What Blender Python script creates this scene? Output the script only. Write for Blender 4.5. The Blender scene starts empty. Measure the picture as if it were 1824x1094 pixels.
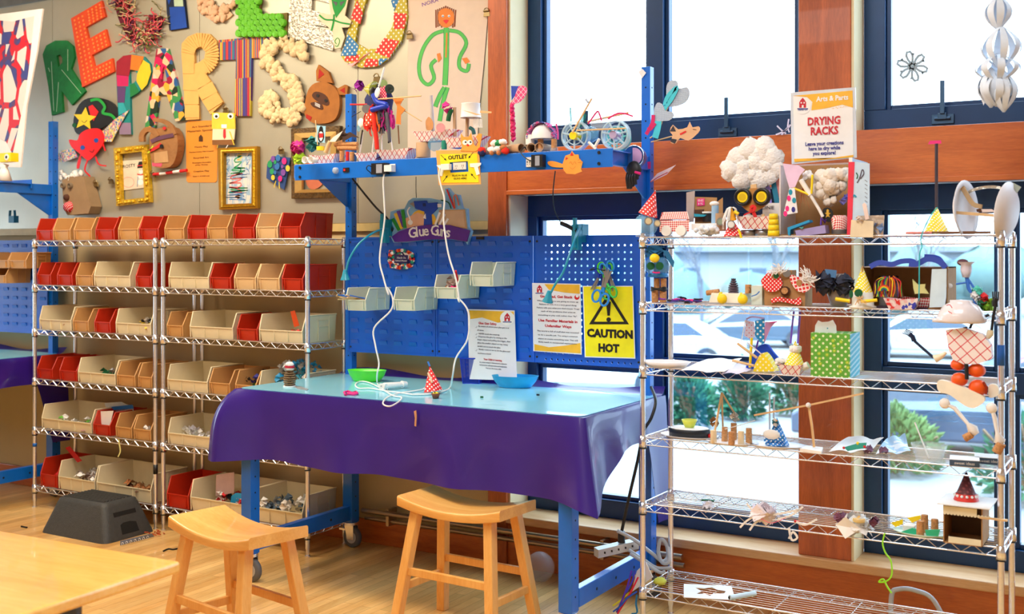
import bpy, math, random
from mathutils import Vector, Matrix
random.seed(7)
S = bpy.context.scene
COL = S.collection
PI = math.pi
# ---------------------------------------------------------------- camera
TH = math.radians(30.7); CT, ST = math.cos(TH), math.sin(TH)
FPX, CX, HY, HCAM = 2000.0, 912.0, 450.0, 1.75
cd = bpy.data.cameras.new('camera'); cam = bpy.data.objects.new('camera', cd); COL.objects.link(cam)
cam.location = (0, 0, HCAM); cam.rotation_euler = (PI/2, 0, TH)
cd.sensor_width = 36; cd.lens = 36*FPX/1824; cd.shift_y = (HY-547)/1824.0
cd.clip_start = .05; cd.clip_end = 300
cd.dof.use_dof = True; cd.dof.focus_distance = 5.7; cd.dof.aperture_fstop = 2.6
S.camera = cam
# ---------------------------------------------------------------- sky, light, exposure
w = bpy.data.worlds.new('world'); S.world = w; w.use_nodes = True
wn = w.node_tree.nodes; wl = w.node_tree.links
bg = wn['Background']
tc = wn.new('ShaderNodeTexCoord'); sx = wn.new('ShaderNodeSeparateXYZ'); rp = wn.new('ShaderNodeValToRGB')
wl.new(tc.outputs['Generated'], sx.inputs[0]); wl.new(sx.outputs['Z'], rp.inputs[0])
rp.color_ramp.elements[0].position = .0; rp.color_ramp.elements[0].color = (.66, .84, 1, 1)
rp.color_ramp.elements[1].position = .35; rp.color_ramp.elements[1].color = (.72, .87, 1, 1)
wl.new(rp.outputs[0], bg.inputs[0]); bg.inputs[1].default_value = 6.8

def area(name, loc, sx_, sy_, power, col, rot=(0, 0, 0), portal=False):
    l = bpy.data.lights.new(name, 'AREA'); l.shape = 'RECTANGLE'; l.size = sx_; l.size_y = sy_
    l.energy = power; l.color = col
    o = bpy.data.objects.new(name, l); COL.objects.link(o); o.location = loc; o.rotation_euler = rot
    if portal: l.cycles.is_portal = True
    return o
WARM = (1, .86, .66)
area('ceiling_or_fill_lamp', (-6.0, 3.7, 3.95), 1.6, .8, 78, WARM)
area('ceiling_or_fill_lamp', (-4.3, 3.5, 3.95), 1.6, .8, 70, WARM)
area('ceiling_or_fill_lamp', (-1.2, 2.6, 3.95), 1.6, 1.2, 75, (.93, .96, 1))
area('ceiling_or_fill_lamp', (-2.8, -.2, 3.95), 2.4, 1.6, 70, (1, .95, .9))  # unseen fill light, added to brighten the room from the camera side
area('window_daylight', (-2.2, 5.75, 2.0), 2.2, 4, 1, (1, 1, 1), (-PI/2, 0, 0), portal=True)
area('window_daylight', (-10.75, 4.2, 2.0), 2.0, 2.4, 1, (1, 1, 1), (0, -PI/2, 0), portal=True)
area('window_daylight', (-.2, 5.75, 2.0), 2.4, 4, 1, (1, 1, 1), (-PI/2, 0, 0), portal=True)
sl = bpy.data.lights.new('sun', 'SUN'); sl.energy = 9; sl.angle = .6; sl.color = (.9, .95, 1)
so = bpy.data.objects.new('sun', sl); COL.objects.link(so); so.rotation_euler = (math.radians(35), 0, math.radians(20))
vs = S.view_settings; vs.view_transform = 'Standard'; vs.look = 'None'; vs.gamma = 1; vs.exposure = 0.15; vs.use_curve_mapping = False
S.cycles.max_bounces = 8; S.cycles.transparent_max_bounces = 16; S.cycles.caustics_reflective = False; S.cycles.caustics_refractive = False
S.cycles.sample_clamp_indirect = 6; S.cycles.use_denoising = True

# ---------------------------------------------------------------- picture <-> place helpers
Fv = Vector((-ST, CT, 0)); Rv = Vector((CT, ST, 0)); CAM = Vector((0, 0, HCAM))
def ray(px, py): return Fv + Rv*((px-CX)/FPX) + Vector((0, 0, (HY-py)/FPX))
def PY(px, py, Y): d = ray(px, py); return CAM + d*(Y/d.y)
def PZ(px, py, z): d = ray(px, py); return CAM + d*((z-HCAM)/d.z)
def X_(px, Y): return PY(px, 450, Y).x
def Z_(px, py, Y): return PY(px, py, Y).z
def kpt(ox, oy, k, pts): return [(ox+a*k, oy+b*k) for a, b in pts]   # crop -> photograph

# ---------------------------------------------------------------- materials
def lin(c):
    r = []
    for v in c[:3]:
        v = v/255.0
        r.append(v/12.92 if v <= .04045 else ((v+.055)/1.055)**2.4)
    return (r[0], r[1], r[2], 1)
MC = {}
def newmat(name):
    m = bpy.data.materials.new(name); m.use_nodes = True
    return m, m.node_tree.nodes, m.node_tree.links, m.node_tree.nodes['Principled BSDF']
def obc(n): return n.new('ShaderNodeTexCoord').outputs['Object']
def M(name, c, rough=.5, metal=0, var=.08, scale=14, bump=0, bscale=60, alpha=None, trans=0, emit=0, c2=None, coat=0):
    """plain procedural material: base colour broken up with soft noise, optional bump"""
    if name in MC: return MC[name]
    m, n, l, p = newmat(name); MC[name] = m
    base = lin(c)
    nz = n.new('ShaderNodeTexNoise'); nz.inputs['Scale'].default_value = scale; nz.inputs['Detail'].default_value = 3
    l.new(obc(n), nz.inputs['Vector'])
    cr = n.new('ShaderNodeValToRGB'); l.new(nz.outputs['Fac'], cr.inputs[0])
    a, b = cr.color_ramp.elements; a.position = .3; b.position = .7
    a.color = tuple(x*(1-var) for x in base[:3])+(1,)
    b.color = lin(c2) if c2 else tuple(min(1, x*(1+var)) for x in base[:3])+(1,)
    l.new(cr.outputs[0], p.inputs['Base Color'])
    p.inputs['Roughness'].default_value = rough; p.inputs['Metallic'].default_value = metal
    if coat: p.inputs['Coat Weight'].default_value = coat
    if trans: p.inputs['Transmission Weight'].default_value = trans
    if emit: p.inputs['Emission Strength'].default_value = emit; p.inputs['Emission Color'].default_value = base
    if bump:
        nb = n.new('ShaderNodeTexNoise'); nb.inputs['Scale'].default_value = bscale; l.new(obc(n), nb.inputs['Vector'])
        bp = n.new('ShaderNodeBump'); bp.inputs['Strength'].default_value = bump; bp.inputs['Distance'].default_value = .01
        l.new(nb.outputs['Fac'], bp.inputs['Height']); l.new(bp.outputs[0], p.inputs['Normal'])
    if alpha is not None:
        tr = n.new('ShaderNodeBsdfTransparent'); mx = n.new('ShaderNodeMixShader')
        mx.inputs[0].default_value = alpha; l.new(tr.outputs[0], mx.inputs[1]); l.new(p.outputs[0], mx.inputs[2])
        l.new(mx.outputs[0], n['Material Output'].inputs[0])
    return m
def math_(n, l, op, a, b=None, c=None):
    x = n.new('ShaderNodeMath'); x.operation = op
    for i, v in enumerate((a, b, c)):
        if v is None: continue
        if isinstance(v, (int, float)): x.inputs[i].default_value = v
        else: l.new(v, x.inputs[i])
    return x.outputs[0]
def uvw(n, l, ang=0):
    """flat pattern axes: u along the surface (x and y together), v up"""
    s = n.new('ShaderNodeSeparateXYZ'); l.new(obc(n), s.inputs[0])
    u = math_(n, l, 'ADD', s.outputs[0], math_(n, l, 'MULTIPLY', s.outputs[1], .8))
    v = math_(n, l, 'ADD', s.outputs[2], math_(n, l, 'MULTIPLY', s.outputs[1], .6))
    if ang:
        ca, sa = math.cos(ang), math.sin(ang)
        return (math_(n, l, 'ADD', math_(n, l, 'MULTIPLY', u, ca), math_(n, l, 'MULTIPLY', v, sa)),
                math_(n, l, 'SUBTRACT', math_(n, l, 'MULTIPLY', v, ca), math_(n, l, 'MULTIPLY', u, sa)))
    return u, v
def mixc(n, l, f, a, b):
    x = n.new('ShaderNodeMix'); x.data_type = 'RGBA'
    l.new(f, x.inputs[0])
    for i, v in ((6, a), (7, b)):
        if isinstance(v, tuple): x.inputs[i].default_value = v
        else: l.new(v, x.inputs[i])
    return x.outputs[2]
def M_dots(name, c, cd=(255, 255, 255), step=.012, r=.3, rough=.6):
    if name in MC: return MC[name]
    m, n, l, p = newmat(name); MC[name] = m
    u, v = uvw(n, l, PI/4)
    fu = math_(n, l, 'SUBTRACT', math_(n, l, 'FRACT', math_(n, l, 'ADD', math_(n, l, 'DIVIDE', u, step), 500.5)), .5)
    fv = math_(n, l, 'SUBTRACT', math_(n, l, 'FRACT', math_(n, l, 'ADD', math_(n, l, 'DIVIDE', v, step), 500.5)), .5)
    d = math_(n, l, 'SQRT', math_(n, l, 'ADD', math_(n, l, 'MULTIPLY', fu, fu), math_(n, l, 'MULTIPLY', fv, fv)))
    l.new(mixc(n, l, math_(n, l, 'LESS_THAN', d, r*.86), lin(c), lin(cd)), p.inputs['Base Color'])
    p.inputs['Roughness'].default_value = rough
    return m
def M_lines(name, c, cl, step=.02, wd=.12, ang=PI/4, rough=.6, check=False):
    """two crossed sets of lines (paper food tray), or a diamond check"""
    if name in MC: return MC[name]
    m, n, l, p = newmat(name); MC[name] = m
    u, v = uvw(n, l, ang)
    fu = math_(n, l, 'FRACT', math_(n, l, 'ADD', math_(n, l, 'DIVIDE', u, step), 500))
    fv = math_(n, l, 'FRACT', math_(n, l, 'ADD', math_(n, l, 'DIVIDE', v, step), 500))
    a = math_(n, l, 'LESS_THAN', fu, .5 if check else wd); b = math_(n, l, 'LESS_THAN', fv, .5 if check else wd)
    f = math_(n, l, 'MULTIPLY', a, b) if check else math_(n, l, 'MAXIMUM', a, b)
    if check:
        na = math_(n, l, 'SUBTRACT', 1, a); nb = math_(n, l, 'SUBTRACT', 1, b)
        f = math_(n, l, 'ADD', f, math_(n, l, 'MULTIPLY', na, nb))
    l.new(mixc(n, l, f, lin(c), lin(cl)), p.inputs['Base Color'])
    p.inputs['Roughness'].default_value = rough
    return m
def M_ramp(name, cols, scale=20, kind='voronoi', rough=.6, stretch=(1, 1, 1), bump=0):
    """patchwork of several constant colours"""
    if name in MC: return MC[name]
    m, n, l, p = newmat(name); MC[name] = m
    mp = n.new('ShaderNodeMapping'); mp.inputs['Scale'].default_value = stretch; l.new(obc(n), mp.inputs[0])
    cr = n.new('ShaderNodeValToRGB'); cr.color_ramp.interpolation = 'CONSTANT'
    if kind == 'voronoi':
        t = n.new('ShaderNodeTexVoronoi'); t.inputs['Scale'].default_value = scale; l.new(mp.outputs[0], t.inputs['Vector'])
        sp = n.new('ShaderNodeSeparateColor'); l.new(t.outputs['Color'], sp.inputs[0]); l.new(sp.outputs[0], cr.inputs[0])
    else:
        t = n.new('ShaderNodeTexNoise'); t.inputs['Scale'].default_value = scale; t.inputs['Detail'].default_value = 2; l.new(mp.outputs[0], t.inputs['Vector'])
        mr = n.new('ShaderNodeMapRange'); mr.inputs[1].default_value = .3; mr.inputs[2].default_value = .7; l.new(t.outputs['Fac'], mr.inputs[0]); l.new(mr.outputs[0], cr.inputs[0])
    e = cr.color_ramp.elements
    while len(e) < len(cols): e.new(.5)
    for i, c in enumerate(cols): e[i].position = i/len(cols); e[i].color = lin(c)
    l.new(cr.outputs[0], p.inputs['Base Color']); p.inputs['Roughness'].default_value = rough
    if bump:
        bp = n.new('ShaderNodeBump'); bp.inputs['Strength'].default_value = bump; bp.inputs['Distance'].default_value = .01
        l.new(t.outputs[0], bp.inputs['Height']); l.new(bp.outputs[0], p.inputs['Normal'])
    return m
def M_wood(name, c1, c2, axis='z', scale=9, rough=.45, plank=None, coat=0):
    if name in MC: return MC[name]
    m, n, l, p = newmat(name); MC[name] = m
    mp = n.new('ShaderNodeMapping'); l.new(obc(n), mp.inputs[0])
    st = {'x': (.12, 1, 1), 'y': (1, .12, 1), 'z': (1, 1, .12)}[axis]
    mp.inputs['Scale'].default_value = st
    t = n.new('ShaderNodeTexNoise'); t.inputs['Scale'].default_value = scale; t.inputs['Detail'].default_value = 6; t.inputs['Distortion'].default_value = .6
    l.new(mp.outputs[0], t.inputs['Vector'])
    t2 = n.new('ShaderNodeTexNoise'); t2.inputs['Scale'].default_value = scale*14; t2.inputs['Detail'].default_value = 2; l.new(mp.outputs[0], t2.inputs['Vector'])
    f = math_(n, l, 'ADD', math_(n, l, 'MULTIPLY', t.outputs['Fac'], .7), math_(n, l, 'MULTIPLY', t2.outputs['Fac'], .3))
    cr = n.new('ShaderNodeValToRGB'); l.new(f, cr.inputs[0])
    cr.color_ramp.elements[0].position = .35; cr.color_ramp.elements[0].color = lin(c1)
    cr.color_ramp.elements[1].position = .65; cr.color_ramp.elements[1].color = lin(c2)
    out = cr.outputs[0]
    if plank:
        br = n.new('ShaderNodeTexBrick'); br.offset = .37; br.inputs['Scale'].default_value = 1
        br.inputs['Brick Width'].default_value = plank[1]; br.inputs['Row Height'].default_value = plank[0]
        br.inputs['Mortar Size'].default_value = .0012; br.inputs['Bias'].default_value = 0
        br.inputs['Color1'].default_value = (.82, .80, .74, 1); br.inputs['Color2'].default_value = (1.08, 1.05, 1, 1); br.inputs['Mortar'].default_value = (.45, .32, .2, 1)
        mr = n.new('ShaderNodeMapping'); mr.inputs['Rotation'].default_value = (0, 0, PI/2); l.new(obc(n), mr.inputs[0]); l.new(mr.outputs[0], br.inputs['Vector'])
        x = n.new('ShaderNodeMix'); x.data_type = 'RGBA'; x.blend_type = 'MULTIPLY'; x.inputs[0].default_value = .9
        l.new(out, x.inputs[6]); l.new(br.outputs['Color'], x.inputs[7]); out = x.outputs[2]
    l.new(out, p.inputs['Base Color']); p.inputs['Roughness'].default_value = rough
    if coat: p.inputs['Coat Weight'].default_value = coat
    return m
def M_pane(name, tint=(235, 248, 255), refl=.06):
    if name in MC: return MC[name]
    m, n, l, p = newmat(name); MC[name] = m
    n.remove(p)
    g = n.new('ShaderNodeBsdfGlossy'); g.inputs['Roughness'].default_value = .02
    nz = n.new('ShaderNodeTexNoise'); nz.inputs['Scale'].default_value = 3; l.new(obc(n), nz.inputs['Vector'])
    t = n.new('ShaderNodeBsdfTransparent'); cr = n.new('ShaderNodeValToRGB'); l.new(nz.outputs['Fac'], cr.inputs[0])
    cr.color_ramp.elements[0].color = lin(tint); cr.color_ramp.elements[1].color = (1, 1, 1, 1)
    l.new(cr.outputs[0], t.inputs[0])
    mx = n.new('ShaderNodeMixShader'); mx.inputs[0].default_value = refl
    l.new(t.outputs[0], mx.inputs[1]); l.new(g.outputs[0], mx.inputs[2]); l.new(mx.outputs[0], n['Material Output'].inputs[0])
    return m

# ---------------------------------------------------------------- mesh builder
class MB:
    def __init__(s): s.v = []; s.f = []; s.mi = []; s.sm = []; s.mats = []; s.cur = 0
    def m(s, mat):
        if mat not in s.mats: s.mats.append(mat)
        s.cur = s.mats.index(mat); return s
    def add(s, vs, fs, smooth=False):
        o = len(s.v); s.v += [tuple(v) for v in vs]
        for f in fs: s.f.append([i+o for i in f]); s.mi.append(s.cur); s.sm.append(smooth)
        return s
    def box(s, x0, y0, z0, x1, y1, z1, M_=None):
        vs = [Vector((x, y, z)) for x in (x0, x1) for y in (y0, y1) for z in (z0, z1)]
        if M_: vs = [M_ @ v for v in vs]
        return s.add(vs, [(0, 1, 3, 2), (4, 6, 7, 5), (0, 4, 5, 1), (2, 3, 7, 6), (0, 2, 6, 4), (1, 5, 7, 3)])
    def hexa(s, b, t):
        """8 corner block: bottom loop b, top loop t (4 points each)"""
        n = len(b)
        return s.add(list(b)+list(t), [tuple(range(n-1, -1, -1)), tuple(range(n, 2*n))]+[(i, (i+1) % n, n+(i+1) % n, n+i) for i in range(n)])
    def cyl(s, p0, p1, r0, r1=None, n=12, cap=True, smooth=True):
        r1 = r0 if r1 is None else r1
        p0 = Vector(p0); p1 = Vector(p1); d = (p1-p0).normalized()
        a = Vector((0, 0, 1)) if abs(d.z) < .9 else Vector((1, 0, 0))
        u = d.cross(a).normalized(); w_ = d.cross(u)
        vs = []
        for p, r in ((p0, r0), (p1, r1)):
            for i in range(n): t = 2*PI*i/n; vs.append(p+u*(r*math.cos(t))+w_*(r*math.sin(t)))
        s.add(vs, [(i, (i+1) % n, n+(i+1) % n, n+i) for i in range(n)], smooth)
        if cap: s.add(vs, [tuple(range(n-1, -1, -1)), tuple(range(n, 2*n))])
        return s
    def tube(s, pts, r, n=6, rad=None, closed=False):
        pts = [Vector(p) for p in pts]; N = len(pts); vs = []; up = None
        for i, p in enumerate(pts):
            if closed: d = (pts[(i+1) % N]-pts[i-1])
            else: d = pts[min(i+1, N-1)]-pts[max(i-1, 0)]
            if d.length < 1e-9: d = Vector((0, 0, 1))
            d.normalize()
            if up is None:
                up = Vector((0, 0, 1)) if abs(d.z) < .9 else Vector((1, 0, 0))
            u = d.cross(up)
            if u.length < 1e-4: u = d.cross(Vector((0, 1, 0)))
            u.normalize(); w_ = u.cross(d).normalized(); up = w_
            rr = rad[i] if rad else r
            for k in range(n): t = 2*PI*k/n; vs.append(p+u*(rr*math.cos(t))+w_*(rr*math.sin(t)))
        fs = []
        for i in range(N if closed else N-1):
            j = (i+1) % N
            for k in range(n): fs.append((i*n+k, i*n+(k+1) % n, j*n+(k+1) % n, j*n+k))
        s.add(vs, fs, n > 4)
        if not closed: s.add(vs, [tuple(range(n-1, -1, -1)), tuple(range((N-1)*n, N*n))])
        return s
    def lathe(s, prof, c=(0, 0, 0), n=20, sx=1, sy=1, M_=None, cap=False):
        vs = []; P = len(prof)
        for r, z in prof:
            for i in range(n):
                t = 2*PI*i/n; vs.append(Vector((r*sx*math.cos(t), r*sy*math.sin(t), z)))
        if M_: vs = [M_ @ v for v in vs]
        vs = [v+Vector(c) for v in vs]
        fs = [(j*n+i, j*n+(i+1) % n, (j+1)*n+(i+1) % n, (j+1)*n+i) for j in range(P-1) for i in range(n)]
        s.add(vs, fs, True)
        if cap: s.add(vs, [tuple(range(n-1, -1, -1)), tuple(range((P-1)*n, P*n))])
        return s
    def sph(s, c, r, n=12, m_=8, jit=0, M_=None):
        if isinstance(r, (int, float)): r = (r, r, r)
        vs = []
        for j in range(m_+1):
            a = PI*j/m_-PI/2
            for i in range(n):
                t = 2*PI*i/n; k = 1+random.uniform(-jit, jit)
                vs.append(Vector((r[0]*k*math.cos(a)*math.cos(t), r[1]*k*math.cos(a)*math.sin(t), r[2]*k*math.sin(a))))
        if M_: vs = [M_ @ v for v in vs]
        vs = [v+Vector(c) for v in vs]
        return s.add(vs, [(j*n+i, j*n+(i+1) % n, (j+1)*n+(i+1) % n, (j+1)*n+i) for j in range(m_) for i in range(n)], True)
    def slab(s, pts3, off):
        """closed prism from a 3D polygon, thickened by vector off"""
        off = Vector(off); a = [Vector(p) for p in pts3]; b = [p+off for p in a]; n = len(a)
        return s.add(a+b, [tuple(range(n)), tuple(range(2*n-1, n-1, -1))]+[(i, n+i, n+(i+1) % n, (i+1) % n) for i in range(n)])
    def slabh(s, outer, hole, off):
        """prism with one hole; the outline is bridged to the hole at the nearest pair of points"""
        o = [Vector(p) for p in outer]; h = [Vector(p) for p in hole]
        from mathutils.geometry import tessellate_polygon
        al = o+h; n = len(al); off = Vector(off); tr = tessellate_polygon([o, h])
        s.add(al+[p+off for p in al], [tuple(t) for t in tr]+[tuple(n+i for i in t[::-1]) for t in tr])
        for q in (o, h):
            k = len(q); s.add(q+[p+off for p in q], [(i, k+i, k+(i+1) % k, (i+1) % k) for i in range(k)])
        return s
    def grid(s, fn, nu, nv, smooth=True):
        vs = [Vector(fn(i/nu, j/nv)) for j in range(nv+1) for i in range(nu+1)]; w_ = nu+1
        return s.add(vs, [(j*w_+i, j*w_+i+1, (j+1)*w_+i+1, (j+1)*w_+i) for j in range(nv) for i in range(nu)], smooth)
    def sheet(s, fn, nu, nv, t=.001):
        """thin sheet with two faces"""
        s.grid(fn, nu, nv)
        return s.grid(lambda u, v: Vector(fn(1-u, v))+Vector((0, t, -t*.3)), nu, nv)
    def shift(s, d):
        d = Vector(d); s.v = [tuple(Vector(v)+d) for v in s.v]; return s
def obj(name, b, parent=None, mat=None, loc=None, bev=0, rz=0, seg=2, label=None, sub=0):
    me = bpy.data.meshes.new(name)
    if mat and not b.mats: b.m(mat)
    me.from_pydata([tuple(v) for v in b.v], [], b.f)
    for q in b.mats: me.materials.append(q)
    me.polygons.foreach_set('material_index', b.mi); me.polygons.foreach_set('use_smooth', b.sm)
    me.update()
    o = bpy.data.objects.new(name, me); COL.objects.link(o)
    if parent is not None: o.parent = parent
    if loc is not None: o.location = loc
    if rz: o.rotation_euler.z = rz
    if bev:
        mo = o.modifiers.new('bevel', 'BEVEL'); mo.width = bev; mo.segments = seg; mo.limit_method = 'ANGLE'; mo.angle_limit = .6
    if label: o['label'] = label
    return o
def tag(o, label, cat, group=None, kind=None):
    o['label'] = label; o['category'] = cat
    if group: o['group'] = group
    if kind: o['kind'] = kind
    return o
def thing(name, label, cat, loc=(0, 0, 0), group=None, rz=0, kind=None):
    o = bpy.data.objects.new(name, None); COL.objects.link(o); o.location = loc; o.rotation_euler.z = rz
    o.empty_display_size = .05
    return tag(o, label, cat, group, kind)
def one(name, label, cat, b, mat=None, loc=(0, 0, 0), group=None, rz=0, bev=0, kind=None, seg=2):
    """a thing that is a single mesh; its vertices are local to loc"""
    return tag(obj(name, b, None, mat, loc, bev, rz, seg), label, cat, group, kind)
def struct(name, b, mat=None, bev=0, label=None):
    o = obj(name, b, None, mat, None, bev); o['kind'] = 'structure'
    if label: o['label'] = label
    return o
def clone(root, loc, label, group=None, rz=None):
    r = root.copy(); COL.objects.link(r); r.location = loc; r['label'] = label
    if rz is not None: r.rotation_euler.z = rz
    if group: r['group'] = group
    for ch in list(root.children):
        c = ch.copy(); COL.objects.link(c); c.parent = r
        for g in list(ch.children):
            d = g.copy(); COL.objects.link(d); d.parent = c
    return r
_fc = {}
def text_mesh(s, size, ext=.0006, bold=0.0, space=1.0, width=None):
    """verts/faces of a line of text, centred, in the XZ plane facing -Y"""
    cu = bpy.data.curves.new('text', 'FONT'); cu.body = s; cu.size = size; cu.extrude = ext; cu.offset = bold
    cu.align_x = 'CENTER'; cu.align_y = 'CENTER'; cu.space_character = space; cu.resolution_u = 2; cu.space_line = .95
    o = bpy.data.objects.new('text', cu); COL.objects.link(o)
    dg = bpy.context.evaluated_depsgraph_get(); me = bpy.data.meshes.new_from_object(o.evaluated_get(dg))
    vs = [Vector((v.co.x, -v.co.z, v.co.y)) for v in me.vertices]; fs = [tuple(p.vertices) for p in me.polygons]
    if width and vs:
        wd = max(v.x for v in vs)-min(v.x for v in vs); k = width/wd
        vs = [Vector((v.x*k, v.y, v.z)) for v in vs]
    bpy.data.objects.remove(o); bpy.data.curves.remove(cu); bpy.data.meshes.remove(me)
    return vs, fs
def text(b, s, size, at, ext=.0006, bold=0.0, rot=None, width=None, space=1.0):
    vs, fs = text_mesh(s, size, ext, bold, space, width)
    if rot: vs = [rot @ v for v in vs]
    return b.add([v+Vector(at) for v in vs], fs)
def RX(a): return Matrix.Rotation(a, 3, 'X')
def RY(a): return Matrix.Rotation(a, 3, 'Y')
def RZ(a): return Matrix.Rotation(a, 3, 'Z')
def arc(c, r, a0, a1, n, plane='xz'):
    out = []
    for i in range(n+1):
        t = a0+(a1-a0)*i/n; x, y = r*math.cos(t), r*math.sin(t)
        out.append(Vector(c)+(Vector((x, 0, y)) if plane == 'xz' else Vector((x, y, 0)) if plane == 'xy' else Vector((0, x, y))))
    return out
def smooth(pts, k=4):
    """Catmull-Rom through the points"""
    P = [Vector(p) for p in pts]; out = []
    for i in range(len(P)-1):
        a, b, c, d = P[max(i-1, 0)], P[i], P[i+1], P[min(i+2, len(P)-1)]
        for j in range(k):
            t = j/k
            out.append(.5*((2*b)+(c-a)*t+(2*a-5*b+4*c-d)*t*t+(3*b-a-3*c+d)*t**3))
    out.append(P[-1]); return out

# colours shared by many things
BLUE = M('blue_enamel', (4, 108, 214), .35, var=.05, coat=.3)
CHROME = M('chrome', (238, 240, 246), .2, .88, var=.03)
STEEL = M('dull_steel', (170, 172, 176), .35, .9, var=.05)
BLACK = M('black_plastic', (22, 22, 26), .4)
WHITE = M('white_plastic', (238, 238, 236), .45, var=.03)
PAPER = M('white_paper', (242, 240, 238), .8, var=.03)
CARD = M('brown_cardboard', (176, 132, 84), .85, var=.08, scale=30)
CORK = M('cork', (196, 142, 92), .9, var=.25, scale=120, bump=.4, bscale=200)
RED = M('red_paper', (214, 24, 30), .6); PINK = M('hot_pink', (232, 36, 130), .55)
YEL = M('yellow_plastic', (250, 216, 20), .45); GREEN = M('dark_green_felt', (10, 90, 50), .8)
ORANGE = M('orange_plastic', (240, 92, 18), .45); PURPLE = M('purple_paper', (84, 44, 150), .6)
COTTON = M('white_cotton', (238, 236, 234), .95, var=.06, bump=.7, bscale=90)
CLEAR = M('clear_plastic', (225, 240, 248), .08, alpha=.22, var=.02)
CLEARB = M('blue_clear_plastic', (120, 190, 225), .08, alpha=.4, var=.02)
STICK = M('wooden_stick', (222, 184, 132), .7, var=.1)
REDDOT = M_dots('red_dotted_paper', (222, 32, 34)); YELDOT = M_dots('yellow_dotted_paper', (246, 220, 36))
BLUEDOT = M_dots('blue_dotted_paper', (24, 130, 205))
PLAID = M_lines('red_plaid_tray_paper', (244, 236, 236), (206, 54, 70), .022, .13)
GING = M_lines('red_diamond_paper', (246, 234, 226), (206, 32, 44), .013, check=True)
# ================================================================ the setting
WALL = M('cream_wall_paint', (214, 190, 142), .8, var=.03, scale=4)
FIR = M_wood('red_fir', (156, 72, 28), (202, 100, 44), 'z', 14, .4, coat=.2)
FIRX = M_wood('red_fir_long', (178, 84, 30), (214, 114, 48), 'x', 14, .38, coat=.2)
FRAME = M('dark_blue_window_metal', (14, 58, 104), .35, .2, var=.05)
YW, YT, YFRM = 5.40, 5.38, 5.58          # wall face, trim face, window frame face
b = MB(); b.box(-10.6, -3.2, -.1, 4.2, 5.7, 0)
struct('floor', b, M_wood('maple_boards', (212, 158, 88), (240, 200, 134), 'y', 7, .32, plank=(.057, 1.1), coat=.15))
b = MB(); b.box(-10.6, -3.2, 4.1, 4.2, 5.7, 4.2); struct('ceiling', b, M('ceiling_paint', (225, 215, 195), .9))
b = MB(); b.box(-10.7, -3.2, 0, -10.6, 3.2, 4.1); b.box(-10.7, 5.2, 0, -10.6, 5.7, 4.1); b.box(-10.7, 3.2, 0, -10.6, 5.2, .8); b.box(-10.7, 3.2, 3.2, -10.6, 5.2, 4.1); struct('wall_left', b, WALL)
b = MB()
for yy in (3.2, 4.17, 5.14): b.box(-10.68, yy, .8, -10.6, yy+.06, 3.2)
for zz in (.8, 3.14): b.box(-10.68, 3.26, zz, -10.6, 5.14, zz+.06)
struct('window_5', b, M('dark_blue_window_metal', (10, 44, 78), .35, .2, var=.05))
b = MB(); b.box(4.2, -3.2, 0, 4.3, 5.7, 4.1); struct('wall_right', b, M('white_wall', (225, 225, 225), .8))
b = MB(); b.box(-10.6, -3.3, 0, 4.2, -3.2, 4.1); struct('wall_rear', b, M('pale_wall', (222, 216, 204), .8))
XL = X_(872, YT); XL2 = X_(905, YT)
b = MB(); b.box(-10.6, YW, 0, XL2-.01, YW+.3, 4.1); struct('wall_back', b, WALL)
# wood posts and rails of the window wall
XP0, XP1 = X_(1422, YT), X_(1516, YT); XR = 1.15
b = MB(); b.box(XL, YT-.02, .0, XL2, 5.70, 4.1); struct('trim_1', b, FIR, .004)
b = MB(); b.box(XP0, YT, .29, XP1, 5.70, 4.1)
struct('trim_2', b, FIR, .004)
b = MB(); b.box(XR, YT, 0, 4.2, 5.70, 4.1); struct('trim_3', b, FIR, .004)
b = MB(); b.box(XL2, YT-.01, 2.08, XR, 5.70, 2.325); b.box(XL2, YT-.022, 2.07, XR, YT-.01, 2.095)
struct('trim_4', b, FIRX, .003)
b = MB(); b.box(XL2, YT-.03, .245, XR, 5.60, .29); struct('trim_5', b, M_wood('pale_fir_sill', (206, 150, 96), (232, 190, 140), 'x', 10, .4), .006)
b = MB(); b.box(XL2, YT, 0, XR, 5.7, .245); struct('baseboard_right', b, FIRX)
b = MB(); b.box(-10.6, YT, 0, XL, YW, .14); struct('baseboard_back', b, FIRX, .004)
b = MB(); b.box(XL2, YT, 3.95, XR, 5.7, 4.1); struct('trim_6', b, FIRX)
CREAM = M('cream_jamb_paint', (232, 214, 170), .6, var=.02)
for i, xx in enumerate((XL2, XP1)):
    b = MB(); b.box(xx, YT+.005, .29, xx+.012, YFRM, 2.07); b.box(xx, YT+.005, 2.325, xx+.012, YFRM, 3.95)
    struct('trim_%d' % (7+i), b, CREAM)
PANE = M_pane('window_glass')
HANDLE = M('window_latch_metal', (60, 90, 120), .4, .6)
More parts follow.
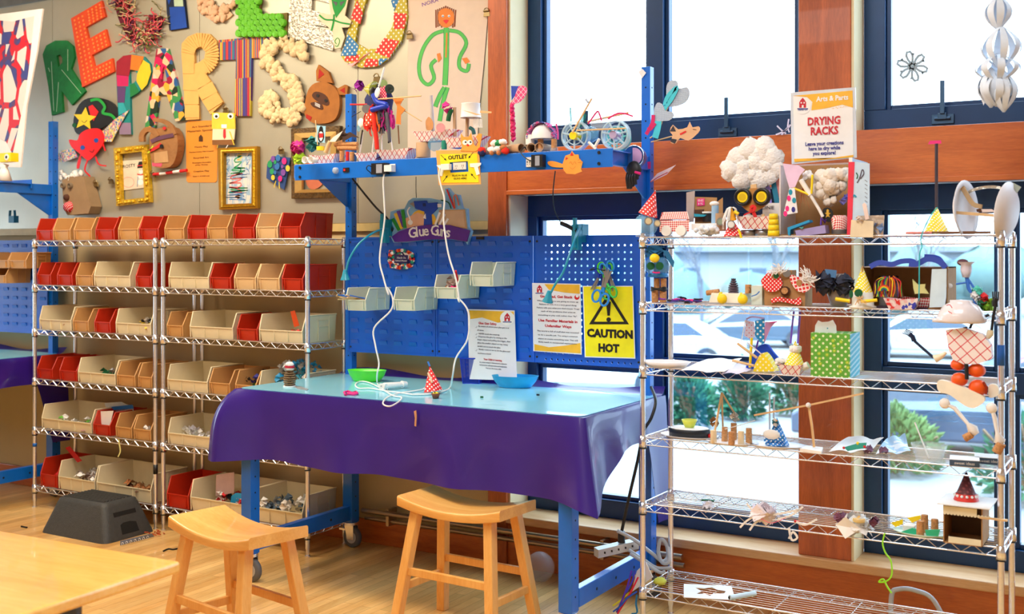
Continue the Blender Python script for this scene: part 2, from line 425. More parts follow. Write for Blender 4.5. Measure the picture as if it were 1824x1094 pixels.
def win(idx, x0, x1, z0, z1, mull, top=.06, bot=.07, side=.07, midrail=None, latches=(), Y=YFRM):
    """metal window: outer frame, inner sash frames, mullions at mull, optional mid rail"""
    b = MB(); y1 = Y+.09
    b.box(x0, Y, z0, x1, y1, z0+bot); b.box(x0, Y, z1-top, x1, y1, z1)
    b.box(x0, Y, z0+bot, x0+side, y1, z1-top); b.box(x1-side, Y, z0+bot, x1, y1, z1-top)
    for (a, c) in mull: b.box(a, Y, z0+bot, c, y1, z1-top)
    if midrail: b.box(x0+side, Y+.004, midrail[0], x1-side, y1-.004, midrail[1])
    # slimmer inner sash lip, set forward, so that the profile steps
    xs = [x0+side]+[q for m_ in mull for q in m_]+[x1-side]
    for a, c in zip(xs[::2], xs[1::2]):
        for zz0, zz1 in ([(z0+bot, z1-top)] if not midrail else [(z0+bot, midrail[0]), (midrail[1], z1-top)]):
            t = .022
            b.box(a, Y+.03, zz0, a+t, y1-.01, zz1); b.box(c-t, Y+.03, zz0, c, y1-.01, zz1)
            b.box(a+t, Y+.03, zz0, c-t, y1-.01, zz0+t); b.box(a+t, Y+.03, zz1-t, c-t, y1-.01, zz1)
    o = struct('window_%d' % idx, b, FRAME, .003)
    g = MB()
    for a, c in zip(xs[::2], xs[1::2]): g.box(a+.01, Y+.055, z0+bot+.005, c-.01, Y+.061, z1-top-.005)
    p = obj('window_pane', g, o, PANE)
    for (lx, lz) in latches:
        l_ = MB(); l_.box(lx-.05, Y-.012, lz, lx+.05, Y, lz+.045); l_.box(lx-.02, Y-.03, lz+.02, lx+.02, Y-.012, lz+.05)
        l_.cyl((lx-.035, Y-.02, lz+.025), (lx+.035, Y-.02, lz+.025), .008)
        l_.box(lx-.008, Y-.04, lz+.045, lx+.012, Y-.03, lz+.20)
        obj('window_latch', l_, o, HANDLE, bev=.002)
    return o
XA0 = XL2+.012; XM0, XM1 = X_(1153, YFRM), X_(1181, YFRM)
win(1, XA0, XP0+.02, 2.325, 3.95, [(XM0, XM1)], bot=.125, side=.085, latches=[(X_(1297, YFRM), 2.35)])
win(2, XA0, XP0+.02, .29, 2.075, [(XM0, XM1)], top=.12, bot=.10, side=.06, midrail=(1.115, 1.19))
XB0 = XP1+.012; XC0, XC1 = X_(1835, YFRM), X_(1860, YFRM)
win(3, XB0, XR, 2.325, 3.95, [(XC0, XC1)], bot=.115, side=.10, latches=[(X_(1680, YFRM), 2.355)])
win(4, XB0, XR, .29, 2.075, [(X_(1778, YFRM), X_(1806, YFRM))], top=.12, bot=.10, side=.085, midrail=(1.10, 1.20))
# brushed metal board over the wall, in three sheets, with a grey rail above
mb_, n, l, p = newmat('brushed_metal_board')
nz = n.new('ShaderNodeTexNoise'); nz.inputs['Scale'].default_value = 3; nz.inputs['Detail'].default_value = 5; l.new(obc(n), nz.inputs['Vector'])
cr = n.new('ShaderNodeValToRGB'); l.new(nz.outputs['Fac'], cr.inputs[0])
cr.color_ramp.elements[0].color = lin((176, 172, 152)); cr.color_ramp.elements[1].color = lin((206, 202, 184))
l.new(cr.outputs[0], p.inputs['Base Color']); p.inputs['Metallic'].default_value = .55; p.inputs['Roughness'].default_value = .42
b = MB(); zb = 1.93; xs = [-10.5, X_(96, YW), X_(358, YW), X_(640, YW), XL-.012]
for a, c in zip(xs, xs[1:]): b.box(a+.002, YW-.012, zb, c-.002, YW, 3.62)
struct('trim_9', b, mb_, label='brushed metal magnet board')
b = MB(); b.box(-10.5, YW-.03, 3.62, XL-.012, YW, 3.70); struct('trim_10', b, M('grey_rail', (120, 122, 120), .5, .5))
b = MB(); b.box(-10.5, YW-.02, zb-.05, XL-.012, YW, zb-.002); struct('trim_11', b, M('cream_rail', (222, 196, 130), .5))
# rail pipe along the foot of the wall
b = MB(); PIPE = M('worn_steel_pipe', (178, 160, 138), .3, .9)
b.cyl((X_(640, 5.27), 5.30, .215), (-2.15, 5.30, .215), .016); b.cyl((X_(640, 5.27), 5.33, .165), (-2.15, 5.33, .165), .014)
for xx in (-4.0, -3.3, -2.6): b.box(xx-.01, 5.30, .14, xx+.01, 5.38, .24)
one('wall_pipe', 'pair of steel pipes along the foot of the wall behind the workbench', 'pipe', b, PIPE)

# ================================================================ outside
b = MB(); b.box(-70, 5.75, -1.9, 60, 90, -1.6); struct('ground', b, M('snowy_asphalt', (112, 122, 128), .9, var=.12, scale=.5))
b = MB(); b.box(-10.6, 5.7, -1.6, 4.2, 5.75, .0); struct('wall_outer', b, WALL)
LEAFC = [M('blue_green_leaf', (46, 112, 84), .7, var=.3, scale=3), M('pale_green_leaf', (100, 134, 84), .7, var=.3, scale=3)]
def shrub(px, D, wdt, hgt, mat, label, n=420):
    c = CAM+(Fv+Rv*((px-CX)/FPX))*D; t = thing('shrub', label, 'shrub', (c.x, c.y, -1.6), 'shrubs beside the parking lot')
    st = MB(); fo = MB()
    for i in range(26):
        a = random.uniform(0, 2*PI); r = random.uniform(.2, .9); e = Vector((math.cos(a)*r*wdt*.5, math.sin(a)*r*wdt*.4, hgt*random.uniform(.5, .95)))
        st.tube([(0, 0, 0), e*.5+Vector((0, 0, .1)), e], .02, 4)
    for i in range(int(n*2.2)):
        a = random.uniform(0, 2*PI); q = random.random()**.5; z = random.random()
        k = math.sin(PI*min(1, .25+z*.75))
        c0 = Vector((math.cos(a)*q*wdt*.5*k, math.sin(a)*q*wdt*.45*k, .1+z*hgt*.95))
        d = (c0-Vector((0, 0, hgt*.3))).normalized(); s_ = random.uniform(.05, .10)
        u = d.cross(Vector((random.random(), random.random(), .3))).normalized()*s_*.6; n_l = 0
        fo.add([c0-u, c0+u, c0+d*s_*1.6, c0-u*.2+d*s_*.3], [(0, 1, 2), (0, 3, 2)])
    obj('branches', st, t, M('shrub_bark', (110, 90, 70), .9)); obj('foliage', fo, t, mat)
shrub(1226, 21.5, 1.05, 1.15, LEAFC[0], 'blue-green shrub outside, left of the tall window seen through the drying rack', 900)
shrub(1322, 22.5, 1.05, 1.15, LEAFC[0], 'blue-green shrub outside, middle one seen through the drying rack', 700)
shrub(1412, 23, .9, 1.1, LEAFC[0], 'blue-green shrub outside, beside the wooden window post', 500)
shrub(1595, 17, 1.5, .95, LEAFC[1], 'pale green shrub outside, in front of the dark parked car', 700)
shrub(1845, 15, 1.6, 1.2, LEAFC[0], 'shrub outside at the right edge of the last window', 500)
def car(px, D, ang, col, label, cname, L_=4.5):
    c = CAM+(Fv+Rv*((px-CX)/FPX))*D; t = thing('parked_car', label, 'car', (c.x, c.y, -1.6), 'cars in the parking lot', ang)
    pr = [(-.5, .28), (-.5, .62), (-.46, .74), (-.36, .80), (-.22, 1.22), (-.12, 1.38), (.16, 1.40), (.30, 1.12), (.38, .86), (.48, .76), (.5, .6), (.5, .28)]
    W_ = .86; b = MB(); a = []
    for (u, z) in pr:
        tw = W_ if z < .85 else W_*(1-.28*(z-.85)/.55)
        a.append((u*L_, tw, z))
    n = len(a); vs = [(x, -y, z) for x, y, z in a]+a
    b.add(vs, [tuple(range(n)), tuple(range(2*n-1, n-1, -1))]+[(i, n+i, n+(i+1) % n, (i+1) % n) for i in range(n)])
    obj('body', b, t, M(cname, col, .25, .3, coat=.6), bev=.05)
    g = MB()
    for sgn in (-1, 1):
        g.add([(-.30*L_, sgn*.84, .86), (.33*L_, sgn*.84, .88), (.17*L_, sgn*.70, 1.34), (-.11*L_, sgn*.70, 1.34)], [(0, 1, 2, 3)] if sgn < 0 else [(3, 2, 1, 0)])
    g.add([(-.375*L_, -.78, .86), (-.375*L_, .78, .86), (-.215*L_, .68, 1.28), (-.215*L_, -.68, 1.28)], [(3, 2, 1, 0)])
    g.add([(.375*L_, -.78, .90), (.375*L_, .78, .90), (.27*L_, .68, 1.22), (.27*L_, -.68, 1.22)], [(0, 1, 2, 3)])
    obj('windows', g, t, M('car_window', (40, 60, 80), .1))
    for sx_ in (-.31, .31):
        for sgn in (-1, 1):
            w_ = MB(); w_.m(M('tyre', (40, 50, 62), .8)).cyl((sx_*L_, sgn*.92, .33), (sx_*L_, sgn*.66, .33), .33, n=24)
            w_.m(STEEL).cyl((sx_*L_, sgn*.935, .33), (sx_*L_, sgn*.9, .33), .2, n=16)
            for k in range(5):
                an = 2*PI*k/5; w_.box(-.03, -.01, 0, .03, .01, .19, Matrix.Translation((sx_*L_, sgn*.94, .33)) @ Matrix.Rotation(an, 4, 'Y'))
            obj('wheel', w_, t)
car(1185, 33, math.radians(10), (170, 176, 180), 'white car parked outside, seen between the second and third drying rack shelves', 'white_car_paint')
car(1340, 40, math.radians(25), (64, 88, 110), 'blue-grey car parked outside, behind the white one', 'grey_blue_car_paint')
car(1680, 19, math.radians(8), (58, 76, 100), 'dark blue car parked outside, behind the pale green shrub', 'dark_blue_car_paint', 4.8)
car(1065, 27, math.radians(14), (210, 225, 235), 'pale silver car outside, seen under the pegboard', 'silver_car_paint')
car(1885, 22, math.radians(8), (200, 60, 80), 'red car outside at the right edge of the last window', 'red_car_paint')
car(1650, 36, math.radians(12), (225, 235, 240), 'white car far outside behind the dark blue one', 'white_car_paint')
BARK = M('bare_tree_bark', (86, 92, 100), .9)
def tree(px, D, h_, label, seed):
    rnd = random.Random(seed); c = CAM+(Fv+Rv*((px-CX)/FPX))*D
    b = MB()
    def br(p, d, L_, r, dep):
        q = p+d*L_; mid = p+d*L_*.5+Vector((rnd.uniform(-1, 1), rnd.uniform(-1, 1), 0))*L_*.05
        b.tube([p, mid, q], r, 5 if dep < 2 else 3, rad=[r, r*.8, r*.6])
        if dep < 5:
            for k in range(3 if dep else 4):
                nd = (d+Vector((rnd.uniform(-1, 1), rnd.uniform(-1, 1), rnd.uniform(-.1, .5)))*.75).normalized(); br(q if k < 2 else mid, nd, L_*rnd.uniform(.6, .78), r*.55, dep+1)
    br(Vector((0, 0, 0)), Vector((0, 0, 1)), h_*.3, h_*.014, 0)
    one('bare_tree', label, 'tree', b, BARK, (c.x, c.y, -1.6), 'bare trees outside')
tree(1385, 48, 11, 'bare winter tree outside, beside the wooden window post', 3)
tree(1650, 52, 8, 'bare winter tree outside in the right window', 5)
tree(1250, 52, 7, 'bare winter tree outside, seen over the blue-grey car', 8)
# far hedge and building across the lot
b = MB(); c = CAM+(Fv+Rv*((1260-CX)/FPX))*62
for i in range(60): b.sph((random.uniform(-30, 26), random.uniform(-1, 1), random.uniform(.6, 2.6)), (1.6, 1.2, 1.3), 8, 5, .18)
tag(obj('hedge', b, None, M('far_hedge', (84, 112, 112), .9, var=.2, scale=.6), (c.x, c.y, -1.6), rz=.3), 'pale blue-green hedge far across the parking lot', 'hedge')
t = thing('building', 'pale building across the parking lot', 'building', (c.x+4, c.y+9, -1.6), rz=.3)
b = MB(); b.box(-14, 0, 0, 10, 6, 3.4); obj('wall', b, t, M('far_building_paint', (130, 140, 150), .8))
b = MB(); b.slab([(-14.5, -.6, 3.4), (10.5, -.6, 3.4), (10.5, 6.5, 3.4), (-14.5, 6.5, 3.4)], (0, 0, .35)); obj('roof', b, t, M('far_roof', (110, 120, 132), .8))
for i in range(6):
    b = MB(); b.box(-13+i*4, -.05, 1.1, -11.4+i*4, .02, 2.4); obj('window', b, t, M('far_window', (70, 90, 110), .2))

# ================================================================ wire racks
def wire_rack(label, X0, Y0, W_, Dp, zs, top, group=None, n_long=11):
    t = thing('wire_rack', label, 'rack', (X0, Y0, 0), group)
    for (x, y) in ((0, 0), (W_, 0), (0, Dp), (W_, Dp)):
        b = MB().m(CHROME); b.cyl((x, y, .045), (x, y, top), .0127, n=14)
        for k in range(int((top-.1)/.0254)):      # one-inch grooves
            z = .08+k*.0254; b.lathe([(.0127, -.0012), (.0133, 0), (.0127, .0012)], (x, y, z), 10)
        b.cyl((x, y, 0), (x, y, .045), .009, n=10); b.cyl((x, y, 0), (x, y, .008), .016, n=12)
        b.m(WHITE if False else CHROME).cyl((x, y, top), (x, y, top+.004), .014, .010, n=12)
        obj('post', b, t)
    for z in zs:
        b = MB().m(CHROME)
        def truss(p, q, nz_):
            p = Vector(p); q = Vector(q); up = Vector((0, 0, .034)); d = (q-p)
            b.tube([p, q], .0034, 6); b.tube([p-up, q-up], .0034, 6)
            pts = [p+d*(i/nz_)-(up if i % 2 else Vector((0, 0, 0))) for i in range(nz_+1)]
            b.tube(pts, .0021, 4)
        o_ = .014
        truss((o_, -.004, z), (W_-o_, -.004, z), int(W_/.043)//2*2); truss((o_, Dp+.004, z), (W_-o_, Dp+.004, z), int(W_/.043)//2*2)
        truss((-.004, o_, z), (-.004, Dp-o_, z), 8); truss((W_+.004, o_, z), (W_+.004, Dp-o_, z), 8)
        for i in range(n_long):
            y = (i+.5)/n_long*Dp; b.tube([(0, y, z-.002), (W_, y, z-.002)], .0018, 4)
        for i in range(1, 5): b.tube([(W_*i/5, 0, z-.006), (W_*i/5, Dp, z-.006)], .003, 5)
        for (x, y) in ((0, 0), (W_, 0), (0, Dp), (W_, Dp)):
            b.lathe([(.0135, -.045), (.019, -.045), (.0172, .008), (.0135, .008)], (x, y, z), 14)
        b.m(BLACK)
        for (x, y) in ((0, 0), (W_, 0), (0, Dp), (W_, Dp)): b.lathe([(.0135, -.052), (.0185, -.052), (.0185, -.045), (.0135, -.045)], (x, y, z), 14)
        obj('shelf', b, t)
    return t
ZL = [1.83, 1.527, 1.222, .884, .547, .15]; YA = 4.955; DL = .33
XA_, XB_ = X_(62, YA), X_(277, YA); XC_, XD_ = X_(291, YA), X_(548, YA)
rackA = wire_rack('chrome wire rack full of bins, the left one beside the black step stool', XA_, YA, XB_-XA_, DL, ZL, 1.84, 'bin racks against the wall')
rackB = wire_rack('chrome wire rack full of bins, the right one partly behind the workbench', XC_, YA, XD_-XC_, DL, ZL, 1.84, 'bin racks against the wall')
ZR = [1.82, 1.518, 1.225, .903, .60, .21]; YR = 4.735; DR = .33
XR0, XR1 = X_(1145, YR), X_(1783, YR)
rackR = wire_rack('chrome wire drying rack of craft projects in front of the windows', XR0, YR, XR1-XR0, DR, ZR, 1.835, None, 11)
b = MB(); b.lathe([(.0135, -.012), (.0142, -.012), (.0142, .012), (.0135, .012)], (0, 0, .43), 12); obj('blue_tape', b, rackA, M('blue_tape', (20, 100, 190), .5))
b = MB(); b.lathe([(.0135, -.03), (.0145, -.03), (.0145, .03), (.0135, .03)], (XB_-XA_, 0, .38), 12); obj('black_tape', b, rackA, BLACK)
b = MB(); b.lathe([(.0135, -.04), (.0145, -.04), (.0145, .04), (.0135, .04)], (XR1-XR0, 0, 1.35), 12); obj('blue_tape', b, rackR, M('blue_tape', (20, 100, 190), .5))

# ================================================================ bins
BINC = {'r': ('red-brown', M('red_brown_bin', (190, 44, 16), .45, var=.05)), 't': ('tan', M('tan_bin', (206, 156, 96), .5, var=.04)),
        'i': ('pale tan', M('pale_tan_bin', (226, 190, 140), .5, var=.03)), 'I': ('ivory', M('ivory_bin', (228, 214, 178), .5, var=.03))}
def bin_mesh(w_, h_, d_, lip, t=.0035, wide=False):
    """hopper bin: low front lip, sloping side fronts, rim, ribs; local origin at the front middle of the base"""
    b = MB(); fl = .010; hw = w_/2
    top = lambda z: hw+fl*(z/h_)                       # half width grows upward
    y1 = d_; ys = .30*d_ if not wide else .22*d_
    # side outline (y,z)
    side = [(0.012, 0), (0, lip), (ys*.42, h_), (y1, h_), (y1, 0)]
    for s_ in (-1, 1):
        o = [Vector((s_*top(z), y, z)) for y, z in side]; i_ = [Vector((s_*(top(z)-t), y, z)) for y, z in side]
        n = 5; fs = [(0, 1, 2, 3, 4), (9, 8, 7, 6, 5)]+[(i, 5+i, 5+(i+1) % 5, (i+1) % 5) for i in range(5)]
        b.add(o+i_, fs)
        # rim along the open edge
        r = .0045
        b.tube([(s_*top(lip), 0, lip), (s_*top(h_), ys*.42, h_), (s_*top(h_), y1, h_)], r, 5)
        # moulded ribs of the side panel
        xo = s_*(hw+fl*.6)
        for yy in (.45, .78): b.box(min(xo, xo+s_*.005), d_*yy, h_*.06, max(xo, xo+s_*.005), d_*yy+.004, h_*.96)
        for zz in (.55, .78): b.box(min(xo, xo+s_*.005), d_*.45, h_*zz, max(xo, xo+s_*.005), d_*.78, h_*zz+.004)
        b.cyl((s_*(hw+fl*lip/h_), .004, .004), (s_*(hw+fl*lip/h_), .0, lip), .004, n=5)
    b.box(-hw, 0.012, 0, hw, y1, t)                     # base
    b.add([(-hw, y1-t, 0), (hw, y1-t, 0), (top(h_), y1-t, h_), (-top(h_), y1-t, h_), (-hw, y1, 0), (hw, y1, 0), (top(h_), y1, h_), (-top(h_), y1, h_)],
          [(0, 3, 2, 1), (4, 5, 6, 7), (3, 7, 6, 2), (0, 1, 5, 4), (0, 4, 7, 3), (1, 2, 6, 5)])
    tl = top(lip)
    b.hexa([(-hw, .012, 0), (hw, .012, 0), (hw, .012+t, 0), (-hw, .012+t, 0)], [(-tl, 0, lip), (tl, 0, lip), (tl, t, lip), (-tl, t, lip)])
    k = 3 if wide else 2                                # label slots on the lip
    if wide:
        for j in (1, 2):
            xx = -hw+w_*j/3; b.box(xx-.0012, -.001, .006, xx+.0012, .010, lip-.002)
    else:
        for s_ in (-1, 1): b.box(s_*hw*.80-.0016, -.002, .008, s_*hw*.80+.0016, .010, lip-.002)
    b.box(-tl, -.003, lip-.003, tl, .004, lip+.002)
    return b
_bins = {}
ORD = ['first', 'second', 'third', 'fourth', 'fifth', 'sixth', 'seventh', 'eighth', 'ninth', 'tenth', 'eleventh', 'twelfth']
ROWN = ['top', 'second', 'third', 'fourth', 'fifth', 'bottom']
ROWS = [
 [(64.7, 92.7, 'r'), (94.5, 124.5, 't'), (131.3, 162.6, 't'), (170, 203, 'r'), (210.3, 245.7, 't'), (248, 282, 'r'), (293, 327, 't'), (334, 367, 'r'), (369, 405, 't'), (415, 452, 'r'), (456, 494, 'i'), (498, 535, 'r')],
 [(66, 90, 'r'), (101.7, 128, 'r'), (135, 164, 't'), (167.5, 231, 'I'), (241.6, 269, 'r'), (300, 371, 'I'), (374, 410.5, 'r'), (417, 455, 'i'), (458, 497, 'i'), (502, 539, 'r')],
 [(70, 126, 'I'), (129.7, 157, 't'), (168, 196, 'r'), (206, 268, 'I'), (297, 325, 't'), (338, 414, 'I'), (422, 458, 'r'), (461.5, 538, 'I')],
 [(66, 93, 'r'), (106, 136, 'r'), (138.7, 204.5, 'I'), (208, 240, 't'), (246, 270, 't'), (298, 369, 'I'), (372.7, 409, 't'), (419, 455, 't'), (461, 537, 'I')],
 [(74, 162, 'I'), (166, 195.5, 'r'), (206, 234, 't'), (238, 268, 't'), (299, 374, 'I'), (380, 440, 'I')],
 [(72, 101, 'r'), (104, 168, 'I'), (172, 268, 'I'), (297, 335, 'r'), (339, 445, 'I'), (450, 538, 'I')]]
BINPOS = {}
for ri, row in enumerate(ROWS):
    for ci, (p0, p1, ty) in enumerate(row):
        x0, x1 = X_(p0, YA+.005), X_(p1, YA+.005); w_ = x1-x0-.012
        wide = ty == 'I'; h_ = .150 if ri < 5 else .185; d_ = .30 if ri else .285; lip = h_*.46
        if wide and ri < 5: h_ = .158
        cname, mt = BINC[ty]
        o = one('storage_bin', '%s plastic bin, %s from the left on the %s shelf of the wall racks' % (cname, ORD[ci], ROWN[ri]), 'bin',
                bin_mesh(w_, h_, d_, lip, wide=wide), mt, ((x0+x1)/2, YA+.008, ZL[ri]+.002), 'hopper bins on the wall racks')
        BINPOS[ri, ci] = ((x0+x1)/2, YA+.008, ZL[ri]+.006, w_, h_, d_)

# ================================================================ workbench
def crate_text(): pass
XBL, XBR, YBB, YBF = -4.23, -2.317, 5.25, 4.43
BDARK = M('blue_panel_enamel', (4, 92, 204), .38, var=.05, coat=.25)
def upright_mesh(x, z0, z1, s_=.024):
    b = MB(); b.box(x-s_, -s_, z0, x+s_, s_, z1)
    b.m(BLUE)
    k = 0
    bb = MB().m(BLUE); bb.box(x-s_, -s_, z0, x+s_, s_, z1)
    bb.m(M('hole_black', (10, 20, 40), .8))
    z = z0+.12
    while z < z1-.03:
        bb.cyl((x, -s_-.0008, z), (x, -s_+.001, z), .0045, n=8); bb.cyl((x+s_-.001, 0, z), (x+s_+.0008, 0, z), .0045, n=8); z += .085
    return bb
def workbench(label, dx):
    """local origin: floor under the rear left upright"""
    t = thing('workbench', label, 'workbench', (XBL+dx, YBB, 0), 'blue steel workbenches')
    W_ = XBR-XBL; yf = YBF-YBB
    for (x, y) in ((-.02, yf), (W_-.02, yf), (0, .0), (W_, .0)):
        b = MB().m(BLUE); b.box(x-.034, y-.034, .15, x+.034, y+.034, .985)
        b.m(M('hole_black', (10, 20, 40), .8))
        for k in range(9): b.cyl((x+.033, y, .22+k*.085), (x+.0348, y, .22+k*.085), .005, n=8)
        obj('leg', b, t, bev=.004)
    for x in (0, W_):
        b = MB().m(BLUE); b.box(x-.022, yf+.034, .165, x+.018, -.034, .25)
        b.m(M('hole_black', (10, 20, 40), .8))
        for yy in (.25, .5, .75): b.cyl((x+.017, yf*yy, .205), (x+.0188, yf*yy, .205), .008, n=8)
        obj('side_rail', b, t, bev=.003)
    b = MB().m(BLUE); b.box(0, yf-.02, .93, W_, yf+.02, .985); b.box(0, -.02, .93, W_, .02, .985); b.box(-.02, yf, .93, .02, 0, .985); b.box(W_-.02, yf, .93, W_+.02, 0, .985); obj('top_rail', b, t, bev=.003)
    b = MB(); b.box(-.09, yf-.03, .985, W_+.055, .06, 1.02); obj('tabletop', b, t, M('blue_laminate', (60, 150, 215), .35), bev=.004)
    # casters
    for (x, y) in ((-.02, yf), (W_-.02, yf), (0, .0), (W_, .0)):
        c_ = MB().m(CHROME); c_.cyl((x, y, .135), (x, y, .15), .042, n=16); c_.box(x-.03, y-.03, .145, x+.03, y+.03, .152)
        for s_ in (-1, 1): c_.hexa([(x-.012, y+s_*.020, .05), (x+.035, y+s_*.020, .05), (x+.035, y+s_*.024, .05), (x-.012, y+s_*.024, .05)],
                                   [(x-.034, y+s_*.020, .138), (x+.034, y+s_*.020, .138), (x+.034, y+s_*.024, .138), (x-.034, y+s_*.024, .138)])
        c_.box(x-.075, y-.02, .098, x-.03, y+.02, .110)
        c_.cyl((x+.012, y-.026, .062), (x+.012, y+.026, .062), .008, n=8)
        co = obj('caster', c_, t, bev=.001)
        wh = MB().m(M('caster_rubber', (92, 92, 96), .7)); wh.lathe([(.03, -.016), (.055, -.016), (.062, -.009), (.062, .009), (.055, .016), (.03, .016)], (x+.012, y, .062), 22, M_=RX(PI/2))
        wh.m(M('caster_hub', (176, 172, 168), .5)); wh.cyl((x+.012, y-.017, .062), (x+.012, y+.017, .062), .036, n=18)
        obj('wheel', wh, co)
    for x in (0, W_):
        obj('upright', upright_mesh(x, 1.02, 2.69), t, bev=.002)
        b = MB().m(BLUE); b.box(x-.018, -.48, 2.165, x+.018, -.024, 2.235)
        b.slab([(x-.004, -.30, 2.17), (x-.004, -.024, 2.17), (x-.004, -.024, 2.02), (x-.004, -.045, 2.02)], (.008, 0, 0)); obj('shelf_arm', b, t, bev=.002)
    b = MB().m(BLUE); x0, x1 = -.24, W_+.02
    x0, x1 = X_(526, 4.77)-XBL, X_(1092, 4.77)-XBL
    b.box(x0, -.485, 2.152, x1, -.478, 2.240); b.box(x0, -.478, 2.228, x1, -.20, 2.234); b.box(x0, -.206, 2.20, x1, -.20, 2.262)
    b.m(BLACK)
    for xx in (x0+.04, x1-.07):
        for zz in (2.170, 2.222): b.cyl((xx, -.490, zz), (xx, -.484, zz), .008, n=8)
    obj('top_shelf', b, t, bev=.0015)
    return t
benchM = workbench('blue steel workbench on casters with a louvred panel, below the glue gun sign', 0)
benchL = clone(benchM, (XBL-4.63, YBB, 0), 'blue steel workbench at the left edge, mostly behind the bin rack', 'blue steel workbenches')
W_ = XBR-XBL
def louvre_panel(parent, x0, x1, cols):
    b = MB().m(BDARK); y = -.040; z0, z1 = 1.165, 1.84
    xm = (x0+x1)/2
    for a, c_ in ((x0, xm-.002), (xm+.002, x1)):
        b.box(a, y, z0, c_, y+.003, z1); b.box(a, y-.004, z0, c_, y, z0+.012); b.box(a, y-.004, z1-.012, c_, y, z1)
        b.box(a, y-.004, z0+.012, a+.010, y, z1-.012); b.box(c_-.010, y-.004, z0+.012, c_, y, z1-.012)
        for r in range(10):
            for k in range(cols):
                cx = a+(k+.5)*(c_-a)/cols; cz = z0+.05+r*.0635; w2, hh = .030, .024
                b.add([(cx-w2, y, cz), (cx+w2, y, cz), (cx+w2*.85, y-.008, cz+hh), (cx-w2*.85, y-.008, cz+hh), (cx+w2*.85, y, cz+hh+.002), (cx-w2*.85, y, cz+hh+.002)],
                      [(0, 1, 2, 3), (3, 2, 4, 5), (0, 3, 5), (1, 4, 2)])
        b.m(BLACK)
        for zz in (z0+.03, (z0+z1)/2, z1-.03):
            for xx in (a+.02, c_-.02): b.cyl((xx, y-.003, zz), (xx, y-.0005, zz), .006, n=8)
        b.m(BDARK)
    return obj('louvred_panel', b, parent)
xpeg = X_(950, 5.21)-XBL
louvre_panel(benchM, .01, xpeg, 6)
# pegboard with real holes
b = MB().m(BDARK); x0, x1, z0, z1 = xpeg+.004, W_-.01, 1.165, 1.84; y = -.042
gx0, gx1 = x0+.055, x1-.045; nx, nz_ = 15, 18; st = (gx1-gx0)/nx; gz1 = z1-.035; gz0 = gz1-nz_*st
b.box(x0, y, z0, gx0, y+.003, z1); b.box(gx1, y, z0, x1, y+.003, z1); b.box(gx0, y, gz1, gx1, y+.003, z1); b.box(gx0, y, z0, gx1, y+.003, gz0)
for i in range(nx):
    for j in range(nz_):
        cx, cz = gx0+(i+.5)*st, gz0+(j+.5)*st; r = st*.17; h = st/2
        ou = [(-h, -h), (0, -h), (h, -h), (h, 0), (h, h), (0, h), (-h, h), (-h, 0)]
        inn = [(r*math.cos(a), r*math.sin(a)) for a in [math.atan2(q[1], q[0]) for q in ou]]
        vs = [(cx+a, y, cz+c_) for a, c_ in ou]+[(cx+a, y, cz+c_) for a, c_ in inn]+[(cx+a, y+.003, cz+c_) for a, c_ in inn]
        b.add(vs, [(k, (k+1) % 8, 8+(k+1) % 8, 8+k) for k in range(8)]+[(8+k, 8+(k+1) % 8, 16+(k+1) % 8, 16+k) for k in range(8)])
b.box(x0, y-.004, z0, x0+.006, y, z1); b.box(x1-.006, y-.004, z0, x1, y, z1)
b.m(BLACK)
for zz in (z0+.03, 1.5, z1-.03):
    for xx in (x0+.02, x1-.02): b.cyl((xx, y-.003, zz), (xx, y-.0005, zz), .006, n=8)
obj('pegboard', b, benchM)
louvre_panel(benchL, .01, W_-.01, 9)
# black cable clamp and label plate on the panel edge
b = MB(); b.box(0, -.05, 1.822, .05, -.046, 1.838); obj('maker_plate', b, benchM, BLACK, loc=(X_(848, 5.2)-XBL, 0, 0))

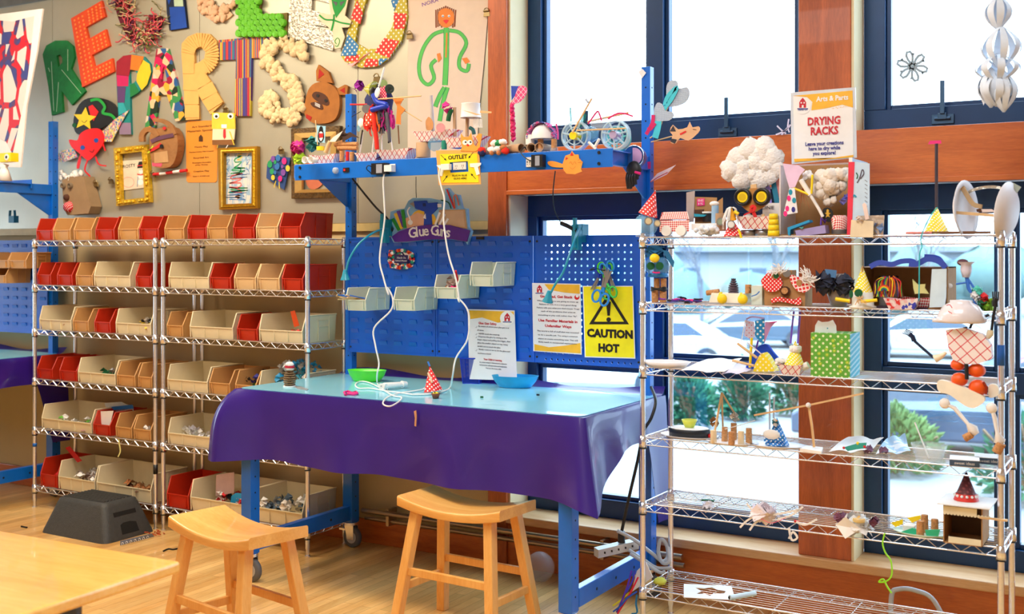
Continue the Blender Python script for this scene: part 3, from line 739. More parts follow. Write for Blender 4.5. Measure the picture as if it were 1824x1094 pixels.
# ---------------------------------------------------------------- cloths on the benches
PURP = M('purple_vinyl', (50, 26, 134), .33, var=.12, scale=3, coat=.25, bump=.15, bscale=4)
ZT = 1.024
def cloth(label, ox):
    X0, X1, Yf, Yb = -4.33+ox, -2.245+ox, 4.395, 5.31
    b = MB().m(PURP)
    N = 60; M2 = 12; hang = .385
    def pt(s_, v):
        # s_ runs round the hem: left side, front, right side ; v 0 top .. 1 hem
        Ls, Fs, Rs = Yb-Yf, X1-X0, Yb-Yf; T = Ls+Fs+Rs; q = s_*T
        r = .012
        if q < Ls: x, y, n_, e = X0, Yb-q, Vector((-1, 0, 0)), (Ls-q)
        elif q < Ls+Fs: x, y, n_, e = X0+(q-Ls), Yf, Vector((0, -1, 0)), min(q-Ls, Ls+Fs-q)
        else: x, y, n_, e = X1, Yf+(q-Ls-Fs), Vector((1, 0, 0)), q-Ls-Fs
        cor = math.exp(-(abs(e)/(.13 if q < Ls+Fs*.5 else .09))**2)                # spare cloth at the corner
        if q > Ls and q < Ls+Fs*.5 or q < Ls: cdir = Vector((-1, -1, 0))
        else: cdir = Vector((1, -1, 0))
        h = hang
        if q >= Ls+Fs: h = hang*(1.05-.55*min(1, (q-Ls-Fs)/.35)) if q-Ls-Fs < .66 else .20+.42*min(1, (q-Ls-Fs-.66)/.12)
        elif q < Ls: h = hang*.95
        else: h = hang*(.93+.04*(q-Ls)/Fs)+.008*math.sin(q*9)
        fold = .014*math.sin(q*8.3)+.008*math.sin(q*19+1)
        out = v*.02+fold*v*v+cor*0.0
        p = Vector((x, y, ZT))+n_*(out+.004)+cdir.normalized()*cor*(.115*(1-(1-v)**4) if q < Ls+Fs*.5 else .11*v)
        z = ZT-h*v-cor*.012*v*v
        if v < .08: z = ZT-h*v; p = Vector((x, y, ZT))+n_*(.004*v/.08)+cdir.normalized()*cor*(.115*(1-(1-v)**4) if q < Ls+Fs*.5 else .11*v)
        return (p.x, p.y, z)
    b.grid(pt, 150, M2)
    def inner(u, v):
        p = pt(1-u, v); c0 = Vector(((X0+X1)/2, (Yf+Yb)/2, p[2])); d = (c0-Vector(p)); d.normalize()
        return Vector(p)+d*.0015
    b.grid(inner, 150, M2)
    # gently uneven top, its back edge folded up a little
    def topf(u, v):
        x = X0+(X1-X0)*u; y = Yf+(Yb-Yf)*v
        return (x, y, ZT+(.028*max(0, (v-.93)/.07)**2*(1+.6*math.sin(u*14)) if v > .93 else 0))
    b.grid(topf, 60, 30)
    return one('tablecloth', label, 'tablecloth', b, PURP, group='purple vinyl tablecloths')
cloth('purple vinyl tablecloth draped over the middle workbench', 0)
cloth('purple vinyl tablecloth on the workbench at the left edge', -4.63)
SKY = M('light_blue_vinyl', (140, 218, 244), .22, var=.05, scale=2, coat=.4)
def topsheet(label, ox, ins=.0):
    x0, x1, y0, y1 = -4.315+ox, -2.262+ox, 4.408, 5.262
    r = .04; pts = []
    for (cx, cy, a0) in ((x1-r, y0+r, -PI/2), (x1-r, y1-r, 0), (x0+r, y1-r, PI/2), (x0+r, y0+r, PI)):
        for k in range(5): a = a0+k*PI/8; pts.append((cx+r*math.cos(a), cy+r*math.sin(a), ZT+.001))
    b = MB(); b.slab(pts, (0, 0, .003)); return one('table_mat', label, 'mat', b, SKY, group='light blue table mats')
topsheet('light blue vinyl mat covering the middle workbench top', 0)
topsheet('light blue vinyl mat on the workbench at the left edge', -4.63)

# ================================================================ stools, front table, step stool
MAPLE = M_wood('maple_stool', (226, 160, 76), (244, 190, 108), 'x', 9, .35, coat=.3)
MAPLZ = M_wood('maple_leg', (224, 156, 74), (242, 188, 108), 'z', 9, .35, coat=.3)
def stool(label, loc, rz):
    t = thing('saddle_stool', label, 'stool', loc, 'maple saddle stools', rz)
    hx, hy, th = .29, .148, .048
    b = MB()
    zt = lambda x: .575+.042*(abs(x)/hx)**2
    n = 16; loop = []
    rows = []
    for i in range(n+1):
        x = -hx+2*hx*i/n; inset = .006 if i in (0, n) else 0
        rows.append([(x, -hy, zt(x)-th+.008*(1-(x/hx)**2)), (x, hy, zt(x)-th+.008*(1-(x/hx)**2)), (x, hy, zt(x)-.006), (x, hy-.008, zt(x)), (x, -hy+.008, zt(x)), (x, -hy, zt(x)-.006)])
    vs = [p for r in rows for p in r]
    fs = [(i*6+k, i*6+(k+1) % 6, (i+1)*6+(k+1) % 6, (i+1)*6+k) for i in range(n) for k in range(6)]
    b.add(vs, fs, True); b.add(vs, [tuple(range(5, -1, -1)), tuple(range(n*6, n*6+6))])
    so_ = obj('seat', b, t, MAPLE, bev=.006, seg=3)
    ends = {}
    for sx_ in (-1, 1):
        for sy_ in (-1, 1):
            T_ = Vector((sx_*.205, sy_*.10, .57)); B_ = Vector((sx_*.275, sy_*.185, 0)); ends[sx_, sy_] = (T_, B_)
            s_ = .023; b = MB()
            b.hexa([B_+Vector(q) for q in ((-s_, -s_, 0), (s_, -s_, 0), (s_, s_, 0), (-s_, s_, 0))], [T_+Vector(q) for q in ((-s_, -s_, 0), (s_, -s_, 0), (s_, s_, 0), (-s_, s_, 0))])
            obj('leg', b, t, MAPLZ, bev=.004)
    def at_(k, z): T_, B_ = ends[k]; return B_+(T_-B_)*(z/.57)
    for (k1, k2, z) in (((-1, -1), (1, -1), .275), ((-1, 1), (1, 1), .275), ((-1, -1), (-1, 1), .20), ((1, -1), (1, 1), .20)):
        p, q = at_(k1, z), at_(k2, z); d = (q-p).normalized(); side = Vector((-d.y, d.x, 0))*.010; up = Vector((0, 0, .018))
        b = MB(); b.hexa([p-side-up, p+side-up, p+side+up, p-side+up], [q-side-up, q+side-up, q+side+up, q-side+up])
        obj('stretcher', b, t, MAPLZ, bev=.003)
    return t
st1 = stool('maple saddle-seat stool nearest the yellow table, left of the two', (-3.425, 3.49, 0), math.radians(-10.5))
clone(st1, (-2.837, 4.36, 0), 'maple saddle-seat stool pushed under the purple cloth, right of the two', 'maple saddle stools', math.radians(-3))
t = thing('maple_table', 'honey-coloured wooden tabletop on a dark steel leg, cut off at the bottom left corner', 'table', (-2.78, 2.58, 0), rz=math.radians(3))
b = MB(); b.box(-2.6, -1.3, .712, 0, 0, .75); obj('tabletop', b, t, M_wood('honey_tabletop', (238, 170, 70), (250, 198, 104), 'x', 5, .25, coat=.5), bev=.010, seg=4)
for (x, y) in ((-.12, -.34), (-2.45, -.34), (-2.45, -1.15)):
    b = MB(); b.cyl((x, y, 0), (x, y, .712), .036, n=18); b.cyl((x, y, 0), (x, y, .02), .05, n=18); b.box(x-.07, y-.07, .70, x+.07, y+.07, .712); obj('leg', b, t, M('dark_steel_leg', (70, 76, 88), .35, .6))
# black step stool
t = thing('step_stool', 'black plastic step stool with a ribbed top, on the floor before the left bin rack', 'step stool', (-5.83, 4.73, 0))
STP = M('black_textured_plastic', (58, 60, 60), .55, var=.12, scale=40, bump=.3, bscale=160)
def rr(x, y, r, z, n=5):
    out = []
    for (sx_, sy_, a0) in ((1, -1, -PI/2), (1, 1, 0), (-1, 1, PI/2), (-1, -1, PI)):
        for k in range(n+1): a = a0+k*PI/2/n; out.append((sx_*(x-r)+r*math.cos(a), sy_*(y-r)+r*math.sin(a), z))
    return out
loops = [rr(.305, .198, .05, 0), rr(.300, .193, .05, .02), rr(.225, .142, .045, .195), rr(.215, .132, .04, .215), rr(.195, .115, .03, .222)]
b = MB().m(STP); n = len(loops[0]); vs = [p for L in loops for p in L]
b.add(vs, [(j*n+i, j*n+(i+1) % n, (j+1)*n+(i+1) % n, (j+1)*n+i) for j in range(4) for i in range(n)], True); b.add(vs, [tuple(range(4*n, 5*n))])
obj('body', b, t)
b = MB()
for k in range(9): y = -.10+k*.025; b.box(-.185, y-.006, .221, .185, y+.006, .227)
obj('tread_ribs', b, t, STP, bev=.002)
b = MB()
def onside(y, z, off=.001): k = (z-.02)/.175; return (.300-.075*k+off, y, z)
b.add([onside(-.085, .135), onside(.085, .135), onside(.085, .16), onside(-.085, .16)], [(0, 1, 2, 3)])
b.add([onside(-.06, .03), onside(.07, .03), onside(.065, .085), onside(.02, .095), onside(-.03, .095), onside(-.055, .085)], [(0, 1, 2, 3, 4, 5)])
obj('hand_slot', b, t, M('slot_dark', (8, 8, 8), .9))
# ================================================================ wall art
def center(b_list):
    xs=[v for b in b_list for v in b.v]
    lo=Vector([min(v[i] for v in xs) for i in range(3)]);hi=Vector([max(v[i] for v in xs) for i in range(3)])
    return Vector(((lo.x+hi.x)/2,(lo.y+hi.y)/2,lo.z))
ONE_OF={'corks': 'cork','cork_legs': 'cork_leg','eyes': 'eye','masts': 'mast','wheels': 'wheel','sticks': 'stick','lids': 'lid','bottle_cap_eyes': 'bottle_cap_eye','cups': 'cup','spoon_legs': 'spoon_leg',
          'fork_arms': 'fork_arm','orange_eggs': 'orange_egg','paper_guns': 'paper_gun','tin_feet': 'tin_foot','trim': 'trim_strip','flags': 'flag','violet_strips': 'violet_strip','paper_strips': 'paper_strip','wrappers': 'wrapper','petals': 'petal','ribbons': 'ribbon','hearts': 'heart','boats': 'boat','green_card': 'green_card','yellow_card': 'yellow_card','brim_sticks': 'brim_stick','pages': 'page','legs': 'leg','heads': 'head'}
def islands(name,b,*rest):
    """split a builder into its separate pieces, one part each"""
    if name not in ONE_OF: return [(name,b)+rest]
    n=len(b.v);par=list(range(n))
    def fd(i):
        while par[i] != i: par[i]=par[par[i]];i=par[i]
        return i
    for f in b.f:
        for j in f[1:]: par[fd(j)]=fd(f[0])
    box={}
    for i,v in enumerate(b.v):
        r=fd(i);lo,hi=box.get(r,(list(v),list(v)));box[r]=([min(a,c) for a,c in zip(lo,v)],[max(a,c) for a,c in zip(hi,v)])
    ks=list(box);grp={k: k for k in ks};ch=True
    while ch:
        ch=False
        for i,a in enumerate(ks):
            for c in ks[i+1:]:
                if grp[a] != grp[c] and all(box[a][0][d] <= box[c][1][d]+.001 and box[c][0][d] <= box[a][1][d]+.001 for d in range(3)):
                    g=grp[c];ch=True
                    for k in ks:
                        if grp[k] == g: grp[k]=grp[a]
    gs=sorted(set(grp.values()))
    if len(gs) == 1 or len(gs) > 40: return [(name,b)+rest]
    out=[]
    for g in gs:
        q=MB();q.mats=b.mats;idx={}
        for f,m_,s_ in zip(b.f,b.mi,b.sm):
            if grp[fd(f[0])] != g: continue
            for i in f:
                if i not in idx: idx[i]=len(q.v);q.v.append(b.v[i])
            q.f.append([idx[i] for i in f]);q.mi.append(m_);q.sm.append(s_)
        out.append((ONE_OF[name],q)+rest)
    return out
def build(name,label,cat,parts,group=None,mat=None,bev=0):
    """parts: a mesh builder, or a list of (part name, builder[, label]); vertices in world space, re-based on the thing's foot"""
    if isinstance(parts,MB):
        c=center([parts]);return one(name,label,cat,parts.shift(-c),mat,c,group,bev=bev)
    parts=[r for q in parts if q[1].v for r in islands(*q)]
    c=center([q[1] for q in parts]);t=thing(name,label,cat,c,group)
    for q in parts: obj(q[0],q[1].shift(-c),t,label=q[2] if len(q) > 2 else None,bev=bev)
    return t
def cut(b,pts,Yf,t=.012,mat=None):
    if mat: b.m(mat)
    return b.slab([PY(x,y,Yf) for x,y in pts],(0,t,0))
def cuth(b,pts,hole,Yf,t=.012,mat=None):
    if mat: b.m(mat)
    return b.slabh([PY(x,y,Yf) for x,y in pts],[PY(x,y,Yf) for x,y in hole],(0,t,0))
def sm2(pts,k=4,closed=False):
    P=[Vector((x,y,0)) for x,y in pts]
    if closed: P=P[-1:]+P+P[:2];q=smooth(P,k);q=q[k:-k-1];return [(v.x,v.y) for v in q]
    return [(v.x,v.y) for v in smooth(P,k)]
def ink(b,pts,wpx,Yf,mat=None,sm=4,t=.0):
    """marker stroke or ribbon lying on a surface, width in photo px"""
    if mat: b.m(mat)
    q=sm2(pts,sm) if len(pts) > 2 and sm > 1 else pts
    vs=[]
    for i,(x,y) in enumerate(q):
        a=q[max(i-1,0)];c=q[min(i+1,len(q)-1)];dx,dy=c[0]-a[0],c[1]-a[1];L_=math.hypot(dx,dy) or 1
        nx,ny=-dy/L_*wpx/2,dx/L_*wpx/2
        vs += [PY(x+nx,y+ny,Yf),PY(x-nx,y-ny,Yf)]
    n=len(q);fs=[(2*i,2*i+1,2*i+3,2*i+2) for i in range(n-1)]
    b.add(vs,fs)
    if t:
        vs2=[v+Vector((0,t,0)) for v in vs];b.add(vs2,[f[::-1] for f in fs])
        b.add(vs+vs2,[(2*i,2*i+2,2*n+2*i+2,2*n+2*i) for i in range(n-1)]+[(2*i+1,2*n+2*i+1,2*n+2*i+3,2*i+3) for i in range(n-1)])
    return b
def disc(b,x,y,r,Yf,mat=None,t=.002,ry=None,n=14):
    ry=ry or r
    return cut(b,[(x+r*math.cos(2*PI*i/n),y+ry*math.sin(2*PI*i/n)) for i in range(n)],Yf,t,mat)
def ptext(b,s,x0,x1,y,h,Yf,mat=None,bold=.0,rot=0):
    if mat: b.m(mat)
    c=PY((x0+x1)/2,y,Yf);D_=(c-CAM).dot(Fv);wd=X_(x1,Yf)-X_(x0,Yf)
    return text(b,s,h*D_/FPX*1.38,c,.0004,bold,RY(rot) if rot else None,width=wd)
def frame4(b,o,i_,Yf,t,mat=None):
    if mat: b.m(mat)
    O=[PY(x,y,Yf) for x,y in o];I=[PY(x,y,Yf-.004) for x,y in i_]
    for k in range(4):
        j=(k+1) % 4;q=[O[k],O[j],I[j],I[k]];b.hexa([p+Vector((0,t,0)) for p in q],q)
    return b
K1=.3657
c1=lambda *p: kpt(0,0,K1,p)
c2=lambda *p: kpt(380,0,K1,p)
c3=lambda *p: kpt(160,0,.18286,p)
YB=YW-.012;YL=YB-.018                 # board face, letter face
LG='cut-out letters on the metal board'
FOAM=M('letter_foam_edge',(60,52,44),.8)
# --- painted lattice board on the left bench's top shelf
m,n,l,p=newmat('painted_lattice')
v=n.new('ShaderNodeTexVoronoi');v.feature='DISTANCE_TO_EDGE';v.inputs['Scale'].default_value=5.5
mp=n.new('ShaderNodeMapping');mp.inputs['Scale'].default_value=(1.15,1,.72);l.new(obc(n),mp.inputs[0]);l.new(mp.outputs[0],v.inputs['Vector'])
nz=n.new('ShaderNodeTexNoise');nz.inputs['Scale'].default_value=7;l.new(obc(n),nz.inputs['Vector'])
cr=n.new('ShaderNodeValToRGB');l.new(nz.outputs['Fac'],cr.inputs[0]);cr.color_ramp.interpolation='CONSTANT'
e=cr.color_ramp.elements;e[0].position=0;e[0].color=lin((60,70,140));e[1].position=.45;e[1].color=lin((90,60,110));q=e.new(.5);q.color=lin((205,30,50))
l.new(mixc(n,l,math_(n,l,'LESS_THAN',v.outputs['Distance'],.085),lin((226,216,212)),cr.outputs[0]),p.inputs['Base Color'])
ys=4.98;PA=MB();cut(PA,c1((-170,90),(208,42),(180,250),(128,520),(100,815),(-170,815)),ys,.012,PAPER)
pb=MB();cut(pb,c1((-150,105),(0,100),(60,105),(165,78),(158,160),(140,330),(120,480),(60,750),(30,690),(-40,660),(-150,640)),ys-.002,.003,m)
build('painting','white board painted with a red and blue lattice, leaning at the top left corner','painting',[('board',PA),('painted_lattice',pb)])

# --- letters of RECYCLED
b=MB();G=M('green_felt',(8,120,52),.8,var=.15,scale=30)
cuth(b,c1((207,265),(225,222),(268,198),(322,197),(354,225),(362,278),(345,335),(415,445),(350,512),(298,440),(306,545),(252,562),(235,420)),c1((275,272),(292,266),(303,282),(303,305),(283,328)),YL,.02,G)
sb=MB();SW=M('pale_streak',(190,225,190),.7)
for s_ in (((250,300),(262,540)),((300,340),(395,455)),((285,400),(275,545)),((330,345),(330,240)),((235,330),(243,350))): ink(sb,c1(*s_),.8,YL-.001,SW,1)
build('letter_r','green felt letter R with pale streaks','letter',[('face',b),('streaks',sb)],LG)
b=MB();OR=M('orange_red_card',(226,74,26),.5)
cut(b,c1((345,90),(495,2),(513,80),(418,132),(432,190),(515,142),(534,222),(447,268),(460,325),(547,283),(556,348),(400,425)),YL,.02,OR)
db=MB().m(M('orange_bead',(250,140,60),.4))
def barbeads(p,q,r,n,m_):
    for i in range(n):
        for j in range(m_):
            u,v_=(i+.5)/n,(j+.5)/m_
            x=p[0]+(q[0]-p[0])*u+(r[0]-p[0])*v_;y=p[1]+(q[1]-p[1])*u+(r[1]-p[1])*v_
            c=PY(x*K1,y*K1,YL);db.sph(c,(.009,.006,.009),8,4)
barbeads((352,95),(410,415),(410,65),16,3);barbeads((420,55),(495,12),(430,128),4,5);barbeads((440,190),(515,152),(455,262),4,4);barbeads((465,330),(545,292),(460,395),5,3)
build('letter_e','orange-red letter E covered in small beads','letter',[('face',b),('beads',db)],LG)
b=MB();b.m(M('maroon_felt',(96,24,44),.9));path=[(430,-180),(350,-110),(310,0),(330,130),(400,290),(480,370),(560,350),(620,260),(640,150)]
ink(b,kpt(160,0,.18286,path),24,YL+.006,None,5,.02)
yb=MB();YARN=[M('yarn_'+k,c,.95) for k,c in (('rose',(214,80,96)),('plum',(88,40,90)),('cream',(206,186,140)),('crimson',(150,20,40)),('moss',(110,110,60)),('salmon',(226,130,120)))]
sp=sm2(kpt(160,0,.18286,path),8)
for i in range(170):
    x,y=random.choice(sp);x += random.gauss(0,7);y += random.gauss(0,7);pts=[];a=random.uniform(0,6.28)
    for k in range(7): pts.append(PY(x,y,YL-random.uniform(0,.02)));a += random.uniform(-.9,.9);x += math.cos(a)*4;y += math.sin(a)*4
    yb.m(random.choice(YARN)).tube(smooth(pts,2),random.uniform(.0022,.005),4)
build('letter_c','letter C wrapped in tangled pink and plum yarn','letter',[('face',b),('yarn',yb)],LG)
b=MB();cut(b,c3((735,-120),(640,-330),(760,-340),(830,-220),(900,-345),(1010,-330),(905,-120),(925,60),(948,270),(775,297),(750,130)),YL,.02,M('navy_felt',(12,30,60),.8))
pb=MB();cut(pb,c3((775,70),(922,65),(945,268),(790,293)),YL-.002,.003,M('royal_felt',(16,70,170),.8));cut(pb,c3((815,-60),(900,-60),(910,62),(822,62)),YL-.002,.003,M('mint_felt',(180,205,180),.8));cut(pb,c3((738,-60),(810,-60),(770,45)),YL-.002,.003,M('royal_felt',(16,70,170),.8))
build('letter_y','dark blue felt letter Y with a mint patch, cut off by the top edge','letter',[('face',b),('patches',pb)],LG)
# fluffy pale C
b=MB();BG=M('pale_peach_net',(222,182,148),.9,var=.1,bump=.5,bscale=40)
pts=[(1250+145*math.cos(math.radians(a)),-75+215*math.sin(math.radians(a))) for a in range(-50,-330,-20)]
ink(b,kpt(160,0,.18286,pts),26,YL+.006,BG,3,.02)
fb=MB().m(BG);sp=sm2(kpt(160,0,.18286,pts),6)
for i in range(120):
    x,y=random.choice(sp);x += random.uniform(-11,11);y += random.uniform(-11,11)
    c=PY(x,y,YL);fb.sph(c,(.022,.014,.022),7,5,.3)
build('letter_c','pale peach letter C covered in puffs of netting, cut off by the top edge','letter',[('face',b),('netting',fb)],LG)
b=MB();cut(b,c2((138,-80),(238,-80),(226,70),(360,62),(360,178),(125,165)),YL,.02,M('brown_card_edge',(120,100,50),.9))
fb=MB().m(M('lime_roll',(104,196,40),.5))
def inpoly(x,y,P):
    r=False
    for i in range(len(P)):
        (x0,y0),(x1,y1)=P[i-1],P[i]
        if (y0 > y) != (y1 > y) and x < (x1-x0)*(y-y0)/(y1-y0)+x0: r=not r
    return r
LP=c2((138,-80),(238,-80),(226,70),(360,62),(360,178),(125,165))
yy=-26
row=0
while yy < 66:
    xx=424+(row % 2)*5.5
    while xx < 515:
        if inpoly(xx,yy,LP):
            c=PY(xx,yy,YL)
            for r in (.021,.013,.006): fb.lathe([(r-.0032,0),(r-.0032,-.030),(r+.0032,-.030),(r+.0032,0)],c,14,M_=RX(-PI/2))
        xx += 11
    yy += 9.6;row += 1
build('letter_l','green letter L made of rolled lime paper circles','letter',[('face',b),('paper_rolls',fb)],LG)
b=MB();FOIL=M('crumpled_foil',(196,190,178),.32,.6,var=.2,scale=60,bump=1,bscale=50)
cut(b,c2((378,-80),(640,-40),(625,30),(480,-5),(478,50),(500,55),(560,70),(550,130),(470,118),(597,155),(580,248),(362,178)),YL,.02,FOIL)
build('letter_e','silver foil letter E beside the green letter L','letter',b,LG)
b=MB();cut(b,c2((560,-20),(660,-20),(640,75),(672,102),(660,132),(625,135),(640,180),(622,232),(590,238),(580,150),(508,88),(518,62),(572,72)),YL-.014,.006,M('cream_card',(232,216,184),.8))
gb=MB();GI=M('green_marker',(24,150,60),.7);Yk=YL-.0152
ink(gb,c2((515,72),(545,95),(585,98),(620,110),(665,118)),3,Yk,GI);ink(gb,c2((588,70),(585,110),(575,150)),3.5,Yk,GI);ink(gb,c2((600,215),(592,200),(605,185),(615,200),(605,225),(592,222)),1.5,Yk,GI)
cut(gb,c2((572,-20),(655,-20),(640,30),(598,88),(582,40)),Yk,.0005,GI)
cut(gb,c2((580,5),(605,12),(598,30)),Yk-.0006,.0004,BLACK);cut(gb,c2((615,10),(640,5),(620,30)),Yk-.0006,.0004,BLACK)
build('alien_drawing','green alien drawn on a cream cut-out over the silver letter','drawing',[('card',b),('marker',gb)])
DP={k: M_dots('dotted_'+k,c,(240,232,214),.026,.26) for k,c in (('scarlet',(206,36,30)),('olive',(186,170,40)),('azure',(40,120,180)))}
b=MB();Dout=[(690,-60),(790,-90),(900,-60),(940,0),(946,80),(915,200),(850,290),(790,325),(720,330),(640,300),(620,270),(655,150),(688,20)]
Din=[(758,-40),(850,-50),(885,40),(872,130),(800,238),(745,238),(690,205),(702,130),(742,10)]
cuth(b,c2(*Dout),c2(*Din),YL,.02,DP['olive'])
pb=MB()
for key,P in (('scarlet',((700,0),(728,65),(715,118),(668,90))),('azure',((655,165),(708,222),(695,272),(620,272))),('scarlet',((640,275),(715,265),(700,300),(640,298))),
               ('scarlet',((878,62),(942,66),(930,140),(880,142))),('scarlet',((832,185),(905,200),(858,282),(785,255))),('azure',((852,-40),(915,-30),(880,55))),
               ('azure',((806,285),(850,285),(806,320))),('scarlet',((745,285),(802,290),(800,322),(730,328)))):
    cut(pb,c2(*P),YL-.002,.0025,DP[key])
for i in range(9): ink(pb,c2((765-i*3,250+i*2),(720-i*4,290+i*3),(655+i*2,315+i)),.9,YL-.006-i*.0008,(M('candy_red',(216,40,50),.6),PAPER)[i % 2],3)
build('letter_d','polka-dot patchwork letter D','letter',[('face',b),('patches',pb)],LG)

# --- letters of PARTS
b=MB();Pm=lambda nme,c: M('card_'+nme,c,.65)
cuth(b,c1((567,300),(600,272),(650,264),(700,275),(730,310),(735,350),(715,410),(670,452),(633,475),(638,655),(582,655),(572,500),(565,360)),c1((628,340),(655,338),(668,360),(665,390),(650,405),(632,408)),YL,.02,Pm('teal',(20,130,130)))
pb=MB()
for nme,c,P in (('crimson',(150,14,40),((567,300),(600,272),(640,266),(634,338),(627,371),(566,364))),('tangerine',(226,120,30),((640,266),(700,275),(694,300),(670,345),(634,338))),
                  ('sunflower',(236,192,30),((694,290),(728,312),(735,352),(715,412),(690,440),(664,395),(668,360))),('magenta',(196,24,96),((567,365),(626,372),(624,420),(570,420))),
                  ('plum',(88,56,110),((570,420),(612,424),(606,500),(573,500))),('leaf',(20,120,60),((632,412),(655,405),(678,448),(634,474))),
                  ('cyan',(40,160,170),((574,502),(600,500),(618,545),(580,560))),('lilac',(140,120,150),((580,598),(636,598),(638,655),(582,655)))):
    cut(pb,c1(*P),YL-.002,.0025,Pm(nme,c))
build('letter_p','rainbow patchwork letter P','letter',[('face',b),('patches',pb)],LG)
b=MB();COLL=M_ramp('wrapping_collage',[(30,50,40),(60,140,80),(226,190,150),(40,90,150),(232,170,60),(214,30,90),(232,200,180),(150,24,60)],22,'voronoi',.35)
cuth(b,c1((762,238),(818,235),(862,400),(905,585),(855,592),(812,462),(775,462),(755,620),(705,622),(732,440)),c1((800,320),(814,395),(784,398),(790,340)),YL,.02,COLL)
build('letter_a','glossy collage letter A of wrapping paper','letter',b,LG)
b=MB();TANS=M('corrugated_tan',(220,172,96),.8,var=.06)
cuth(b,c1((885,212),(915,178),(960,160),(1020,165),(1055,200),(1065,260),(1055,310),(1002,362),(1085,500),(1025,558),(962,455),(970,580),(905,585),(893,400),(883,260)),c1((945,240),(980,230),(1000,252),(995,285),(965,306),(948,310)),YL,.02,TANS)
pb=MB().m(TANS)
for i in range(26):
    a=math.radians(-170+i*9.2);x0,y0=975+28*math.cos(a),268+40*math.sin(a);x1,y1=975+92*math.cos(a),265+104*math.sin(a)
    ink(pb,c1((x0,y0),(x1,y1)),3.4,YL-.004-(i % 2)*.003,None,1,.004)
for (x0,y0,x1,y1) in ((890,300,945,300),(893,380,965,385),(897,450,968,450),(900,515,970,515)):
    ink(pb,c1((x0,y0+28),(x1,y1+28)),22,YL-.003,None,1,.004)
for (x0,y0,x1,y1) in ((950,390,1010,350),(970,440,1045,400),(1000,495,1070,450)): ink(pb,c1((x0,y0+22),(x1,y1+22)),21,YL-.004,None,1,.004)
build('letter_r','tan letter R layered with corrugated cardboard strips','letter',[('face',b),('cardboard_strips',pb)],LG)
m,n,l,p=newmat('rainbow_straws')
s_=n.new('ShaderNodeSeparateXYZ');l.new(obc(n),s_.inputs[0]);wn_=n.new('ShaderNodeTexWhiteNoise');wn_.noise_dimensions='2D'
cx_=n.new('ShaderNodeCombineXYZ');l.new(math_(n,l,'FLOOR',math_(n,l,'MULTIPLY',s_.outputs[0],110)),cx_.inputs[0]);l.new(math_(n,l,'FLOOR',math_(n,l,'MULTIPLY',s_.outputs[2],4)),cx_.inputs[1]);l.new(cx_.outputs[0],wn_.inputs['Vector'])
cr=n.new('ShaderNodeValToRGB');cr.color_ramp.interpolation='CONSTANT';l.new(wn_.outputs['Value'],cr.inputs[0]);e=cr.color_ramp.elements
cols=[(200,40,30),(230,110,30),(60,60,140),(190,170,50),(150,24,60),(40,110,130),(90,40,110)]
while len(e) < len(cols): e.new(.5)
for i,c in enumerate(cols): e[i].position=i/len(cols);e[i].color=lin(c)
l.new(cr.outputs[0],p.inputs['Base Color']);p.inputs['Roughness'].default_value=.5
b=MB();cut(b,c2((25,195),(283,175),(292,215),(255,235),(258,280),(186,283),(180,565),(103,565),(110,290),(30,293)),YL,.02,m)
build('letter_t','letter T made of many thin rainbow straws','letter',b,LG)
b=MB();WOOL=M('cream_wool',(226,204,160),.95,var=.1,bump=.8,bscale=50)
spx=[(430,270),(400,228),(340,212),(280,235),(265,290),(300,345),(360,390),(400,440),(405,520),(370,575),(310,565),(262,535),(262,490),(300,480)]
ink(b,c2(*spx),18,YL+.01,WOOL,4,.01)
fb=MB().m(WOOL);sp=sm2(c2(*spx),7)
for i in range(200):
    x,y=random.choice(sp);r=random.uniform(.018,.034);c=PY(x+random.uniform(-11,11),y+random.uniform(-11,11),YL-.008)
    fb.sph(c,(r,r*.7,r),8,6,.22)
build('letter_s','fluffy cream letter S of cotton wool','letter',[('face',b),('wool',fb)],LG)

# --- masks, creatures and frames
FUR=M('brown_bag_paper',(166,104,44),.85,var=.12,scale=20);DFUR=M('dark_brown_paint',(80,44,24),.8)
b=MB();cut(b,sm2(c2((445,560),(450,480),(470,425),(510,400),(560,405),(605,445),(615,510),(600,570),(560,598),(490,600)),3,True),YL-.01,.03,FUR)
e1=MB();cut(e1,c2((502,395),(500,345),(512,315),(560,350),(580,405)),YL-.006,.02,FUR);cut(e1,c2((510,385),(515,335),(540,362)),YL-.008,.002,M('ear_red',(170,30,20),.8))
e2=MB();cut(e2,c2((603,432),(640,412),(655,420),(650,462),(612,462)),YL-.006,.02,FUR);cut(e2,c2((615,440),(640,425),(640,455)),YL-.008,.002,M('ear_red',(170,30,20),.8))
f=MB();cut(f,sm2(c2((480,465),(500,446),(545,462),(565,500),(550,515),(500,490)),3,True),YL-.012,.002,DFUR);cut(f,sm2(c2((475,500),(520,500),(535,525),(525,535),(485,520)),3,True),YL-.012,.002,DFUR)
disc(f,380+508*K1,466*K1,3,YL-.014,BLACK);disc(f,380+548*K1,490*K1,3,YL-.014,BLACK)
cut(f,c2((452,555),(480,570),(472,590),(450,575)),YL-.012,.002,M('ear_red',(170,30,20),.8))
for i in range(3): ink(f,c2((495,500+i*6),(520,512+i*6)),.9,YL-.0135,PAPER,1)
build('bear_mask','brown paper bear face mask with red ears','mask',[('face',b),('ear',e1),('ear',e2),('features',f)])
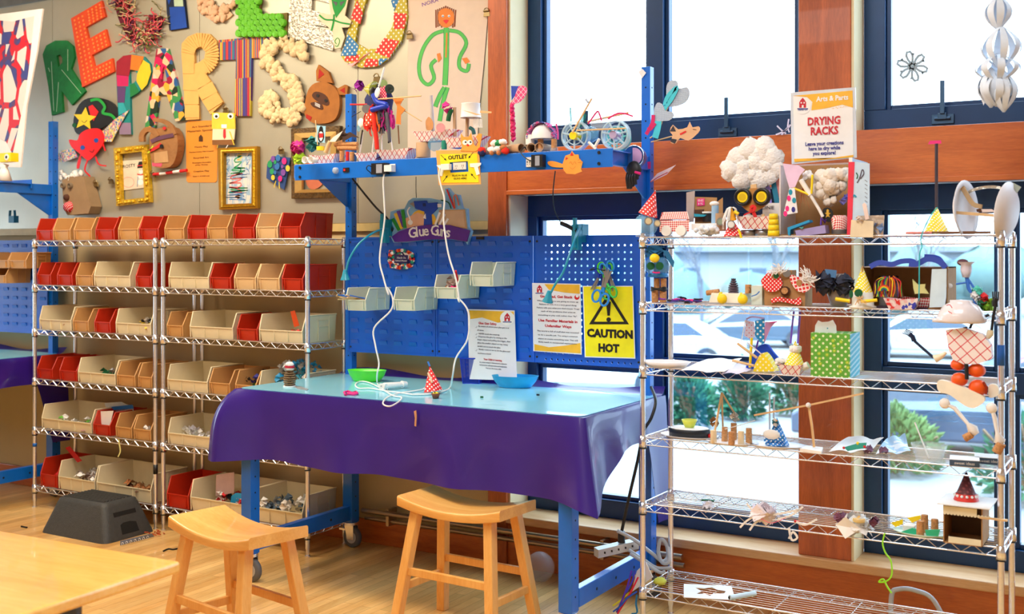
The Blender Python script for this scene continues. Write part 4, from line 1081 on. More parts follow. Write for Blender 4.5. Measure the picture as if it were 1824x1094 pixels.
# black palette blob with star
b=MB();cut(b,sm2(c1((358,580),(385,510),(430,478),(500,480),(556,508),(576,560),(540,600),(460,640),(400,658),(365,640)),3,True),YL,.012,M('black_card',(24,26,26),.5))
f=MB();cx,cy=411,580
st=[]
for i in range(10): r=(58,27)[i % 2];a=-PI/2+i*PI/5+.1;st.append((cx+r*math.cos(a),cy+r*math.sin(a)))
cut(f,c1(*st),YL-.003,.003,M('star_yellow',(238,206,40),.7));ink(f,c1((398,588),(410,598),(424,586)),1,YL-.0035,BLACK)
cut(f,c1((430,520),(450,510),(480,545),(455,590),(440,560)),YL-.002,.002,RED);ink(f,c1((440,490),(480,485),(510,520),(500,550),(540,560),(560,580)),5,YL-.004,M('leaf_green',(30,160,60),.6));disc(f,362*K1,610*K1,4,YL-.004,GREEN)
build('star_picture','black rounded card with a yellow star and green swirl','picture',[('card',b),('star',f)])
b=MB();cut(b,sm2(c1((336,680),(375,684),(388,655),(420,632),(470,625),(498,645),(503,695),(478,735),(442,775),(420,778),(380,742),(348,715)),3,True),YL-.02,.01,M('bright_red_card',(226,30,34),.55))
lg=MB()
for P in (((392,770),(386,800),(380,822)),((428,775),(412,828),(437,860),(414,886)),((465,762),(480,800),(516,808)),((500,695),(505,715),(512,735)),((400,740),(380,790),(376,822))): ink(lg,c1(*P),2.4,YL-.016,M('bright_red_card',(226,30,34),.55),4,.003)
f=MB();disc(f,468*K1,684*K1,4,YL-.022,M('eye_blue',(30,80,170),.5));disc(f,402*K1,719*K1,4,YL-.022,M('eye_blue',(30,80,170),.5));ink(f,c1((436,735),(450,742),(458,728)),.9,YL-.0215,BLACK)
WG=M_ramp('streaky_foil',[(240,230,210),(230,100,120),(80,150,190),(240,200,90),(200,205,210),(60,90,150)],30,'noise',.4)
wg=MB();cut(wg,c1((255,778),(300,735),(358,722),(378,765),(310,790)),YL-.012,.004,WG)
wg2=MB();cut(wg2,c1((498,640),(560,580),(628,535),(590,600),(545,690),(510,690)),YL-.012,.004,WG)
build('heart_creature','red heart-shaped creature with blue eyes and foil wings','craft creature',[('body',b),('legs',lg),('eyes',f),('wing',wg),('wing',wg2)])
# box head
b=MB();P=c1((302,880),(330,862),(405,858),(442,1005),(430,1040),(330,1048),(310,1020));cut(b,P,YB-.10,.095,M('grey_brown_card',(158,130,96),.85))
h=MB().m(COTTON)
for i in range(26): h.sph(PY((295+random.random()*112)*K1,(835+random.random()*38)*K1,YB-.06-random.random()*.03),.017,8,6,.25)
f=MB();MUD=M('egg_carton',(120,104,84),.9)
for x in (312,346): f.m(MUD).lathe([(.022,0),(.018,.02),(.012,.02),(.010,.006),(0,.006)],PY(x*K1,905*K1,YB-.10),14,M_=RX(PI/2))
f.m(DFUR).lathe([(.024,0),(.020,.02),(0,.024)],PY(328*K1,962*K1,YB-.10),12,M_=RX(PI/2))
f.m(M_dots('dotted_scarlet_small',(206,30,44),(240,232,232),.014,.28)).lathe([(.040,0),(.030,.03),(0,.034)],PY(338*K1,1008*K1,YB-.10),18,M_=RX(PI/2))
build('cardboard_creature','cardboard box creature with cotton hair and a red dotted mouth','craft head',[('box',b),('hair',h),('features',f)],bev=0)
GOLD=M('gold_leaf_frame',(220,178,40),.38,.5,var=.2,scale=60,bump=.6,bscale=70);GOLD2=M('dark_gold_frame',(176,128,30),.35,.5,var=.15)
DRW=[M('ink_'+k,c,.7) for k,c in (('blue',(40,110,180)),('green',(30,150,90)),('pink',(230,120,120)),('red',(220,40,50)),('yellow',(226,200,60)),('violet',(120,70,160)),('brown',(120,76,40)),('black',(30,30,34)))]
INK=dict(zip(('blue','green','pink','red','yellow','violet','brown','black'),DRW))
b=MB();frame4(b,c1((553,722),(716,703),(732,985),(566,1004)),c1((582,750),(690,738),(703,962),(590,975)),YB-.03,.028,GOLD)
for i in range(70):
    s_=random.random();k=random.randrange(4);cs=[(567,736),(703,720),(718,974),(578,990)];a,c=cs[k],cs[(k+1) % 4]
    b.sph(PY((a[0]+(c[0]-a[0])*s_)*K1,(a[1]+(c[1]-a[1])*s_)*K1,YB-.034),random.uniform(.008,.014),7,4)
pp=MB();cut(pp,c1((580,785),(702,777),(700,915),(592,928)),YB-.006,.002,M('cream_paper',(226,212,190),.8))
f=MB();yk=YB-.0068
for (x,y,r) in ((687,835,6),(686,860,7.5),(684,888,8.5)): disc(f,x*K1,y*K1,r*.62,yk,PAPER,.0004)
cut(f,c1((668,820),(702,816),(700,785),(676,788)),yk-.0006,.0004,INK['black']);ink(f,c1((668,808),(702,804)),1.6,yk-.0014,INK['red'],1);ink(f,c1((668,848),(686,852),(704,846)),2,yk-.0008,INK['red']);ink(f,c1((672,860),(668,910)),.8,yk-.0008,INK['blue'],1)
for y in (828,): disc(f,683*K1,y*K1,.6,yk-.0012,INK['black'],.0002);disc(f,692*K1,y*K1,.6,yk-.0012,INK['black'],.0002)
ptext(f,'FROSTY',590*K1,658*K1,810*K1,6,yk,INK['black'],.0,-.06);ink(f,[(c[0],c[1]) for c in c1(*[(625+28*math.cos(t/3),888+25*math.sin(t/3)) for t in range(20)])],.5,yk,INK['pink'],1)
build('picture_frame','bright gold leaf frame with a small snowman drawing pinned inside','picture',[('frame',b),('paper',pp),('drawing',f)])
b=MB();frame4(b,c2((20,722),(213,712),(215,1015),(28,1022)),c2((50,745),(187,742),(185,990),(48,995)),YB-.03,.028,GOLD2);frame4(b,c2((34,732),(202,725),(202,1004),(38,1010)),c2((42,738),(194,733),(193,997),(44,1002)),YB-.036,.006,GOLD)
pp=MB();cut(pp,c2((50,745),(187,742),(185,990),(48,995)),YB-.008,.003,M_ramp('blue_wash',[(226,220,214),(190,205,215),(150,185,210),(222,216,208)],9,'noise',.7,(3,1,1)))
f=MB();yk=YB-.0088
def scrib(b,cx,cy,rx,ry,col,n,wd,k0=c2):
    pts=[(cx+rx*math.sin(i*1.9),cy-ry+2*ry*i/n+ry*.15*math.cos(i*2.3)) for i in range(n+1)];ink(b,k0(*pts),wd,yk,INK[col],2)
scrib(f,118,800,20,45,'green',9,2.2);scrib(f,118,830,38,15,'green',6,2);scrib(f,110,890,34,48,'pink',12,2.6);scrib(f,112,860,55,12,'blue',6,1);scrib(f,112,950,50,24,'blue',12,1.2);scrib(f,120,925,50,12,'green',6,1.6);scrib(f,118,958,14,8,'brown',5,2);scrib(f,128,765,14,18,'yellow',7,1.6);scrib(f,70,800,10,50,'blue',12,.8);scrib(f,168,800,10,50,'blue',12,.8)
build('picture_frame','plain gold frame around a blue and green crayon drawing','picture',[('frame',b),('paper',pp),('drawing',f)])
b=MB();frame4(b,c2((378,628),(615,612),(612,962),(380,968)),c2((412,655),(585,645),(584,935),(412,938)),YB-.03,.028,M('carved_dark_frame',(92,66,24),.5,.3,var=.4,scale=60,bump=.6))
frame4(b,c2((394,650),(598,640),(596,935),(396,940)),c2((430,672),(570,664),(570,920),(430,924)),YB-.034,.02,M('pale_gold_fillet',(196,160,92),.4,.4))
pp=MB();cut(pp,sm2(c2((440,780),(545,770),(540,880),(495,922),(455,900)),3,True),YB-.008,.004,M('clay_red_paper',(196,110,80),.8))
build('picture_frame','dark carved wooden frame with a gold fillet behind the shelf end','picture',[('frame',b),('paper_shape',pp)])
# moose of paper bags
BAG=M('crumpled_bag',(150,104,60),.85,var=.12,bump=.7,bscale=24)
b=MB();cut(b,sm2(c1((738,640),(790,622),(840,622),(865,680),(858,760),(828,812),(758,815),(735,770),(728,700)),3,True),YL-.05,.06,BAG)
a1=MB();ink(a1,c1((688,690),(690,655),(715,630),(748,640),(765,665)),9,YL-.055,BAG,4,.02)
a2=MB();ink(a2,c1((745,584),(790,590),(830,615),(850,655)),7,YL-.055,BAG,4,.02)
f=MB();ink(f,c1((735,690),(780,672),(845,658)),7,YL-.056,M('mauve_felt',(96,60,84),.9));ink(f,c1((728,735),(760,720),(785,700)),5,YL-.06,RED);disc(f,786*K1,712*K1,3.5,YL-.062,BLACK);cut(f,c1((740,792),(790,796),(785,812),(742,810)),YL-.052,.002,M('dusty_pink',(206,80,110),.7));ink(f,c1((720,745),(730,735),(745,710)),2,YL-.06,M('lime',(190,220,40),.6));disc(f,800*K1,625*K1,3,YL-.06,RED)
cut(f,c1((750,745),(815,735),(820,790),(752,795)),YL-.054,.004,M('pale_bag',(186,146,100),.85))
build('moose_head','crumpled brown paper moose head between the gold frame and the orange sign','craft head',[('head',b),('antler',a1),('antler',a2),('features',f)])
b=MB();q=[PY(x*K1,y*K1,YL-.01) for x,y in ((748,850),(780,847),(812,843),(845,838),(878,834),(910,830))]
for i in range(5): b.m((RED,PAPER)[i % 2]).tube([q[i],q[i+1]],.011,8)
build('striped_stick','red and white striped paper stick below the moose head','stick',b)
# sponsor sign
b=MB();cut(b,c1((905,600),(915,590),(1045,586),(1060,600),(1057,880),(1048,889),(916,889),(908,880)),YB-.003,.003,M('orange_sign',(224,142,50),.5,var=.03))
f=MB();yk=YB-.0042;TX=M('sign_brown_ink',(70,40,16),.6)
for s_,y,h,x0,x1 in (('Art Standard',616,3.6,935,1030),('Materials Sponsors',636,3.6,912,1052),('Messy Play',715,3,948,1012),('Thurston County Title Company',739,2.2,920,1040),('Recycled Art',768,3,942,1016),('Washington Association',792,2.2,936,1028),('of Play Therapy',803,2.2,950,1012),('Creative Play',834,3,942,1018),('Katie C. & Will Leap',858,2.2,940,1020)):
    ptext(f,s_,x0*K1,x1*K1,y*K1,h,yk,TX)
cut(f,c1((968,690),(968,668),(978,655),(988,668),(988,690)),yk,.0004,TX)
build('sponsor_sign','orange sponsor sign with small brown lettering','sign',[('board',b),('lettering',f)])
# yellow creature
b=MB();yk=YL-.02;cut(b,c1((1032,548),(1142,551),(1146,628),(1032,628)),yk,.006,M('mustard_card',(232,200,60),.6))
b2=MB();cut(b2,c1((1036,628),(1145,628),(1140,682),(1034,682)),yk+.001,.005,M('cream_card',(232,216,184),.8));b3=MB();cut(b3,c1((1033,682),(1140,680),(1138,706),(1034,706)),yk,.006,M('trouser_brown',(130,84,40),.8))
f=MB()
for x in (1053,1122): disc(f,x*K1,565*K1,5.2,yk-.003,PAPER,.003);disc(f,x*K1,567*K1,2.4,yk-.0045,BLACK,.001)
cut(f,c1((1078,606),(1104,606),(1104,624),(1078,624)),yk-.001,.001,PAPER);cut(f,c1((1088,630),(1098,628),(1100,668),(1092,678),(1086,664)),yk-.001,.001,INK['red'])
lg=MB();ink(lg,c1((1060,706),(1058,722)),1,yk,INK['yellow'],1,.001);ink(lg,c1((1118,640),(1140,706)),1.6,yk-.004,INK['yellow'],1,.001);ink(lg,c1((1110,706),(1100,722)),1,yk,PAPER,1,.001)
build('yellow_character','square yellow card creature with googly eyes and a red tie','craft creature',[('face',b),('shirt',b2),('trousers',b3),('eyes',f),('legs',lg)])
# peacock
b=MB();cut(b,c2((262,800),(290,760),(375,768),(345,925),(258,868)),YL-.004,.006,M('night_blue_card',(36,70,130),.6))
f=MB()
for i,(x,y,r) in enumerate(((275,800,16),(290,775,14),(315,770,15),(345,785,15),(362,820,14),(285,835,14),(340,840,15),(310,810,16),(325,870,13),(290,865,12),(300,790,9),(335,812,8),(300,840,9))):
    disc(f,380+x*K1,y*K1,r*K1*.75,YL-.008-i*.001,(INK['green'],INK['violet'],INK['blue'],PINK,INK['yellow'])[i % 5],.002,ry=r*K1*1.1)
ink(f,c2((305,880),(295,915)),1.5,YL-.006,INK['yellow'],1);ink(f,c2((320,885),(322,920)),1.5,YL-.006,INK['yellow'],1)
build('peacock_picture','small peacock collage on blue card beside the plain gold frame','picture',[('card',b),('feathers',f)])
# clips holding work to the board
CL=M('brass_clip',(150,130,90),.3,.8)
for lab,x,y in (('small bulldog clip below the red heart creature',465,895),('small bulldog clip left of the bright gold frame',538,882),('small bulldog clip at the end of the striped stick',742,850),('bulldog clip on top of the yellow card creature',1097,535),('bulldog clip above the peacock collage',380/K1*0+1368,735),('bulldog clip beside the girl poster, right of the letter D',1994,172),('bulldog clip at the right edge of the girl poster',2370,62)):
    b=MB();c=PY(x*K1,y*K1,YL-.012);b.m(CL).slab([c+Vector(q) for q in ((-.022,0,-.02),(.022,0,-.02),(.016,0,.012),(-.016,0,.012))],(0,.012,0));b.tube(arc(c+Vector((0,-.004,.012)),.014,0,PI,8),.003,5);b.cyl(c+Vector((-.018,-.004,.010)),c+Vector((.018,-.004,.010)),.005,n=8)
    build('bulldog_clip',lab,'clip',b,'clips on the metal board')
# poster with the girl
b=MB();POST=M('cream_poster_paper',(222,202,184),.85,var=.03)
P=[(727,-30),(871,-30),(869,25),(862,110),(855,180),(851,235),(848,300),(726,303)]
cut(b,P,YB-.006,.001,POST)
f=MB();yk=YB-.0068;GR=M('crayon_green',(90,190,90),.8);LN=INK['green']
SK=M('crayon_orange',(222,130,60),.8);HR=M('crayon_brown',(130,70,44),.8)
for i in range(11): x=1085+i*9;ink(f,c2((x,135-(i % 3)*4),(x+2+(i-5)*.6,50-(22-abs(i-5)*4))),2.6,yk,HR,1)
cut(f,sm2(c2((1097,60),(1130,40),(1168,58),(1170,110),(1132,135),(1100,112)),3,True),yk-.0008,.0004,SK)
for x in (1118,1148): disc(f,380+x*K1,78*K1,2.2,yk-.0018,PAPER,.0003);disc(f,380+x*K1,79*K1,1.1,yk-.0026,INK['blue'],.0003)
cut(f,c2((1118,100),(1132,96),(1148,98),(1134,117)),yk-.0018,.0003,INK['red'])
def outl(pts,wd=6):
    ink(f,c2(*pts),wd,yk,GR);q=sm2(c2(*pts),4)
    for s_ in (-1,1):
        r=[]
        for i,(x,y) in enumerate(q):
            a=q[max(i-1,0)];c=q[min(i+1,len(q)-1)];dx,dy=c[0]-a[0],c[1]-a[1];L_=math.hypot(dx,dy) or 1
            r.append((x-dy/L_*wd*.5*s_,y+dx/L_*wd*.5*s_))
        ink(f,r,.8,yk-.0006,LN,1)
outl([(1122,150),(1070,170),(1025,230),(1002,310),(1010,380),(1045,412),(1075,380),(1060,320),(1085,290)]);outl([(1150,148),(1200,160),(1232,210),(1200,280),(1200,330),(1235,345),(1245,310)])
outl([(1135,135),(1134,280),(1128,415)],9);outl([(1126,425),(1100,470),(1080,520)],7);outl([(1140,425),(1118,500),(1102,590)],7)
ink(f,c2((1137,160),(1133,280)),2.5,yk-.0012,SK,1);cut(f,c2((1088,262),(1105,258),(1112,285),(1095,305)),yk-.001,.0004,SK);cut(f,c2((1210,285),(1235,280),(1250,300),(1228,312)),yk-.001,.0004,SK)
ptext(f,'NORA',380+1015*K1,380+1095*K1,12*K1,7,yk,INK['violet'],0,-.15)
build('poster','tall cream poster with a crayon drawing of a green girl','poster',[('paper',b),('drawing',f)])
# ================================================================ workbench: things on, around and above it
def kk(px,Y): d=ray(px,HY);return (Y/d.y)/FPX            # metres per photo px at that plane
cA=lambda *p: kpt(520,120,.19198,p)
cB=lambda *p: kpt(820,140,.19198,p)
cD=lambda *p: kpt(590,240,.27434,p)
cE=lambda *p: kpt(590,400,.3125,p)
cF=lambda *p: kpt(840,0,.36566,p)
def P3(pts,Y): return [PY(x,y,Y) for x,y in pts]
def food_tray(px0,px1,Y,z,h=.045,dp=.10,mat=PLAID,squash=1):
    """paper boat tray: flared walls round a small base"""
    x0,x1=X_(px0,Y),X_(px1,Y);cx,w_=(x0+x1)/2,(x1-x0)/2;b=MB().m(mat)
    y0,y1=Y,Y+dp;f=.70;cy=(y0+y1)/2;hd=dp/2
    bot=[(cx-w_*f,cy-hd*f,z),(cx+w_*f,cy-hd*f,z),(cx+w_*f,cy+hd*f,z),(cx-w_*f,cy+hd*f,z)]
    top=[(cx-w_,cy-hd,z+h),(cx+w_,cy-hd,z+h),(cx+w_,cy+hd,z+h),(cx-w_,cy+hd,z+h)]
    mid=[(cx,cy-hd*1.03,z+h*.86),(cx,cy+hd*1.03,z+h*.86)]
    vs=bot+top+mid
    b.add(vs,[(3,2,1,0),(0,1,5,8,4),(1,2,6,5),(2,3,7,9,6),(3,0,4,7)])
    s_=.97
    vi=[(cx+(v[0]-cx)*s_,cy+(v[1]-cy)*s_,v[2]+(.001 if i < 4 else -.0005)) for i,v in enumerate(vs)]
    b.add(vi,[(0,1,2,3),(4,8,5,1,0),(5,6,2,1),(6,9,7,3,2),(7,4,0,3)])
    return b
def cork(b,p,q,r=.0115,mat=None): return b.m(mat or CORK).cyl(p,q,r,r*.94,12)
def tissue(b,c,r,mat,n=26,sq=1):
    b.m(mat)
    for i in range(n):
        d=Vector((random.gauss(0,1),random.gauss(0,1),random.gauss(0,1))).normalized();u=d.cross(Vector((0,0,1))).normalized();v_=d.cross(u)
        k=r*random.uniform(.6,1);p=Vector(c)+Vector((d.x,d.y,d.z*sq))*k*.6
        b.add([p-u*k*.6,p+v_*k*.5+d*k*.3,p+u*k*.6,p-v_*k*.5+d*k*.25,p+d*k*.1],[(0,1,4),(1,2,4),(2,3,4),(3,0,4)])
    return b
def fluff(b,c,rx,rz,n,mat=None,ry=.05,k=.3,jit=.25):
    b.m(mat or COTTON)
    for i in range(n):
        a=random.uniform(0,2*PI);q=random.random()**.5*(1-k*.6)
        p=Vector(c)+Vector((math.cos(a)*q*rx,random.uniform(-1,1)*ry*.6,math.sin(a)*q*rz));r=min(rx,rz)*random.uniform(k*.7,k*1.2)
        b.sph(p,(r,r*.8,r),8,6,jit)
    return b
def scribbles(b,c,rx,rz,n,mats,r=.0025,ry=.03,L_=5):
    for i in range(n):
        p=Vector(c)+Vector((random.gauss(0,.45)*rx,random.uniform(-1,1)*ry,random.gauss(0,.45)*rz));pts=[p]
        for k in range(L_): p=p+Vector((random.uniform(-1,1)*rx*.3,random.uniform(-.5,.5)*ry*.5,random.uniform(-1,1)*rz*.3));pts.append(p)
        b.m(random.choice(mats)).tube(smooth(pts,2),r,4)
    return b
def cone(b,tip,c,r,mat,n=20,open_=True):
    tip=Vector(tip);c=Vector(c);d=(tip-c).normalized();a=Vector((0,1,0));u=d.cross(a).normalized();w_=d.cross(u);b.m(mat)
    ring=[c+u*r*math.cos(2*PI*i/n)+w_*r*math.sin(2*PI*i/n) for i in range(n)]
    b.add(ring+[tip],[(i,(i+1) % n,n) for i in range(n)],True);b.add(ring,[tuple(range(n-1,-1,-1))]);return b
YS=4.80;ZS=2.2415
ZB=2.236
# a) plaid tray with penguin card and tissue
k=kk(560,YS)
tr=food_tray(549,597,YS-.02,ZS,.05,.10)
ti=MB();tissue(ti,PY(530,262,YS+.03),.055,M('magenta_tissue',(214,50,150),.8));tissue(ti,PY(534,283,YS+.03),.05,M('lime_tissue',(170,210,40),.8),sq=.6);tissue(ti,PY(556,258,YS+.04),.055,M('teal_tissue',(70,160,160),.8))
pc=MB();cut(pc,cA((228,538),(312,545),(305,702),(215,690)),YS,.002,M('pale_blue_card',(150,200,226),.6));yk=YS-.001
cut(pc,sm2(cA((250,580),(262,548),(282,552),(290,590),(298,650),(280,690),(252,690),(240,640)),2,True),yk,.001,BLACK)
cut(pc,sm2(cA((256,600),(282,602),(288,650),(270,685),(254,660)),2,True),yk-.001,.001,PAPER);cut(pc,cA((250,612),(290,612),(288,650),(254,655)),yk-.002,.001,RED)
pc.m(STICK).tube([PY(566,258,YS),PY(562,214,YS)],.003,5)
yc=MB();yc.m(YEL).cyl(PY(571,268,YS),PY(571,261,YS),.022,n=16)
cp=MB()
for x in (553,564): cp.m(WHITE).lathe([(.012,0),(.020,.05),(.0185,.05),(.010,.004)],PY(x,286,YS-.06)+Vector((0,0,0)),14,M_=RX(PI/2))
bark=MB();bark.m(STICK).tube([PY(580,272,YS-.01),PY(588,252,YS-.01)],.012,8)
build('penguin_tray','plaid paper tray with a penguin card and pink tissue on the blue shelf','craft',[('food_tray',tr),('tissue',ti),('penguin_card',pc),('bottle_cap',yc),('cups',cp),('bark',bark)])
# b) cork cabin
cb=MB();Y0=YS+.0
for (a,c_) in ((cA((432,712))[0],cA((608,712))[0]),(cA((428,748))[0],cA((606,750))[0])): cork(cb,PY(*a,Y0),PY(*c_,Y0),.0125)
for (a,c_) in ((cA((463,775))[0],cA((463,872))[0]),(cA((556,785))[0],cA((556,870))[0]),(cA((480,690))[0],cA((400,720))[0])): cork(cb,PY(*a,Y0),PY(*c_,Y0),.0135)
cb.m(RED).cyl(PY(*cA((515,782))[0],Y0),PY(*cA((515,868))[0],Y0),.009)
ft=MB();DK=M('dark_feather',(60,40,34),.8)
for P in (((440,640),(540,640),(625,655),(540,600)),((460,590),(560,640),(470,690)),((430,620),(500,560),(470,640))): cut(ft,cA(*P),Y0-.02,.003,DK)
cut(ft,cA((345,690),(380,650),(470,590),(440,640),(400,690)),Y0-.03,.003,M('white_feather',(230,220,210),.8))
build('cork_cabin','little cabin of wine corks with dark feathers on its roof','craft',[('corks',cb),('feathers',ft)])
# c) yarn doll standing in two plaid trays
t1=food_tray(631,672,YS-.02,ZS,.048,.10);t2=food_tray(669,728,YS-.03,ZS+.002,.055,.11)
YD=YS+.02;leg=MB();leg.m(WHITE)
for P in (((660,600),(630,790)),((770,560),(745,790)),((830,560),(835,780)),((900,560),(935,780)),((860,600),(770,700))): leg.tube(P3(cA(*P),YD),.004,6)
bd=MB();CS=[M('yarn_red',(222,44,30),.9),M('yarn_orange',(236,110,40),.9),M('yarn_grey',(86,84,96),.9),M('yarn_magenta',(206,44,150),.9),M('yarn_purple',(110,50,140),.9),M('yarn_navy',(34,40,90),.9)]
bd.m(CS[5]).sph(PY(*cA((810,380))[0],YD),(.085,.06,.12),12,8,.15)
for i in range(90):
    x=random.gauss(800,62);y=random.uniform(330,460);c_=CS[0] if x < 760 else CS[1] if x < 800 else CS[2] if x < 880 and random.random() < .6 else CS[3]
    pts=[(x,y)]
    for q in range(5): pts.append((pts[-1][0]+random.uniform(-14,14),pts[-1][1]+random.uniform(15,42)))
    yy=YD-random.uniform(.03,.075);bd.m(c_).tube(smooth(P3(cA(*pts),yy),2),random.uniform(.003,.006),4)
bd.m(CS[0]).tube(smooth(P3(cA((760,420),(770,560),(785,680),(790,760)),YD-.075),3),.012,6)
bd.m(CS[2]).tube(smooth(P3(cA((880,420),(895,540),(905,680),(900,690)),YD-.08),3),.009,6)
ds=MB();cut(ds,cA((690,430),(740,400),(735,530),(670,545)),YD-.07,.003,M_dots('dotted_orange',(234,76,40),(250,240,230),.02,.28));cut(ds,cA((820,180),(870,170),(880,300),(810,300)),YD-.07,.003,M_dots('dotted_pinkred',(222,40,90),(250,240,240),.012,.3))
hat=MB();cone(hat,PY(*cA((655,195))[0],YD-.02),PY(*cA((765,210))[0],YD-.02),.048,M_dots('dotted_mustard',(180,176,40),(244,240,220),.015,.28));tissue(hat,PY(*cA((620,175))[0],YD-.02),.04,M('purple_tissue',(150,30,160),.8))
sp=MB();sp.m(WHITE).tube(P3(cA((858,0),(835,80),(805,180)),YD-.09),.005,6);sp.sph(PY(*cA((793,235))[0],YD-.09),(.018,.006,.03),12,8,0,RY(.3))
bt=MB();bt.m(M('cobalt_tube',(20,60,190),.4)).tube(smooth(P3(cA((755,250),(790,320),(850,340),(880,355),(830,370),(740,395)),YD-.085),4),.015,8);bt.m(BLACK).tube(smooth(P3(cA((760,190),(742,230),(750,290)),YD-.08),3),.01,6)
stk=MB();stk.m(STICK).tube(P3(cA((800,295),(1000,282),(1200,265)),YD-.09),.004,5);stk.tube(P3(cA((1020,388),(1205,500)),YD-.06),.003,5);stk.m(RED).tube(P3(cA((542,345),(700,345)),YD-.03),.005,6);stk.m(BLACK).tube(P3(cA((553,460),(640,408)),YD-.03),.002,4);stk.m(M('brown_stick',(130,90,60),.8)).tube(P3(cA((985,540),(995,710)),YD-.03),.004,5)
cpz=MB()
for (x,y,r,m_) in ((850,152,34,M('pale_green_lid',(170,200,130),.4)),(905,200,40,M('dark_green_lid',(40,60,56),.4)),(690,385,38,STEEL),(905,200,22,STEEL)): cpz.m(m_).cyl(PY(*cA((x,y))[0],YD-.05),PY(*cA((x,y))[0],YD-.07),r*k*.19*1.05,n=18)
rb=MB();cut(rb,cA((930,285),(1035,290),(1000,350),(1050,390),(1010,440),(1008,530),(965,525),(975,360)),YD-.07,.004,M('orange_ribbon',(226,130,50),.5))
fl_=MB();fl_.m(WHITE).sph(PY(*cA((640,515))[0],YD-.04),(.022,.006,.026),10,6);fl_.m(CLEARB).sph(PY(*cA((620,565))[0],YD-.04),(.014,.005,.02),10,6);fl_.m(BLACK).tube(smooth(P3(cA((655,580),(645,640),(635,715)),YD-.03),3),.004,5)
build('yarn_doll','tall bundle of coloured yarn and ribbons standing on white sticks in two plaid trays','craft',[('food_tray',t1),('food_tray',t2),('legs',leg),('yarn_body',bd),('dotted_paper',ds),('party_hat',hat),('spoon',sp),('blue_tube',bt),('sticks',stk),('lids',cpz),('ribbon',rb),('petals',fl_)])
b=MB();c=PY(*cA((785,105))[0],YL-.012);b.m(CL).slab([c+Vector(q) for q in ((-.03,0,-.03),(.03,0,-.03),(.02,0,.012),(-.02,0,.012))],(0,.012,0));b.tube(arc(c+Vector((0,-.004,.012)),.018,0,PI,8),.004,5)
build('bulldog_clip','bulldog clip on the metal board above the yarn doll','clip',b,'clips on the metal board')
# d) tray boats on tubes
TUBE=M('cardboard_tube',(184,150,116),.8,var=.06)
t3=food_tray(734,806,YS-.02,PY(760,252,YS).z,.055,.10);tb=MB().m(TUBE).lathe([(.038,0),(.038,.078),(.034,.078),(.034,.002)],PY(754,281,YS+.02)-Vector((0,0,.0)),20)
t4=food_tray(788,856,YS-.03,PY(820,262,YS-.03).z,.055,.10)
ms=MB();GT=M('grey_tube',(190,186,188),.7)
ms.m(GT).tube(P3(cA((1290,262),(1312,600)),YS+.02),.009,10);ms.m(TUBE).tube(P3(cA((1510,372),(1512,640)),YS+.02),.010,10);ms.m(TUBE).tube(P3(cA((1628,470),(1625,640)),YS+.02),.010,10)
cu=MB();kz=kk(838,YS);c0=PY(838.5,210,YS+.0);cu.m(WHITE).lathe([(19*kz,0),(18.4*kz,.003),(16.5*kz,24*kz),(17.3*kz,25.5*kz),(0,25.5*kz)],c0,24)
br_=MB();cut(br_,cA((1575,395),(1640,410),(1780,445),(1700,440)),YS-.09,.002,STICK);cut(br_,cA((1745,400),(1850,410),(1850,425),(1745,425)),YS-.05,.002,STICK)
gm=MB();cut(gm,sm2(cA((1268,460),(1290,480),(1310,520),(1300,575),(1250,580),(1240,510),(1250,480)),3,True),YS-.01,.004,M('gingerbread_card',(196,140,90),.8))
dc=MB();tissue(dc,PY(*cA((1435,370))[0],YS),.04,M('magenta_tissue',(214,50,150),.8),16);dc.m(GREEN).tube(smooth(P3(cA((1480,390),(1460,440),(1450,500)),YS),3),.012,6);dc.m(M('teal_strip',(20,90,90),.6)).tube(smooth(P3(cA((1650,560),(1680,580),(1690,620)),YS),3),.01,6)
dc.m(M('pale_pink_foam',(240,170,176),.7)).cyl(PY(*cA((1380,560))[0],YS-.03),PY(*cA((1380,560))[0],YS-.05),.024);dc.m(WHITE)
for i in range(10): x=1690+i*8;dc.tube(smooth(P3(cA((x,478),(x-8+i,520),(x+4,560)),YS-.02),2),.002,4)
bl=MB();bl.m(CLEARB).cyl(PY(*cA((1325,715))[0],YS-.03),PY(*cA((1325,715))[0],YS+.0),.036,n=18);bl.m(M('teal_green_tube',(20,140,120),.5)).cyl(PY(*cA((1412,680))[0],YS-.02),PY(*cA((1412,760))[0],YS-.02),.014)
build('boat_trays','two plaid paper trays like boats on cardboard tubes, with tube masts','craft',[('food_tray',t3),('food_tray',t4),('tube',tb),('masts',ms),('paper_cup',cu),('brim_sticks',br_),('gingerbread',gm),('decorations',dc),('lids',bl)])
# e) outlet sign hanging on the beam, with cat cut-out and paper pistols
YO=4.762;yk=YO-.006
b=MB();cuth(b,cA((1335,772),(1735,765),(1752,1085),(1362,1094),(1350,930)),cA((1462,882),(1632,870),(1638,968),(1468,978)),YO-.004,.004,M('light_orange_card',(244,172,84),.6))
b2=MB();cuth(b2,cA((1372,806),(1718,800),(1732,1068),(1388,1072)),cA((1462,882),(1632,870),(1638,968),(1468,978)),yk,.002,M('sign_yellow',(250,222,20),.5))
f=MB();ptext(f,'OUTLET',*[q[0] for q in cA((1448,0),(1625,0))],cA((0,834))[0][1],7,yk-.001,BLACK,.0006,-.02)
ptext(f,'PLUG IN GLUE',*[q[0] for q in cA((1488,0),(1622,0))],cA((0,1004))[0][1],3.4,yk-.001,BLACK);ptext(f,'GUNS HERE',*[q[0] for q in cA((1500,0),(1618,0))],cA((0,1032))[0][1],3.4,yk-.001,BLACK)
